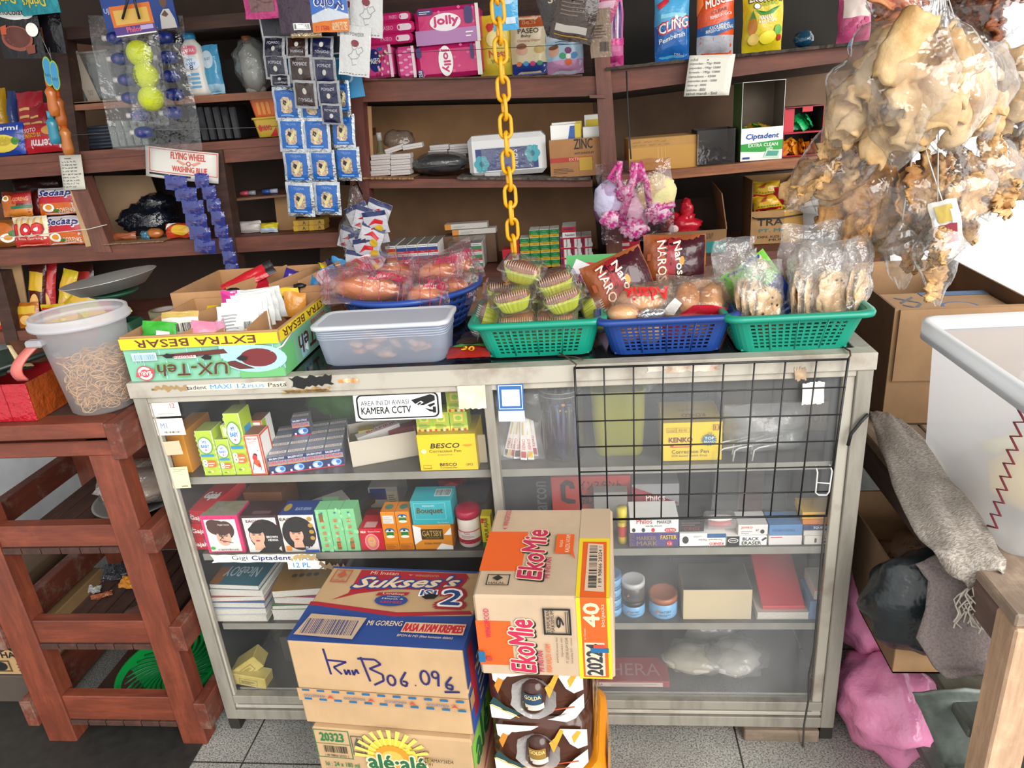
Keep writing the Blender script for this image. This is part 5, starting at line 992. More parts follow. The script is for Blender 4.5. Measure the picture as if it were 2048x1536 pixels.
# ---- breads in the round basket
pk=CLEAR('#fcebee',.09,.1,.55,.8)
def rbread(lab,px,py,Y,s,rot,seed,bag=1.35,txt=True,m=None):
 o=thing('bread_bag',lab,'bread',pw(px,py,Y),rot,'pink bagged breads in the round basket');MB().blob((0,0,0),s,m or SPOT('#a85a22','#c4813a',6,.35,.65,.35,.1),seed,.08).build('bread',o)
 w,h=s[0]*2*bag,s[2]*2*bag*1.25;mb=MB();F=pack(mb,w,h,s[1]*2.5,pk,seed=seed,wr=.01,nx=16,ny=14)
 if txt:F.text('Lauran',.55,.55,.95,.85,I('#a81f48'),.02,.3)
 for k in range(5):F.line([(.05+.2*k,.1),(.1+.2*k,.45),(.04+.2*k,.9)],I('#b0365a'),.0016)
 mb.build('plastic_bag',o,(0,0,-h/2+.004));return o
rbread('pink bag with a long glossy bread at front left of round basket',735,578,.22,(.075,.035,.026),(-.6,.12,.1),3)
rbread('pink bag with an orange bread roll at right of round basket',872,545,.30,(.05,.032,.024),(-.5,-.15,-.1),5)
rbread('pink bag lettered in crimson at the back right of round basket',905,540,.38,(.05,.03,.03),(-.2,-.35,.2),6)
rbread('pink bag of bread in the middle back of round basket',800,548,.36,(.06,.03,.026),(-.4,.1,.2),7)
rbread('small pink bag of round bread at front right of round basket',850,590,.21,(.04,.034,.024),(-.5,0,0),9)
rbread('pink bag of bread at the left edge of round basket',700,565,.3,(.05,.03,.026),(-.3,-.2,.4),11)
rbread('brown bread lying against right wall of round basket',905,580,.3,(.045,.034,.026),(-.8,0,0),12,txt=False)
for i in range(5):mark(MB().blob((0,0,0),(.045,.035,.022),SPOT('#8a4a22','#a8642e',6,.35,.65,.4,.1),i,.1).build('bread_roll',None,(-.205+.07*math.cos(i*1.256),.335+.07*math.sin(i*1.256),CT+.03),(0,0,i)),'brown bread roll low in the round basket under the pink bags','bread','breads low in the round basket')
sach('green leafy printed packet at the right back rim of round basket',pw(925,565,.36).x,.36,1.02,.06,.045,'#4a7a4a',(-.4,.3,.2),None,.012,None,'odd packets near the round basket')
sach('dark crisp packet at front of the round basket',pw(775,590,.2).x,.215,1.0,.05,.035,'#3a1a14',(-.6,.2,.1),None,.012,None,'odd packets near the round basket')
# ---- bits between the baskets
sach('red and green packet lettered 30 lying between food box and green basket',-.028,.04,CT+.008,.09,.06,'#8a1f1a',(-1.45,0,.05),lambda F:(F.text('30',.35,.3,.65,.6,I('#e0a81e'),.05),F.rect(.1,.65,.9,.9,I('#4a8a3a'))),.014,None,'odd packets near the round basket')
sach('dull clear-fronted packet behind the packet lettered 30',-.03,.13,CT+.008,.08,.06,'#4a3a30',(-1.45,0,-.2),None,.012,None,'odd packets near the round basket')
p=pw(1175,560,.24);mb=MB().box(-.05,.05,0,.0015,-.04,.05,I('#e4e2e6',.5));F=quadface(mb,(-.05,0,-.04),(.1,0,0),(0,0,.09));F.poly([(.2,.45),(.95,.4),(.95,.8),(.2,.8)],I('#c91f86',.5));mark(mb.build('leaflet',None,p+V((.0,0,-.02)),(-.3,.45,-.1)),'white leaflet with a magenta block between green and blue baskets','leaflet')
mb=MB().box(-.07,.07,0,.0015,-.03,.03,I('#4aa85a',.45));F=quadface(mb,(-.07,0,-.03),(.14,0,0),(0,0,.06));F.ell(.35,.5,.18,.22,I('#c02a30')).text('valpac',.24,.42,.46,.58,I('#e8c8c0'),.03).line([(.6,.3),(.8,.6),(.9,.4)],I('#1f6a3a'),.001);mark(mb.build('price_card',None,pw(1195,535,.3),(-.35,.02,0)),'green card with red oval standing behind the baskets','card')
rod('dry_twig','dry twig of wire lying on the counter edge before green basket','twig',[(.155,.045,CT+.003),(.19,.03,CT+.004),(.205,.012,CT+.004)],.0014,I('#4a3a2c',.9),n=5)
# ---- on the rack top: bucket of rubber bands, red wrapped box
RZ=RT+.0006
bk=thing('plastic_bucket','frosted clear plastic bucket half full of tan rubber bands','bucket',(-.84,.035,RZ));fz=FROST('#f2f1f4',.74)
MB().lathe([(0,.001),(.06,.001),(.066,.006),(.08,.15),(.086,.195)],fz,48,cap=False).build('body',bk)
MB().lathe([(.086,.192),(.097,.193),(.098,.2),(.094,.202),(.094,.214),(.09,.216),(.088,.212)],FROST('#e6e6ea',.3),48,cap=False).build('rim',bk)
a=math.radians(215);P=[V((.09*math.cos(a+t),.09*math.sin(a+t),0))for t in(0,)]
hb=MB();hm=I('#c4645c',.45,0,'plastic')
def hnd(u,v):
 t=u;y=-.075-.035*math.sin(t*2.4);z=.172-.07*t;x=-.05-.035*t+(v-.5)*.024;return V((x-.012*math.sin(t*3),y,z))
hb.grid(hnd,12,2,hm);hb.build('handle',bk,solid=.004)
MB().box(-.066,-.03,-.092,-.07,.165,.18,FROST('#c3c4c8',.15),.004).build('handle_lug',bk)
R=random.Random(11);mb=MB();rb1,rb2=I('#c9985a',.55,0,'rubber'),I('#d4aa70',.55,0,'rubber')
for i in range(420):
 z=.012+.108*(i/420);a=R.uniform(0,6.28);q=(.06+.08*z)*math.sqrt(R.random())*.92;rad=R.uniform(.009,.017);c=V((q*math.cos(a),q*math.sin(a),z));E=Euler((R.uniform(-1,1)+(1.3 if q>.045 else 0)*math.sin(a)*-1,R.uniform(-.6,.6),R.uniform(0,6))).to_matrix();el=R.uniform(.5,1)
 L=.058+.085*z;P=[]
 for k in range(14):
  p=c+E@V((rad*math.cos(k*.4488),rad*el*math.sin(k*.4488),0));d=math.hypot(p.x,p.y)
  if d>L:p.x*=L/d;p.y*=L/d
  P.append(p)
 mb.tube(P,.0009,rb1 if i%2 else rb2,4,True)
mark(mb.build('rubber_bands',None,bk.location),'heap of tan rubber bands inside the frosted bucket','rubber bands',kind='stuff')
p0=at(75,842,Z=RZ);rbx=thing('red_box','open box wrapped in shiny red and orange cellophane, left of bucket','box',(p0.x-.11,p0.y,RZ));hR=zat(768,p0.x,p0.y)-RZ
MB().box(-.11,.11,0,.003,0,hR,FILM('#a01522',.2,.8,40),.001).box(-.11,.11,.157,.16,0,hR,FILM('#8a1a20',.3)).box(-.11,-.107,.003,.157,0,hR,FILM('#b81a28')).box(-.107,.107,.003,.157,0,.004,FILM('#8a1a20')).build('body',rbx);MB().box(.107,.11,.0031,.157,0,hR,FILM('#8a3f18',.22,.7,36)).build('side_panel',rbx)
for i in range(4):[MB().box(-.11+.055*i-.0006,-.11+.055*i+.0006,-.001,0,.0,hR,FILM('#7a101c')).build('wrap_crease',rbx)]
for i,(c,w)in enumerate((('#3a2a24',.08),('#1f2a24',.1),('#7a1f24',.07),('#26302a',.08),('#c9b48a',.03),('#5a3a2a',.09))):sach('dark packet lying in the open red box, %s'%('front left','front right','second','third','small cream one','rear')[i],rbx.location.x-.06+.022*i,.0+.018*i,RZ+hR-.012+.003*i,w,.06,c,(-1.1+.1*i,.1*i-.2,.3*i),None,.012,None,'packets in the red box')
mark(MB().tube([rbx.location+V((-.1,.02,hR+.004)),rbx.location+V((.0,.06,hR+.012)),rbx.location+V((.1,.14,hR+.03))],.006,I('#1c2622')).build('cable'),'black cord lying across the open red box','cord')
# ---- on the rack shelves
zr=rks[0]+.001;p=at(240,1042,Z=zr);pl=thing('metal_plate','grey enamel plate on the second rack shelf under bagged meat','plate',(p.x-.0,max(p.y+.09,.09),zr));MB().lathe([(0,.002),(.07,.003),(.1,.014),(.108,.016),(.108,.018),(.1,.017),(.07,.006),(0,.005)],I('#8f918e',.4,.5,'enamel'),40).build('body',pl)
mt=thing('meat_bag','pale raw meat in a clear plastic bag on the grey plate','food bag',pl.location+V((0,0,.007)));MB().blob((0,0,.036),(.085,.075,.03),SPOT('#c9a08a','#dccabb',9,.35,.65,.5,.4),7,.3,2.5,24,14).build('meat',mt);MB().blob((.005,0,.045),(.094,.084,.045),CLEAR('#f6f2ee',.3,.15,.5,.9),17,.35,2.5,24,16).build('plastic_bag',mt)
zr=rks[1]+.001
for i,(px,py,s,c,lb_)in enumerate(((255,1182,(.05,.035),'#c07a1e','orange crumpled candy wrapper on the third rack shelf'),(235,1165,(.085,.05),'#23242b','black crumpled wrapper behind the orange wrapper'),(190,1190,(.03,.02),'#9a9a96','tiny grey wrapper scrap left of the orange wrapper'),(205,1200,(.05,.014),'#8a4a2a','flat orange-brown wrapper strip on the third rack shelf'))):
 p=at(px,py,Z=zr);mb=MB();pack(mb,s[0],s[1],.012,FILM(c,.3,.8,50),seed=i+3,wr=.006);mark(mb.build('candy_wrapper',None,(p.x,max(p.y,RY+.04),zr+.008),(-1.1,.1,.2*i)),lb_,'wrapper','wrappers on the rack shelf')
p=at(275,1232,Z=zr);mark(MB().blob((0,0,.014),(.055,.03,.014),SPOT('#5a4038','#7a2a24',12),4,.2).build('dark_packet',None,(p.x+.02,max(p.y,RY+.05),zr),(0,0,.3)),'dark red-grey packet lying by right leg on third rack shelf','packet')
zr=rks[2]+.001;p=at(330,1345,Z=zr+.015);gt=thing('round_tray','bright green round tray with swirled ribs on bottom rack shelf','tray',(-.965,.13,zr+.001),(.06,-.05,0));gp_=I('#14a04a',.35,0,'plastic')
rg=.142
MB().lathe([(0,.004),(rg*.88,.004),(rg*.95,.016),(rg,.018),(rg,.002),(rg*.97,.001),(rg*.96,.012)],gp_,64,cap=False).build('body',gt)
mb=MB()
for k in range(28):
 a=2*math.pi*k/28;mb.tube([(rg*q*math.cos(a+q*1.1),rg*q*math.sin(a+q*1.1),.005)for q in(.12,.25,.4,.55,.7,.84)],[.001,.0018,.0026,.0034,.0042,.003],I('#0f6f38',.4,0,'plastic'),6)
mb.build('rib',gt)
# ================= goods on the wall shelf
def zb_(key,px,Y,dz=.001):
 x=xat(px,Y,BD[key][1]);z=bz(key,x)+dz
 return z
def sh(key,name,label,cat,a,b,t,d,m,Y=.88,dz=.0015,**k):
 return slab(name,label,cat,a,b,t,Y,zb_(key,(a+b)/2,Y,dz),d,m,**k)
def shp(key,name,label,cat,a,b,t,th,film,pr=None,Y=.92,dz=.0015,group=None,lean=-.06,yaw=0,roll=0,back=None,seed=None,z=None,wr=.004,seal=.06,sealm=None):
 """standing pouch measured from the photo"""
 z=zb_(key,(a+b)/2,Y,dz)if z is None else z;x0,x1=xat(a,Y,z),xat(b,Y,z);h=zat(t,(x0+x1)/2,Y)-z;mb=MB()
 F=pack(mb,x1-x0,h,th,film,back,seed=seed or int(a),wr=wr,seal=seal,sealm=sealm,nx=12,ny=14)
 if pr:pr(F)
 return mb.build(name,None,((x0+x1)/2,Y,z+.001),(lean,roll,yaw),label=label,cat=cat,group=group)
pnk,pnk2,prp=FILM('#c8246c',.3,.25),FILM('#d4488a',.3,.25),I('#3a2f6a')
def soft(mb,w,d,h,m,c=.008):return mb.box(-w/2,w/2,0,d,0,h,m,c)
def softpack(key,label,a,b,t,d,m,pr,Y=.88,dz=.006,group='pink tissue packs',z=None,yaw=0,name='tissue_pack',cat='tissue pack',c=.008,h=None):
 z=zb_(key,(a+b)/2,Y,dz)if z is None else z;x0,x1=xat(a,Y,z),xat(b,Y,z);w=x1-x0;h=h or zat(t,(x0+x1)/2,Y)-z;mb=soft(MB(),w,d,h,m,c);F=boxfaces(mb,w,d,h)['front'];pr(F)
 return mb.build(name,None,((x0+x1)/2,Y,z),(0,0,yaw),label=label,cat=cat,group=group),z+h
def p_paseo(F):F.ell(.62,.55,.14,.36,I('#1f2f7a')).text('PASEO',.5,.46,.73,.62,ww,.04);R=random.Random(3);[F.ell(.72+R.uniform(-.1,.2),.3+R.uniform(-.2,.5),.025,.05,I(R.choice(('#e8b0c4','#a81f4a','#e0d0c0')),.4),8)for _ in range(22)];F.rect(.94,0,1,1,I('#e8c8d8')).rect(.72,.85,.82,.93,I('#2f6ab0')).rect(.1,.1,.25,.22,prp)
o_,zt_=softpack('TM','pink tissue pack with navy circle standing under three flat packs',698,789,93,.12,pnk2,p_paseo)
softpack('TM','narrow pink flowered tissue pack right of the navy circle pack',797,834,93,.12,pnk2,lambda F:(p_paseo(F)if 0 else[F.ell(.5+.3*math.sin(i*2.1),.08*i+.1,.12,.04,I('#e0a0b8'),8)for i in range(11)],F.rect(.85,0,1,1,I('#e0d0d4'))))
for i,(a,b,lb_)in enumerate(((729,826,'lowest'),(730,829,'middle'),(757,821,'topmost'))):
 zn=zt_+.0006;h=(.026,.028,.024)[i]
 softpack('TM','flat bright pink tissue pack, %s of three lying stacked'%lb_,a,b,0,.1,pnk,lambda F:F.text('PASEO',.35,.35,.58,.7,I('#e8a0c0'),.02).rr(.66,.2,.95,.8,I('#e8d0dc'),.5).ell(.7,.5,.02,.16,I('#c0244a')),Y=.885,z=zn,h=h,c=.006);zt_=zn+h
def p_jol(rot):
 def f(F):
  R=random.Random(2);[F.poly([(u,v+.05),(u+.03,v),(u,v-.05),(u-.03,v)],I('#d85a90'))for u,v in[(R.random()*.9+.05,R.random()*.9+.05)for _ in range(14)]]
  if rot:F.ell(.46,.5,.11,.46,ww).textq('jolly',(.40,.86),(0,-.7),(.13,0),I('#c8246c'),.06).rr(.02,.65,.1,.95,prp,.4).rr(.02,.05,.1,.3,prp,.4).text('250',.03,.08,.08,.26,ww,.02,0,90).rr(.84,.5,.89,.95,prp,.4).rect(.93,0,1,1,I('#e0dcd4',.5))
  else:F.rect(0,0,1,.4,I('#b07ab0',.35)).ell(.48,.58,.24,.24,ww).ell(.48,.58,.23,.225,I('#f0e8ec')).text('jolly',.3,.46,.68,.74,I('#c8246c'),.07).rr(.06,.8,.3,.95,prp,.4).lines(.09,.83,.27,.93,ww,2).rr(.78,.5,.9,.95,prp,.3).rect(.95,0,1,1,I('#e0dcd4',.5)).lines(.78,.15,.9,.35,ww,2)
 return f
o_,zt_=softpack('TM','bright pink tissue pack with upright white oval, lower of two',836,966,88,.1,pnk,p_jol(1),c=.012)
softpack('TM','bright pink tissue pack with sideways white oval, upper of two',834,962,12,.1,pnk,p_jol(0),z=zt_+.0006,c=.012)
def p_nessi(F):[F.ell(.5+.18*math.sin(i*1.3),.72+.1*math.cos(i*1.7),.09,.05,I('#c83a3a'),8)for i in range(7)];F.ell(.55,.6,.3,.14,I('#e8d890')).text('Nessi',.3,.3,.9,.42,I('#c8402a'),.04).text('WANGI',.35,.2,.9,.27,I('#7a7a2a'),.02)
shp('TM','wipes_pouch','yellow wipes pouch behind the yellow chain','wipes pouch',963,1028,30,.04,FILM('#d8c03a',.3),p_nessi,.93,.006,'baby wipes pouches')
def p_baby(F):F.rect(0,.8,1,1,FILM('#a8502a',.3)).rect(0,0,1,.2,FILM('#2a3f8a',.3)).rect(0,.2,1,.5,FILM('#d8c8a0',.3)).text('Bells',.35,.85,.75,.93,I('#d8a080')).text('PASEO',.22,.7,.82,.78,I('#3a2a24'),.04).text('Baby',.32,.62,.6,.68,I('#3a2a24'),.02).text('Changing Diaper',.2,.55,.88,.6,I('#b0604a')).ell(.32,.42,.17,.09,skin).ell(.32,.48,.15,.05,I('#8a5a3a',.5)).ell(.82,.42,.14,.07,I('#c0a050'));[F.ell(.2+.2*i,.19,.08,.04,I(c))for i,c in enumerate(('#d8703a','#3a90c8','#c83a7a','#3a8a6a'))]
shp('TM','wipes_pouch','cream wipes pouch with orange-brown top and navy bottom','wipes pouch',1026,1095,33,.04,FILM('#d0c0a0',.3),p_baby,.92,.006,'baby wipes pouches')
def p_baby2(F):F.rect(0,0,1,.25,FILM('#c890b8',.3)).rect(0,.25,1,.6,FILM('#a8c8dc',.3)).ell(.35,.82,.28,.13,I('#2a3a7a')).text('Paseo',.2,.8,.5,.87,ww,.03).rect(.2,.66,.8,.7,I('#2a5a9a')).lines(.25,.52,.85,.6,I('#3a4a6a'),2).ell(.2,.42,.15,.1,skin).ell(.2,.48,.14,.04,I('#7a4a2a'));[F.ell(.6+.16*math.cos(i*1.57),.32+.1*math.sin(i*1.57),.1,.06,I(c),10)for i,c in enumerate(('#3a80b8','#7a3a6a','#3a9a6a','#d8602a'))];F.ell(.6,.32,.07,.045,ww)
shp('TM','wipes_pouch','pale blue and pink wipes pouch left of the shelf post','wipes pouch',1096,1168,36,.045,FILM('#c0d0dc',.3),p_baby2,.92,.006,'baby wipes pouches')
def p_pads(F):[F.rect(.15+.16*i,.3,.24+.16*i,.95,I(('#3a4a8a','#c8ccd8')[i%2],.4))for i in range(5)];F.rect(0,.3,1,.4,I('#d84a90')).rect(0,.0,1,.15,FILM('#b83a7a',.3))
shp('TR','pads_pack','pink pack with blue and white stripes right of the shelf post','pack',1211,1248,-5,.05,FILM('#d070a0',.25),p_pads,.93,.009)
def p_cling(F):F.rect(0,.0,1,.5,FILM('#1f5fa8',.25)).rect(.15,.6,.9,.66,I('#8ad0e8')).textq('CLING',(.08,.36),(.88,.1),(0,.17),I('#c03a50'),.07).textq('CLING',(.1,.375),(.84,.1),(0,.14),ww,.03).textq('Pembersih',(.1,.24),(.75,.1),(0,.07),ww,.02).poly([(.05,.8),(.35,.9),(.38,.82),(.1,.72)],I('#c82a38')).line([(.45,.52),(.6,.58),(.75,.52)],ww,.002).ell(.6,.6,.05,.03,ww).text('500ml',.55,.05,.85,.1,ww).ell(.7,.93,.1,.05,I('#3a9a4a'))
shp('TR','cleaner_pouch','sky blue glass cleaner pouch on the upper right shelf','cleaner pouch',1310,1378,-20,.05,FILM('#4fa8d8',.25),p_cling,.93,.009,'cleaner pouches',yaw=.05)
def p_musc(F):F.rect(0,0,1,.3,FILM('#b0b0b8',.25)).rect(0,.0,1,.04,FILM('#d8502a',.25)).poly([(0,.3),(0,.42),(.5,.46),(1,.55),(1,.4),(.5,.3)],I('#2a5fa0',.35)).textq('Mr',(.3,.82),(.2,.05),(0,.08),ww,.05).textq('MUSCLE',(.2,.68),(.75,.12),(0,.12),ww,.05).textq('CLEAR',(.35,.6),(.45,.06),(0,.05),I('#7a2a1a'),.02).textq('PEMBERSIH KACA',(.3,.53),(.62,.07),(0,.045),ww,.01).textq('KACA BENING',(.3,.385),(.55,.05),(0,.045),ww,.02).textq('BERSIH CEMERLANG',(.2,.325),(.75,.08),(0,.045),ww,.02).line([(.1,.2),(.9,.22)],I('#8a8a92'),.001).line([(.4,.05),(.42,.28)],I('#8a8a92'),.001).line([(.7,.05),(.71,.28)],I('#8a8a92'),.001).poly([(.0,.6),(.15,.75),(.1,.95),(0,.98)],I('#e8702a'))
shp('TR','cleaner_pouch','orange glass cleaner pouch with a blue band','cleaner pouch',1394,1466,-25,.05,FILM('#d8501e',.25),p_musc,.93,.009,'cleaner pouches')
def p_eko(F):F.text('EKONOMI',.12,.78,.95,.92,I('#5a4a2a'),.08).text('EKONOMI',.13,.79,.94,.91,ww,.04).ell(.3,.72,.09,.05,kk).ell(.3,.72,.075,.042,ww).text('ANTI BAU',.42,.72,.85,.77,I('#8ab83a'),.03).poly([(.25,.66),(.6,.62),(.9,.7),(.7,.58),(.4,.58)],I('#3a8a3a')).text('NANAS',.35,.5,.68,.57,ww,.04).text('& JERUK NIPIS',.34,.44,.8,.49,ww,.03).ell(.2,.4,.11,.13,I('#b8741e')).poly([(.12,.5),(.2,.66),(.28,.5)],I('#4a7a2a')).ell(.25,.2,.14,.09,I('#e0c060')).ell(.6,.22,.22,.1,I('#e8d83a')).ell(.85,.32,.09,.08,I('#5aa83a')).ell(.9,.2,.05,.05,I('#c0302a'))
shp('TR','cleaner_pouch','yellow dish soap pouch picturing pineapple, rightmost of three cleaner pouches','cleaner pouch',1483,1562,-22,.055,FILM('#d8c020',.25),p_eko,.93,.009,'cleaner pouches')
z=zb_('TR',1606,.93,.009);mark(MB().blob((0,0,.022),(.024,.022,.022),CLEAR('#2a86b0',.35,.1,.6,.8),4,.35,4).build('plastic_ball',None,(xat(1606,.93,z),.93,z)),'crumpled blue plastic bag lump right of the pineapple pouch','plastic bag')
shp('TR','snack_pack','pink and white pack at the right end of upper shelf','pack',1672,1738,-15,.05,FILM('#b84a78',.3),lambda F:(F.rect(.1,.5,.9,.95,I('#c8b8b0')),[F.ell(.2+.12*i,.3+.07*(i%3),.08,.06,I('#a02a5a'),8)for i in range(6)]),.95,.009)
# ---- middle shelf
def bundle(label,px,py,Y,yaw=0,roll=0):
 p=at(px,py,Y=Y);mb=MB().box(-.03,.03,0,.05,0,.0145,SPOT('#b0a9a6','#c9c3c0',200,.4,.6,.7,0,(1,1,8)),.001);F=quadface(mb,(-.03,0,0),(.06,0,0),(0,0,.0145));F.rect(.02,.42,.98,.5,I('#8f8886',.6))
 return mb.build('paper_bundle',None,p,(0,roll,yaw),label=label,cat='paper bundle',group='white paper bundles')
zb0=zb_('MM',760,.88,.006)
for c,px in enumerate((761,801)):
 for r in range(4):o=bundle('white paper bundle, %s of the %s front column'%(['bottom','second','third','top'][r],('left','right')[c]),px,330,.875+.004*(r%2),.02*(r-1));o.location.z=zb0-.003*c+.0152*r;o.location.x=xat(px,.875,o.location.z)
for c,px in enumerate((875,915)):
 for r in range(5):o=bundle('white paper bundle, %s of the %s rear column'%(['bottom','second','third','fourth','top'][r],('left','right')[c]),px,330,.98,.03*(r-2));o.location.z=zb0-.006-.002*c+.0152*r;o.location.x=xat(px,.98,o.location.z)-.01+.004*r
for i,(px,rl)in enumerate(((790,-.22),(826,-.08))):o=bundle('white paper bundle slanting on top of the front columns, %s one'%('left','right')[i],px,300,.9,.1,rl);o.location.z=zb0+.064+.004*i
mark(MB().blob((0,0,.035),(.05,.03,.03),CLEAR('#e0d8d0',.15,.12,.5,.8),3,.3).build('plastic_wrap',None,(xat(800,.93,zb0+.06),.94,zb0+.058)),'crumpled clear wrap around the slanting paper bundles','plastic wrap')
px_=xat(761,.99,zb0);vb=thing('vial','small glass vial with pale cap against the dark post','bottle',(px_,1.03,zb0-.001));MB().lathe([(0,0),(.011,0),(.011,.05),(.006,.062),(.006,.07)],FROST('#c9c49a',.3),16).build('body',vb);MB().lathe([(0,.07),(.007,.07),(.007,.088),(0,.088)],I('#c9c9c4',.3),12).build('cap',vb);MB().lathe([(.0112,.006),(.0112,.044)],I('#b9a86a',.5),16,cap=False).build('paper_label',vb);vb.scale=(1.2,1.2,1.35)
x=xat(876,.9,zb0);z=zb_('MM',876,.9,.002);bp=thing('black_pouch','black rubber sandals wrapped in clear plastic on middle shelf','packet',(x,.93,z));MB().blob((0,0,.034),(.083,.05,.03),I('#1e2123',.35),6,.12,2,24,14).build('body',bp);MB().blob((0,0,.036),(.088,.054,.034),CLEAR('#ffffff',.05,.1,.6,.9),8,.12,2,24,14).build('plastic_wrap',bp);mb=MB().tube([(-.078,-.02,.028),(-.03,-.046,.03),(.03,-.046,.034),(.078,-.02,.032)],.0035,I('#33383a'));mb.build('edge',bp)
def p_dia(F):
 F.rect(.1,.15,.9,.68,I('#2a3a70'));t=I('#3f9aa8')
 for u,v in((.17,.32),(.83,.5)):[F.ell(u+.055*math.cos(i*1.047),v+.12*math.sin(i*1.047),.045,.1,t,10)for i in range(6)];F.ell(u,v,.03,.07,I('#2a6a80'))
 F.text('SOUV',.56,.2,.64,.62,I('#d8d8dc'),.02,0,270).text('MAXI',.36,.25,.42,.6,I('#5a6a9a'),.01,0,90).rect(.2,.0,.4,.1,I('#b9b9b9',.3))
pd,_z=softpack('MM','white pads pack with navy band and teal flowers under clear wrap',940,1094,268,.09,I('#d4d4d4',.5),p_dia,Y=.885,dz=.008,group=None,name='pads_pack',cat='pack',c=.014)
wv=pd.dimensions;MB().box(-.095,.095,-.004,.096,0,.098,CLEAR('#ffffff',.06,.1,.55,1.),.02).build('clear_wrap',pd)
xz=zb_('MM',1160,.88,.008);zx0,zx1=xat(1102,.875,xz),xat(1231,.875,xz);zx=thing('open_carton','brown carton with a red band and soap boxes on top, behind shelf post','box',((zx0+zx1)/2,.875,xz));wz=zx1-zx0;hz=zat(281,zx0,.875)-xz
mb=MB().box(-wz/2,wz/2,0,.003,0,hz,CARD('#a8794e')).box(-wz/2,-wz/2+.003,.003,.12,0,hz,CARD('#a8794e')).box(wz/2-.003,wz/2,.003,.12,0,hz,CARD('#a8794e')).box(-wz/2,wz/2,.12,.123,0,hz,CARD('#a8794e')).box(-wz/2,wz/2,.0031,.12,0,.003,CARD('#a8794e'));F=quadface(mb,(-wz/2,0,0),(wz,0,0),(0,0,hz));F.text('ZINC',.38,.72,.66,.98,I('#2a2220',.6),.03).text('ANTI DANDRUFF',.38,.58,.68,.64,I('#2a2220',.6),.02).rect(0,.4,.66,.52,I('#a8382a',.6)).text('EXTRA',.3,.42,.5,.5,I('#d8a890',.6),.02).lines(.05,.1,.38,.26,I('#4a382c',.6),4).rect(.45,.15,.65,.5,I('#b8922a',.5));mb.build('body',zx)
def p_nuvo(F):F.rect(.1,.05,.9,.4,rr_).text('NUVO',.22,.1,.85,.36,ww,.05).poly([(.55,.5),(.65,.95),(.98,.95),(.98,.5)],I('#2a5aa8')).rect(.8,.6,1,1,I('#d8c02a'))
for i,(a,b,t,Y,lb_)in enumerate(((1104,1164,249,.90,'white, red and blue soap box at left of the red-banded carton'),(1107,1166,244,.93,'soap box standing just behind the leftmost one in red-banded carton'),(1168,1224,252,.9,'soap box half hidden by the shelf post in red-banded carton'))):
 slab('soap_box',lb_,'box',a,b,t,Y,xz+hz*.45,.03,ww,'soap boxes in the red-banded carton',pr=dict(front=p_nuvo))
slab('soap_box','yellow and blue topped soap box standing tallest behind the post','box',1172,1224,228,.955,xz+hz*.3,.03,ww,'soap boxes in the red-banded carton',pr=dict(front=lambda F:F.rect(.05,.6,.95,.85,YELm).rect(.05,.4,.95,.6,I('#2a5aa8')))if 0 else dict(front=lambda F:F.rect(.05,.75,.95,.9,I('#d8c02a')).rect(.05,.55,.95,.74,I('#2a5aa8'))))
# ---- right middle shelf
tb,_z=softpack('MR','tan taped carton tray without lettering, on right middle shelf',1258,1397,274,.12,CARD('#b58a50'),lambda F:(F.rect(0,0,.98,.72,I('#bf8f45',.35)),[F.line([(.42+.05*i,.7),(.43+.05*i,.2)],I('#d8b070',.3),.0012)for i in range(3)],F.hand(2,.06,.74,.7,.95,I('#7a5a38',.6),.0006)),Y=.88,dz=.0015,group=None,name='carton',cat='box',c=.002,yaw=.06)
zq=zb_('MR',1430,.88,.0015);w0,w1=xat(1393,.88,zq),xat(1469,.88,zq);hq=zat(262,w0,.88)-zq;bx_=thing('clear_box','black box with clear front holding dark shiny packets','box',((w0+w1)/2,.88,zq));ww2=w1-w0
MB().box(-ww2/2,ww2/2,.11,.112,0,hq,kk).box(-ww2/2,-ww2/2+.002,0,.11,0,hq,kk).box(ww2/2-.002,ww2/2,0,.11,0,hq,kk).box(-ww2/2,ww2/2,0,.11,0,.002,kk).build('body',bx_);MB().box(-ww2/2,ww2/2,-.001,0,0,hq,CLEAR('#ffffff',.03,.05,.5,.1)).build('clear_front',bx_)
R=random.Random(4)
for i in range(7):sach('dark shiny packet in the clear fronted black box, %s'%nth(i,7),bx_.location.x-.035+.0115*i,.9+.012*(i%3),zq+.008+.006*(i%2),.035,.03,R.choice(('#2a2a32','#3a3a46','#1f1f28')),(-.7,R.uniform(-.8,.8),R.uniform(-.5,.5)),None,.01,None,'dark packets in the clear fronted box',.5)
zq=zb_('MR',1520,.88,.0015);w0,w1=xat(1480,.875,zq),xat(1564,.875,zq);wq=w1-w0;h1=zat(258,w0,.875)-zq;h2=zat(166,w0,.875)-zq;dbx=thing('display_box','white and green toothpaste display box with an open dark window on top','box',((w0+w1)/2,.875,zq),.05);ow=CARD('#6b5f52')
MB().box(-wq/2,wq/2,0,.001,0,h1,ww).box(-wq/2,-wq/2+.001,.001,.1,0,h2,ww,0,{'+x':ow,'-x':I('#4a6a3a',.5)}).box(wq/2-.001,wq/2,.001,.1,0,h2,ww,0,{'-x':ow}).box(-wq/2,wq/2,.1,.101,0,h2,ow).box(-wq/2,wq/2,.0,.1,h2,h2+.001,ww,0,{'-z':ow}).build('body',dbx)
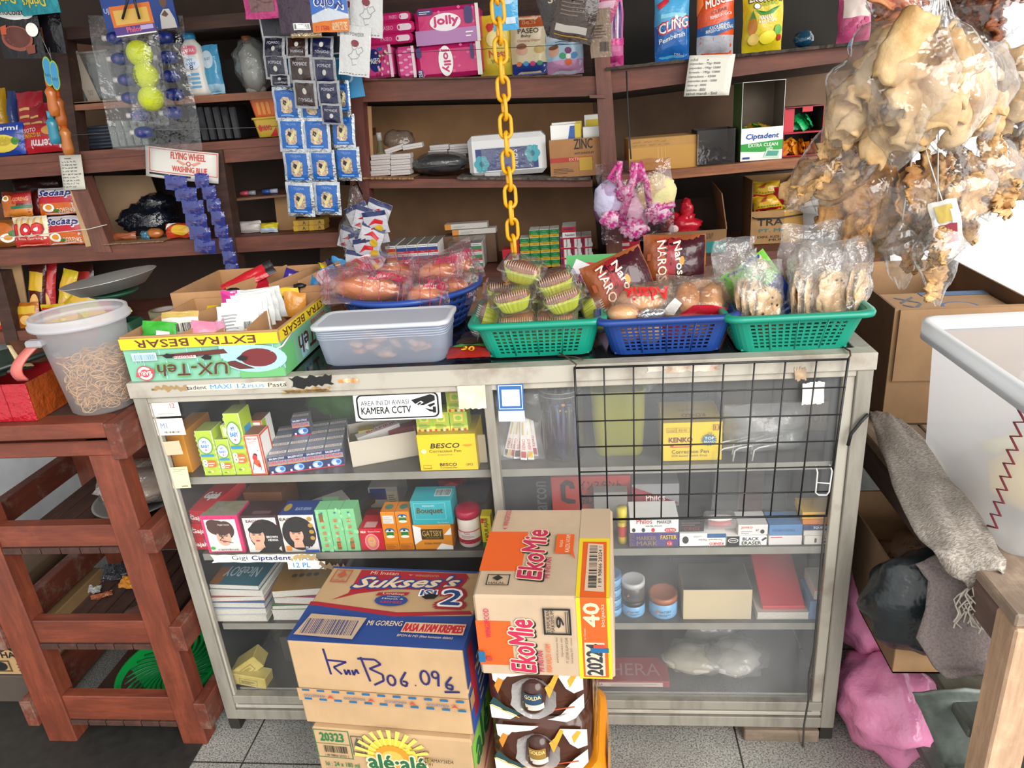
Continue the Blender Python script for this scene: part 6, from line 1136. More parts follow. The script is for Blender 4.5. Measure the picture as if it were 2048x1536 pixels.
mb=MB();F=quadface(mb,(-wq/2,-.0002,0),(wq,0,0),(0,0,h1));F.text('Ciptadent',.12,.62,.9,.82,I('#1f4f98'),.05,.15).poly([(0,.3),(0,.52),(1,.6),(1,.3),(.5,.25)],I('#2a9a3a')).text('EXTRA CLEAN',.18,.42,.88,.52,ww,.03).text('HD',.62,.3,.76,.39,ww,.03).poly([(.55,.08),(.62,.32),(.98,.28),(.92,.04)],I('#c0dcc0')).poly([(.6,.12),(.65,.28),(.92,.25),(.88,.1)],I('#4a9a8a')).rect(.05,.06,.22,.12,I('#1f3f88'));mb.build('printed_front',dbx)
for i,c in enumerate(('#c99a1e','#2a8a4a','#d0a020','#4a9a3a','#c08a1e')):sach('small %s toothpaste sachet lying inside display box window, %s'%(('yellow','green')[c[1]<'9'],nth(i,5)),dbx.location.x-.03+.014*i,.91+.008*(i%3),zq+h1-.012+.004*(i%2),.045,.035,c,(-1.2,.3*(i-2),.4*i),None,.008,None,'sachets in display boxes')
def openbox(label,a,b,t,base,Y,fm_,items,zover=None):
 z=zover if zover is not None else base;x0,x1=xat(a,Y,z),xat(b,Y,z);w=x1-x0;h=zat(t,x0,Y)-z;o=thing('open_box',label,'box',((x0+x1)/2,Y,z),.04,'red open-fronted boxes');red=I('#b81f30')
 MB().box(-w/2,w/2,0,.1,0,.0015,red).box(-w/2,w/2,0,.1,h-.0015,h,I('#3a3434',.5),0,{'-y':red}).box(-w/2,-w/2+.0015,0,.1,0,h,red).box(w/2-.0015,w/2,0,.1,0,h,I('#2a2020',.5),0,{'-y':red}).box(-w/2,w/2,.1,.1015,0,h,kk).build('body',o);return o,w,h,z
zq=zb_('MR',1600,.88,.0015)
o1,w1_,h1_,z1_=openbox('lower open red box full of orange sachets',1564,1641,268,zq,.89,None,None)
o2,w2_,h2_,z2_=openbox('upper open red box holding green sachets, flap folded inside',1567,1646,216,zq,.89,None,None,z1_+h1_+.0006)
MB().box(-w2_/2+.002,-w2_/2+.03,.012,.013,.002,h2_-.004,I('#b81f30')).build('flap',o2,None,(0,0,.0));MB().box(-.006,.022,-.001,.0,h2_-.014,h2_,I('#b81f30')).build('tab',o2)
for i in range(11):sach('orange toothpaste sachet in lower red box, %s'%nth(i,11),o1.location.x-.036+.007*i,.905+.01*(i%3),z1_+.004+.004*(i%3),.04,.034,'#d0801a',(-.5+.1*(i%4),(-.9,.5,-.3,.9,.2)[i%5],.2*i),None,.006,None,'sachets in display boxes')
for i in range(6):sach('green toothpaste sachet in upper red box, %s'%nth(i,6),o2.location.x-.012+.009*i,.915+.008*(i%3),z2_+.006+.005*(i%3),.04,.034,'#1fa05a',(-.6,.6*math.sin(i*2),.3*i),None,.008,None,'sachets in display boxes')
# ---- lower right shelf
zq=zb_('BR',1370,.9,.0015);a0,a1=xat(1292,.9,zq),xat(1452,.9,zq);cw_=a1-a0;ch1=zat(468,a0,.9)-zq;ch2=zat(405,a0,.9)-zq;cb=thing('open_carton','brown and teal open carton with a red plastic bag inside','box',((a0+a1)/2,.9,zq));cm=CARD('#8f6b48')
mb=MB().box(-cw_/2,cw_/2,0,.003,0,ch1,cm).box(-cw_/2,-cw_/2+.003,.003,.16,0,ch1+.01,cm).box(cw_/2-.003,cw_/2,.003,.16,0,ch1+.02,cm).box(-cw_/2,cw_/2,.16,.163,0,ch2-.02,CARD('#3f3026')).box(-cw_/2,cw_/2,.003,.16,0,.003,cm);F=quadface(mb,(-cw_/2,0,0),(cw_,0,0),(0,0,ch1));F.rect(0,0,1,.5,I('#1f7f7a',.6)).textq('7500',(.68,.6),(.14,.02),(.02,.25),I('#4a3a2a',.6),.01,.2);mb.build('body',cb)
MB().add([(cw_/2,0,ch1),(cw_/2,.16,ch1+.02),(cw_/2-.02,.16,ch2+.03),(cw_/2-.015,.01,ch2+.01)],[(0,1,2,3)],cm).build('flap',cb,solid=.003)
R=random.Random(1);mb=MB().blob((0,0,0),(.055,.035,.04),FILM('#c01f30',.25,.6,20),5,.5,2.5,24,16);mb.blob((.012,-.005,.045),(.02,.015,.035),FILM('#c01f30',.25,.6,20),9,.5,3);mb.blob((-.03,-.033,-.006),(.016,.004,.013),I('#d8c8c4',.5),2,.1);mark(mb.build('red_bag',None,(cb.location.x-.005,.96,zq+ch1+.01)),'crumpled red plastic bag in the brown and teal open carton','plastic bag')
for i in range(3):mark(MB().blob((0,0,0),(.035,.03,.03),I('#2a2224'),i+20,.3).build('dark_bundle',None,(cb.location.x-.05+.05*i,.99,zq+.035)),'dark bundle at bottom of the brown and teal carton, %s'%('left','middle','right')[i],'bundle','dark bundles in the carton')
zq=zb_('BR',1540,.95,.0015);a0,a1=xat(1500,.95,zq),xat(1606,.95,zq);cw_=a1-a0;ch1=zat(424,a0,.95)-zq;ch2=zat(362,a0,.95)-zq;cb=thing('open_carton','old brown carton with blue and black print and yellow packs on top','box',((a0+a1)/2,.95,zq));cm=CARD('#a57f52',.3)
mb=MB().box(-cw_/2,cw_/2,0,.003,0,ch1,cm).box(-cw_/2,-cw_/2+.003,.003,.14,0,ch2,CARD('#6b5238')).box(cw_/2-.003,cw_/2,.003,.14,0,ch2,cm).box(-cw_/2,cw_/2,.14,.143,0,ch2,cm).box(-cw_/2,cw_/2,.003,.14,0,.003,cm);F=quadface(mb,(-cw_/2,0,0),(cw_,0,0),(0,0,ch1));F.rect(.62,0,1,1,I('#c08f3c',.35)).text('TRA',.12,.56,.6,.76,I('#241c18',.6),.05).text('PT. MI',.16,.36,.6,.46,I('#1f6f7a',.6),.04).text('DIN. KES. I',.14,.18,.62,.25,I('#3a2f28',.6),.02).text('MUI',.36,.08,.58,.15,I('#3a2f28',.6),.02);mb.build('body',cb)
rod('cable_tie','black cord tied round the old carton with blue print','cord',[(a0-.004,.96,zq+ch1*.88),(a0+.01,.944,zq+ch1*.8),((a0+a1)/2,.944,zq+ch1*.78),(a1-.01,.944,zq+ch1*.84),(a1+.004,.96,zq+ch1*.86)],.002,I('#2a2a28',.5),n=6)
for i,(dx,dz,c)in enumerate(((-.02,.012,'#c9a020'),(-.025,.05,'#c9a428'),(.035,.03,'#a8202a'),(.03,.0,'#b8901e'))):
 mb=MB();F=pack(mb,.085,.05,.04,FILM(c,.25),seed=i+50);F.rect(.05,.05,.95,.2,FILM('#a01f2a',.25));[F.ell(.15+.1*k,.3,.03,.04,I('#4a7a2a'),8)for k in range(8)];F.poly([(.2,.6),(.5,.9),(.4,.6)],I('#a83a2a'));mb.build('noodle_pack',None,(cb.location.x+dx,.99+.02*(i%2),zq+ch1+dz-.02),(-.25,.1*(i-1),0),label='yellow and red noodle pack in the old carton with blue print, '+['lower left','upper left','red one at right','lower right'][i],cat='noodle pack',group='noodle packs in the old carton')
tz=zb_('BR',1680,.885,.0015);tb=thing('white_tub','frosted white plastic tub with lid behind the hanging cracker bags','tub',(xat(1670,.93,tz),.95,tz));MB().lathe([(0,0),(.085,0),(.095,.09)],FROST('#e6e8ea',.1),40).build('body',tb);MB().lathe([(.1,.086),(.103,.088),(.103,.1),(.096,.104),(.09,.1),(0,.1)],FROST('#eceeee',.05),40).build('lid',tb)
sh('BR','toothpaste_box','tall red and white box beside the shelf post on the lower right shelf','box',1221,1236,447,.05,I('#c02a38'),.9,pr=dict(front=lambda F:F.rect(.4,.1,.9,.9,ww)))
for i in range(3):sh('BR','toothpaste_box','red and white box lying right of the shelf post, %s of three'%['bottom','middle','top'][i],'box',1240-1*i,1284-2*i,0,.06,I('#b8283a'),.895,.0015+.0185*i,h=.018,group='red boxes right of shelf post',pr=dict(front=lambda F:F.rect(.1,.3,.5,.8,I('#d8c0c0'))))
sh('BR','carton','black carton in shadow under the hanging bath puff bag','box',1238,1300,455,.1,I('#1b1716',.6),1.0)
# ---- lower middle shelf: toothpaste and medicine boxes
def p_cip(c1,c2):
 def f(F):F.rect(0,.0,1,.3,I(c2,.4)).rect(0,.3,1,.68,I(c1,.4)).text('Ciptadent',.08,.76,.92,.92,I('#2a4a8a'),.03).text('100gr',.3,.1,.7,.22,I('#e8c0c0'),.02)
 return f
def boxgrid(name,base,key,cols,rows,h,d,m,pr,grp,Y=.885,tops=None,top=None):
 z0=zb_(key,cols[0][0],Y,.0015);proto={}
 for ci,(a,b)in enumerate(cols):
  for r in range(rows[ci]):
   z=z0+r*(h+.0003);x0,x1=xat(a,Y,z0),xat(b,Y,z0);w=x1-x0;p=pr[ci]if isinstance(pr,list)else pr;k=(round(w,3),id(p))
   lab='%s, %s column, %s'%(base,nth(ci,len(cols),'left','right')if len(cols)>2 else('left','right')[ci],['bottom','second up','third up','fourth up','fifth up'][r]if r<rows[ci]-1 else 'top')
   if len(cols)>2:lab='%s, %s, %s'%(base,['leftmost column','second column','third column','fourth column','fifth column'][ci]if ci<len(cols)-1 else 'rightmost column',['bottom','second up','third up','fourth up'][r]if r<rows[ci]-1 else 'top')
   if k not in proto:
    mb=MB().box(-w/2+.0003,w/2-.0003,0,d,0,h,m,.0005,{'+z':top or m});p(boxfaces(mb,w,d,h)['front']);proto[k]=mb.build(name,None,((x0+x1)/2,Y,z),None,label=lab,cat='box',group=grp)
   else:copy_tree(proto[k],None,((x0+x1)/2,Y+.0005*((r+ci)%3),z),None,lab)
gr5=I('#8a8480',.6)
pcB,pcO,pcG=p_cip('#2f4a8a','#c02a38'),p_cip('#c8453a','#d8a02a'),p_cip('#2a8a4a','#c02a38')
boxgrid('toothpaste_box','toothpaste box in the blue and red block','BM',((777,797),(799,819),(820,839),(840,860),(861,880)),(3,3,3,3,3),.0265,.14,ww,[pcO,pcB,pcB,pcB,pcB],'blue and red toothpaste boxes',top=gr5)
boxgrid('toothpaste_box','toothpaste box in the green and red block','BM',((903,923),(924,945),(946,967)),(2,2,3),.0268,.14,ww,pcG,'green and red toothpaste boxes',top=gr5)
mark(MB().box(-.055,.055,-.004,.145,-.0,.092,CLEAR('#ffffff',.07,.1,.55,.9),.004).build('clear_wrap',None,(xat(936,.885,.94),.885,zb_('BM',936,.885,.001))),'torn clear wrap around the green and red toothpaste boxes','plastic wrap')
for i,(a,b,dz)in enumerate(((905,992,.094),(890,975,.112))):sh('BM','toothpaste_box','long white box with orange end lying on rear boxes, %s one'%('lower','upper')[i],'box',a,b,0,.04,I('#c9c4bc',.45),.99,dz,h=.017,group='long white boxes',pr=dict(front=lambda F:F.rect(0,0,.15,1,I('#d08a3a')).lines(.2,.3,.5,.7,I('#8a9a8a'),2)))
sh('BM','carton','brown carton at the back supporting two long white boxes','box',893,995,0,.06,CARD('#6b5240'),.985,.0015,h=.091)
def p_obat(F):F.rect(0,0,1,.34,I('#d0a81e')).rect(0,.34,1,.95,I('#1f7a3a')).text('Antasida',.15,.42,.85,.55,I('#a8d0a8'),.03).ell(.5,.75,.25,.1,I('#3a9a5a')).text('OBAT',.3,.1,.8,.22,I('#8a5a1a'))
boxgrid('medicine_box','green and yellow medicine box','BM',((1043,1062),(1063,1082),(1083,1102),(1103,1121)),(4,5,5,5),.0232,.06,I('#d8d8d0',.45),p_obat,'green and yellow medicine boxes',.89)
def p_pep(F):F.rect(0,0,.35,1,I('#c02a3a')).rect(.06,.1,.22,.9,I('#5a2a5a')).ell(.8,.2,.3,.35,I('#e8e8e4')).text('Pepsodent',.55,.1,.75,.9,I('#3a3a5a'),.02,0,90).rect(.35,.85,1,1,I('#c02a3a'))
boxgrid('toothpaste_box','red and white toothpaste box','BM',((1123,1143),(1144,1164),(1165,1185)),(3,3,3),.0305,.09,ww,p_pep,'red and white toothpaste boxes',.89)
sh('BM','toothpaste_box','single large red and white box topping the red boxes','box',1125,1152,0,.09,ww,.892,.0015+.0925,h=.033,pr=dict(front=lambda F:F.rect(0,.5,1,1,I('#c02a3a')).text('Pepsodent',.2,.1,.9,.35,I('#2a2a4a'),.02).rect(.1,.75,.8,.85,I('#5a2a5a'))))
for i,(a,b,h)in enumerate(((1007,1024,.06),(1024,1042,.095))):sh('BM','toothpaste_box','upright red box under the yellow chain, %s one'%('shorter','taller')[i],'box',a,b,0,.05,I('#b8283a'),.895,.0015,h=h,group='upright red boxes',pr=dict(front=lambda F:F.rect(.15,.1,.85,.45,ww)))
# ---- left shelves
def noodle(key,label,a,b,t,Y,c,pr,dz=.0015,lean=-.25,z=None,seed=1,roll=0,th=.035,name='noodle_pack',grp='noodle packs on the left shelf',yaw=0):return shp(key,name,label,'noodle pack',a,b,t,th,FILM(c,.28),pr,Y,dz,grp,lean,z=z,seed=seed,roll=roll,yaw=yaw,sealm=None)
egg=lambda F,u,v,s=1:F.ell(u,v,.17*s,.15*s,ww).ell(u+.01,v+.01,.1*s,.09*s,I('#d88a1e',.35))
def p_sed(F):F.rect(0,.0,1,.42,FILM('#c8601a',.3)).rect(0,.42,1,.75,I('#b81f2c')).rect(0,.75,1,.95,FILM('#c9c4c8',.3)).text('Sedaap',.04,.6,.96,.92,I('#d8d4dc'),.12,.2).text('Sedaap',.06,.62,.94,.9,I('#1f2a6a'),.06,.2).text('GORENG',.5,.08,.95,.22,I('#e0d0b8'),.04);egg(F,.3,.25);F.ell(.5,.15,.08,.05,I('#3a7a2a'))
def p_100(F):F.rect(0,0,1,.3,I('#b8241e'));[F.poly([(.1+.18*i,.55),(.16+.18*i,.98),(.22+.18*i,.55)],I('#d8a03a'))for i in range(5)];F.text('100',.1,.35,.92,.72,I('#8a1018'),.14).text('100',.12,.37,.9,.7,I('#d0202a'),.08).ell(.47,.53,.06,.06,ww).ell(.76,.53,.06,.06,ww).text('Rasa Goreng',.2,.18,.9,.28,I('#e8d0c0'),.02)
def p_goreng(F):F.rect(0,0,1,.3,I('#c87a2a')).ell(.3,.5,.3,.35,I('#b8601e')).rect(.45,.5,1,.9,I('#a01f24')).text('GORENG',.5,.6,.95,.75,I('#d8a060'),.03).rect(.4,.3,1,.42,I('#1f6a4a'));egg(F,.22,.7,.8)
za=zb_('LI',60,.9,.002)
noodle('LI','dark orange noodle pack picturing egg at far left of noodle row',-30,44,442,.89,'#7a4a1e',lambda F:(F.ell(.6,.55,.3,.35,I('#b8601e')),egg(F,.75,.3,1.1),F.ell(.9,.45,.1,.12,I('#3a6a2a'))),seed=2)
noodle('LI','red and white noodle pack with large red 100',34,102,434,.875,'#d8c8a8',p_100,seed=3)
noodle('LI','lower blue-lettered egg noodle pack at the post',98,172,433,.88,'#c9c4c8',p_sed,seed=4,yaw=-.05)
noodle('LI','red and orange noodle pack at upper left of the noodle stack',10,68,384,.93,'#6a2a1c',p_goreng,z=za+.09,seed=5)
noodle('LI','upper blue-lettered egg noodle pack above the lower one',83,158,376,.93,'#c9c4c8',p_sed,z=za+.088,seed=6)
noodle('LI','dark maroon pack at the very top of noodle stack',30,120,356,1.0,'#2a1414',None,z=za+.14,seed=7)
noodle('LI','dark red pack between the two upper noodle packs',62,92,385,.97,'#5a1a1a',None,z=za+.08,seed=8)
for i in range(3):sh('LI','noodle_carton','brown carton behind the noodle stack, %s of three'%nth(i,3).replace('second from the left','middle'),'box',-20+58*i,36+58*i,0,.1,CARD('#5a3a28'),1.0,.002,h=.13)
noodle('LH','blue noodle pack picturing yellow noodles, left end of upper noodle shelf',-25,54,246,.885,'#1f3f98',lambda F:(F.text('Supermi',.1,.7,.92,.88,I('#d8d8e4'),.05),F.ell(.5,.35,.42,.26,I('#d8c040')),F.ell(.55,.4,.25,.14,I('#b8a030')),F.ell(.85,.4,.08,.12,I('#3a7a2a')),F.ell(.2,.3,.08,.05,I('#4a7a2a'))),seed=12)
noodle('LH','red noodle pack with upside-down white lettering on upper noodle shelf',52,136,246,.89,'#b01f2a',lambda F:(F.text('Intermi',.25,.12,.92,.4,I('#d8c8cc'),.05,.1,180),F.text('MI GORENG',.05,.5,.5,.65,I('#d8a02a'),.03,0,180),F.text('SOTO',.08,.68,.4,.82,I('#d8c8c8'),.03),F.ell(.75,.72,.22,.18,I('#c8904a'))),seed=13)
za=zb_('LH',60,.95,.002)
for i,(a,b,t,c,lb_)in enumerate(((-20,12,160,'#b8901e','yellow snack pack, leftmost upright on upper noodle shelf'),(8,28,172,'#a8801a','yellow snack pack next to the leftmost one'),(30,48,178,'#2a3a6a','dark blue pack between yellow and red packs'),(48,100,180,'#9a1f2a','dark red pack behind the red noodle pack'),(70,112,205,'#8a1a24','second dark red pack leaning near orange bottles'))):noodle('LH',lb_,a,b,t,1.0-.01*i,c,(lambda F:F.lines(.2,.3,.8,.8,I('#c9a060'),4))if i!=2 else None,seed=30+i,th=.04)
# clear box, stacks and tubs
zq=zb_('LU',190,.9,.001);a0,a1=xat(162,.9,zq),xat(232,.9,zq);hq=zat(112,a0,.9)-zq;cbx=thing('clear_tub','clear square plastic tub with paper strip marked 7','tub',((a0+a1)/2,.95,zq));hw=(a1-a0)/2
shell(MB(),[(rrect(hw,.045,.01),0),(rrect(hw*1.25,.06,.012),hq)],CLEAR('#e8f0ee',.15,.08,.6,.2)).build('body',cbx);shell(MB(),[(rrect(hw*1.25,.06,.012),hq),(rrect(hw*1.32,.065,.012),hq),(rrect(hw*1.32,.065,.012),hq+.006)],CLEAR('#e8f0ee',.3,.08,.6,.2),False).build('rim',cbx)
mb=MB();F=quadface(mb,(-hw*.62,-.046,0),(hw*.7,0,0),(-hw*.35,-.0165,hq+.01));F.rect(0,0,1,1,I('#a39a8c',.7)).text('7',.35,.6,.65,.82,I('#4a4a4e',.5),.0).text('DOT',.35,.12,.75,.22,I('#5a5a5e',.5));mb.build('paper_strip',cbx)
for i in range(5):mark(MB().blob((0,0,0),(.016,.014,.012),I(('#8a9298','#6a7278')[i%2],.4),i,.3).build('small_packet',None,cbx.location+V((-.03+.014*i,-.01+.01*(i%2),.014))),'small grey packet in the clear square tub','packet','packets in the clear square tub')
zq=zb_('LH',190,.9,.002)
for i in range(7):sh('LH','plastic_tray','thin dark plastic-wrapped pack, %s of seven stacked'%['lowest','second','third','fourth','fifth','sixth','topmost'][i],'packet',160+(i%2)*3,228-(i%3)*2,0,.07,I(('#2a2f38','#323a44')[i%2],.2),.9,.002+.0098*i,h=.0092,group='stacked dark plastic packs',c=.003)
for i in range(5):sh('LH','clear_pack','upright clear crinkled pack, %s of five in a row'%nth(i,5),'packet',226+15*i,239+15*i,240,.07,CLEAR('#d8e4dc',.3,.1,.6,.8),.9,.002,group='clear crinkled packs',c=.003,yaw=.15)
for i in range(6):sh('LH','black_pack','upright black plastic-wrapped pack leaning right of droppers, %s'%nth(i,6),'packet',388+16*i,402+16*i,212,.09,I(('#1c1b1e','#232226')[i%2],.2),.9,.002,group='black plastic-wrapped packs',c=.004)
zq=zb_('LH',530,.9,.002)
for i,(a,b,t,c,lb_)in enumerate(((514,566,236,'#c9a83a','yellow margarine-style tub under the orange tub'),(506,562,200,'#d0602a','orange tub on top of yellow tub'))):
 z=zq if i==0 else zq+hq_+.0006;x0,x1=xat(a,.9,z),xat(b,.9,z);hq_=(zat(t,x0,.9)-z)if i==0 else hq_*1.02;hw=(x1-x0)/2;o=thing('plastic_tub',lb_,'tub',((x0+x1)/2,.93,z),0,'stacked plastic tubs');mb=shell(MB(),[(rrect(hw*.85,.035,.012),0),(rrect(hw*.98,.045,.014),hq_*.9)],I(c,.35));F=quadface(mb,(-hw*.7,-.0365,.002),(hw*1.4,0,0),(0,-.0085,hq_*.85))
 (F.ell(.15,.5,.1,.2,rr_).text('NUVO',.28,.35,.75,.65,rr_,.05).poly([(.6,0),(1,.5),(1,0)],rr_)if i==0 else[F.rect(.15+.25*k,.1,.3+.25*k,.8,I('#d8903a'))for k in range(3)]);mb.build('body',o);shell(MB(),[(rrect(hw,.047,.014),hq_*.88),(rrect(hw*1.05,.05,.014),hq_*.9),(rrect(hw*1.05,.05,.014),hq_)],I(c,.35)).add([(x,y,hq_)for x,y in rrect(hw*1.05,.05,.014)],[tuple(range(28))],I(c,.35)).build('lid',o)
 # powder bottle and company
zq=zb_('LJ',395,.9,.001);xb=xat(397,.9,zq);hb_=zat(64,xb,.9)-zq;rb=(xat(419,.9,zq)-xat(377,.9,zq))/2;bo=thing('powder_bottle','white baby powder bottle with light blue cap','bottle',(xb,.92,zq));mb=MB().lathe([(0,0),(rb*.95,0),(rb,.008),(rb,hb_*.1),(rb*.9,hb_*.35),(rb*.98,hb_*.6),(rb*.9,hb_*.78),(rb*.5,hb_*.88),(rb*.45,hb_*.9)],I('#d8d4cc',.35),32,sy=.7)
F=Face(mb,lambda u,v:((lambda a:(V((rb*1.0*math.cos(a),rb*.7*math.sin(a),hb_*(.05+.75*v))),V((math.cos(a),math.sin(a),0))))(math.radians(-150+120*u))),.08,hb_*.75,3,.0015)
F.rr(.15,.8,.85,.98,I('#d8607a'),.4).text('EXTRA',.28,.85,.75,.92,ww).ell(.5,.62,.36,.14,I('#d8e4f0')).text('MY',.38,.66,.62,.72,I('#2a78b8'),.03).text('BABY',.3,.58,.7,.64,I('#2a78b8'),.03).text('8',.42,.48,.58,.58,I('#2a2a5a'),.01);[F.rect(.25,.1+.09*i,.75,.14+.09*i,I('#5aa8d8'))for i in range(4)];mb.build('body',bo);MB().lathe([(0,hb_*.89),(rb*.55,hb_*.89),(rb*.52,hb_),(0,hb_)],I('#3a98c8',.35),28).build('cap',bo)
shp('LJ','powder_pouch','pale blue powder pouch right of the powder bottle','pouch',418,452,90,.03,FILM('#4a98c0',.2),lambda F:F.ell(.4,.7,.35,.18,I('#c0d4e0')).rect(0,0,1,.2,I('#a0c4d8')).text('BABY',.25,.68,.6,.74,I('#3a6a9a')),.92)
zq=zb_('LJ',500,.92,.001);xb=xat(505,.92,zq);bo=thing('lotion_bottle','white bottle with brown cap inside a knotted clear bag','bottle',(xb,.95,zq));MB().lathe([(0,0),(.03,0),(.032,.01),(.032,.11),(.012,.13),(.012,.135)],I('#b9b4ae'),24,sy=.7).build('body',bo);MB().lathe([(0,.135),(.014,.135),(.014,.155),(0,.155)],I('#9a5a3a'),20).build('cap',bo);MB().blob((.01,-.01,.075),(.055,.045,.075),CLEAR('#e8ecea',.22,.12,.6,.9),5,.25,2.5,24,16).build('plastic_bag',bo)
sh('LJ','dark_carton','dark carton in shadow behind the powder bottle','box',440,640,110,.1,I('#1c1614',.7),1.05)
# left cell contents
zq=zb_('LI',305,.92,.002)
mb=MB().blob((0,0,.045),(.1,.06,.055),CLEAR('#1a2230',.75,.15,.6,.9),3,.35,2.5,26,16);mb.blob((.03,.02,.1),(.06,.05,.03),CLEAR('#1a2230',.75,.15,.6,.9),8,.4,3,20,12);mark(mb.build('dark_bag',None,(xat(305,1.0,zq),1.0,zq)),'crumpled dark navy plastic bag in the cardboard-lined cell','plastic bag')
def lump(label,px,py,Y,s,m,cat,name,amp=.2,seed=1,grp=None):p=at(px,py,Y=Y);return mark(MB().blob((0,0,0),s,m,seed,amp,2.5,20,12).build(name,None,p),label,cat,grp)
for(a,b,t,c,lb_,pr)in((225,273,466,'#8a4a2a','small orange-brown snack packet at front of cardboard-lined cell',None),(284,300,462,'#3a6a80','tiny teal packet beside the brown round snack',None),(335,388,447,'#b83a1e','red, yellow and white snack packet in front of dark bag',lambda F:(F.ell(.6,.5,.35,.35,I('#d8a82a')),F.poly([(0,.6),(.1,1),(.4,1)],ww)))):
 shp('LI','snack_packet',lb_,'snack packet',a,b,t,.025,FILM(c,.25),pr,.885,.002,'snack packets on the left shelf',-.3)
p=at(312,470,Y=.9);mark(MB().blob((0,0,.0),(.028,.02,.016),FILM('#a8602a',.2,.6),3,.15).build('snack_packet',None,(p.x,.9,zq+.017)),'round brown glossy snack packet in the cardboard-lined cell','snack packet','snack packets on the left shelf')
for(a,b,t,c,lb_,pr,Y)in((456,522,443,'#b8b0ac','white and orange packet in the dark right cell',lambda F:F.rect(0,.2,.35,.8,I('#c8642a')),.92),(522,556,446,'#c9b82a','bright yellow and blue crumpled packet in right cell',lambda F:F.rect(0,0,1,.35,I('#a8b8c8')),.9)):
 shp('LI','snack_packet',lb_,'snack packet',a,b,t,.025,FILM(c,.25),pr,Y,.002,'snack packets on the left shelf',-.4)
for i in range(2):
 for r in range(2):sh('LI','yellow_box','small yellow box under the silver sachet strips, %s %s'%(('left','right')[i],('lower','upper')[r]),'box',588+31*i,618+31*i,0,.05,I('#b8923a',.5),.9,.002+.0165*r,h=.016,group='small yellow boxes',pr=dict(front=lambda F:F.text('A',.6,.2,.8,.8,I('#4a3a1a',.5),.04).rect(0,0,.3,1,I('#c9a02a'))))
for(a,b,c,lb_,cc)in((482,508,'#a83a4a','pink lipstick-like tube lying on the small inner shelf','#8a8a90'),(526,552,'#2a4a8a','blue and white small tube on the inner shelf','#a8b4c8')):
 z=zb_('LS',(a+b)/2,.95,.009);x0,x1=xat(a,.95,z),xat(b,.95,z);o=thing('small_tube',lb_,'tube',((x0+x1)/2,.95,z));MB().tube([((x0-x1)/2,0,0),(.004,0,0)],.008,I(c,.35)).build('body',o);MB().tube([(.0045,0,0),((x1-x0)/2+.006,0,0)],.0075,I(cc,.3)).build('cap',o)
 # bottom-left shelf
for i,(a,b,t,c,Y,lb_,rl)in enumerate(((60,92,528,'#4a1a14',.9,'dark red noodle pack leaning left under the beam',.15),(84,112,524,'#a81f2a',.92,'red and yellow noodle pack leaning beside the dark one',.15),(112,140,540,'#c9b02a',.91,'yellow noodle pack leaning right of the red one',.3),(135,190,530,'#3a1a14',.98,'dark brown pack at the back of bottom left shelf',.1),(100,150,560,'#b89a1e',.88,'yellow and brown pack lying aslant in front',.9),(150,210,568,'#d0c01e',.87,'bright yellow and red pack pointing at the bucket',1.0),(40,84,607,'#a8601e',.87,'orange and black pack at front left of bottom shelf',0),(88,135,610,'#c9a81e',.87,'yellow pack at the front next to orange and black pack',0),(-20,18,600,'#b8382a',.88,'red and yellow pack left of the thin upright board',.1))):
 shp('LB','noodle_pack',lb_,'noodle pack',a,b,t,.03,FILM(c,.25),(lambda F:(F.rect(.1,.55,.9,.85,I(('#c9a02a','#b82a24')[i%2],.4)),F.ell(.5,.3,.3,.2,I('#d8a860')))),Y,.002,'seasoning packs on the bottom left shelf',-.25,roll=rl)
zq=zb_('LB',330,.88,.0);cx0=xat(300,.82,.83)
ctn=thing('carton','brown carton with small star marks under tape rolls','box',(xat(345,.66,.86),.66,.76));mb=MB().box(-.11,.11,0,.14,0,.115,CARD('#7d6048'),.001);F=quadface(mb,(-.11,0,0),(.22,0,0),(0,0,.115))
for u,v in((.25,.7),(.35,.2),(.85,.75)):[F.line([(u-.03*math.cos(k*1.047),v-.06*math.sin(k*1.047)),(u+.03*math.cos(k*1.047),v+.06*math.sin(k*1.047))],kk,.001)for k in range(3)]
F.ell(.62,.5,.1,.35,I('#9a7060',.6));mb.build('body',ctn)
mark(MB().box(-.11,.11,0,.06,-.795,0,CARD('#4a3a2e'),.002).build('carton_stack',None,(ctn.location.x,.7,.7595)),'plain brown carton supporting the star-marked carton','box')
def tape(label,px,Y,z,r,h,m1,m2):
 o=thing('tape_roll',label,'tape roll',(xat(px,Y,z),Y,z),0,'tape rolls');MB().lathe([(r*.72,0),(r,0),(r,h),(r*.72,h),(r*.72,0)],m1,36,cap=False).build('tape',o);MB().lathe([(r*.66,-.0),(r*.72,-.0),(r*.72,h),(r*.66,h),(r*.66,0)],m2,36,cap=False).build('core',o);return o
zc=.76+.115+.0006
tape('yellowish clear tape roll on the star-marked carton',333,.73,zc,.046,.03,FROST('#b5b08a',.15),CARD('#b5a0a0'))
tape('clear tape roll, right of the yellowish one',408,.74,zc,.042,.045,FROST('#b9b4b0',.25),I('#a8b4bc',.5))
tape('brown tape roll on shelf behind the clear rolls',378,.95,BD['LB'][3]+.001,.045,.05,I('#5a3018',.3),CARD('#7a5a40'))
tape('brown tape roll at right of the clear rolls',470,.72,zc-.0,.04,.04,I('#4a2a1c',.3),CARD('#6a5040'))
mark(MB().box(-.06,.06,0,.12,-.905,0,CARD('#3f3228'),.002).build('carton_stack',None,(xat(478,.67,zc),.67,zc-.0006)),'dark carton in shadow right of the star-marked carton','box')
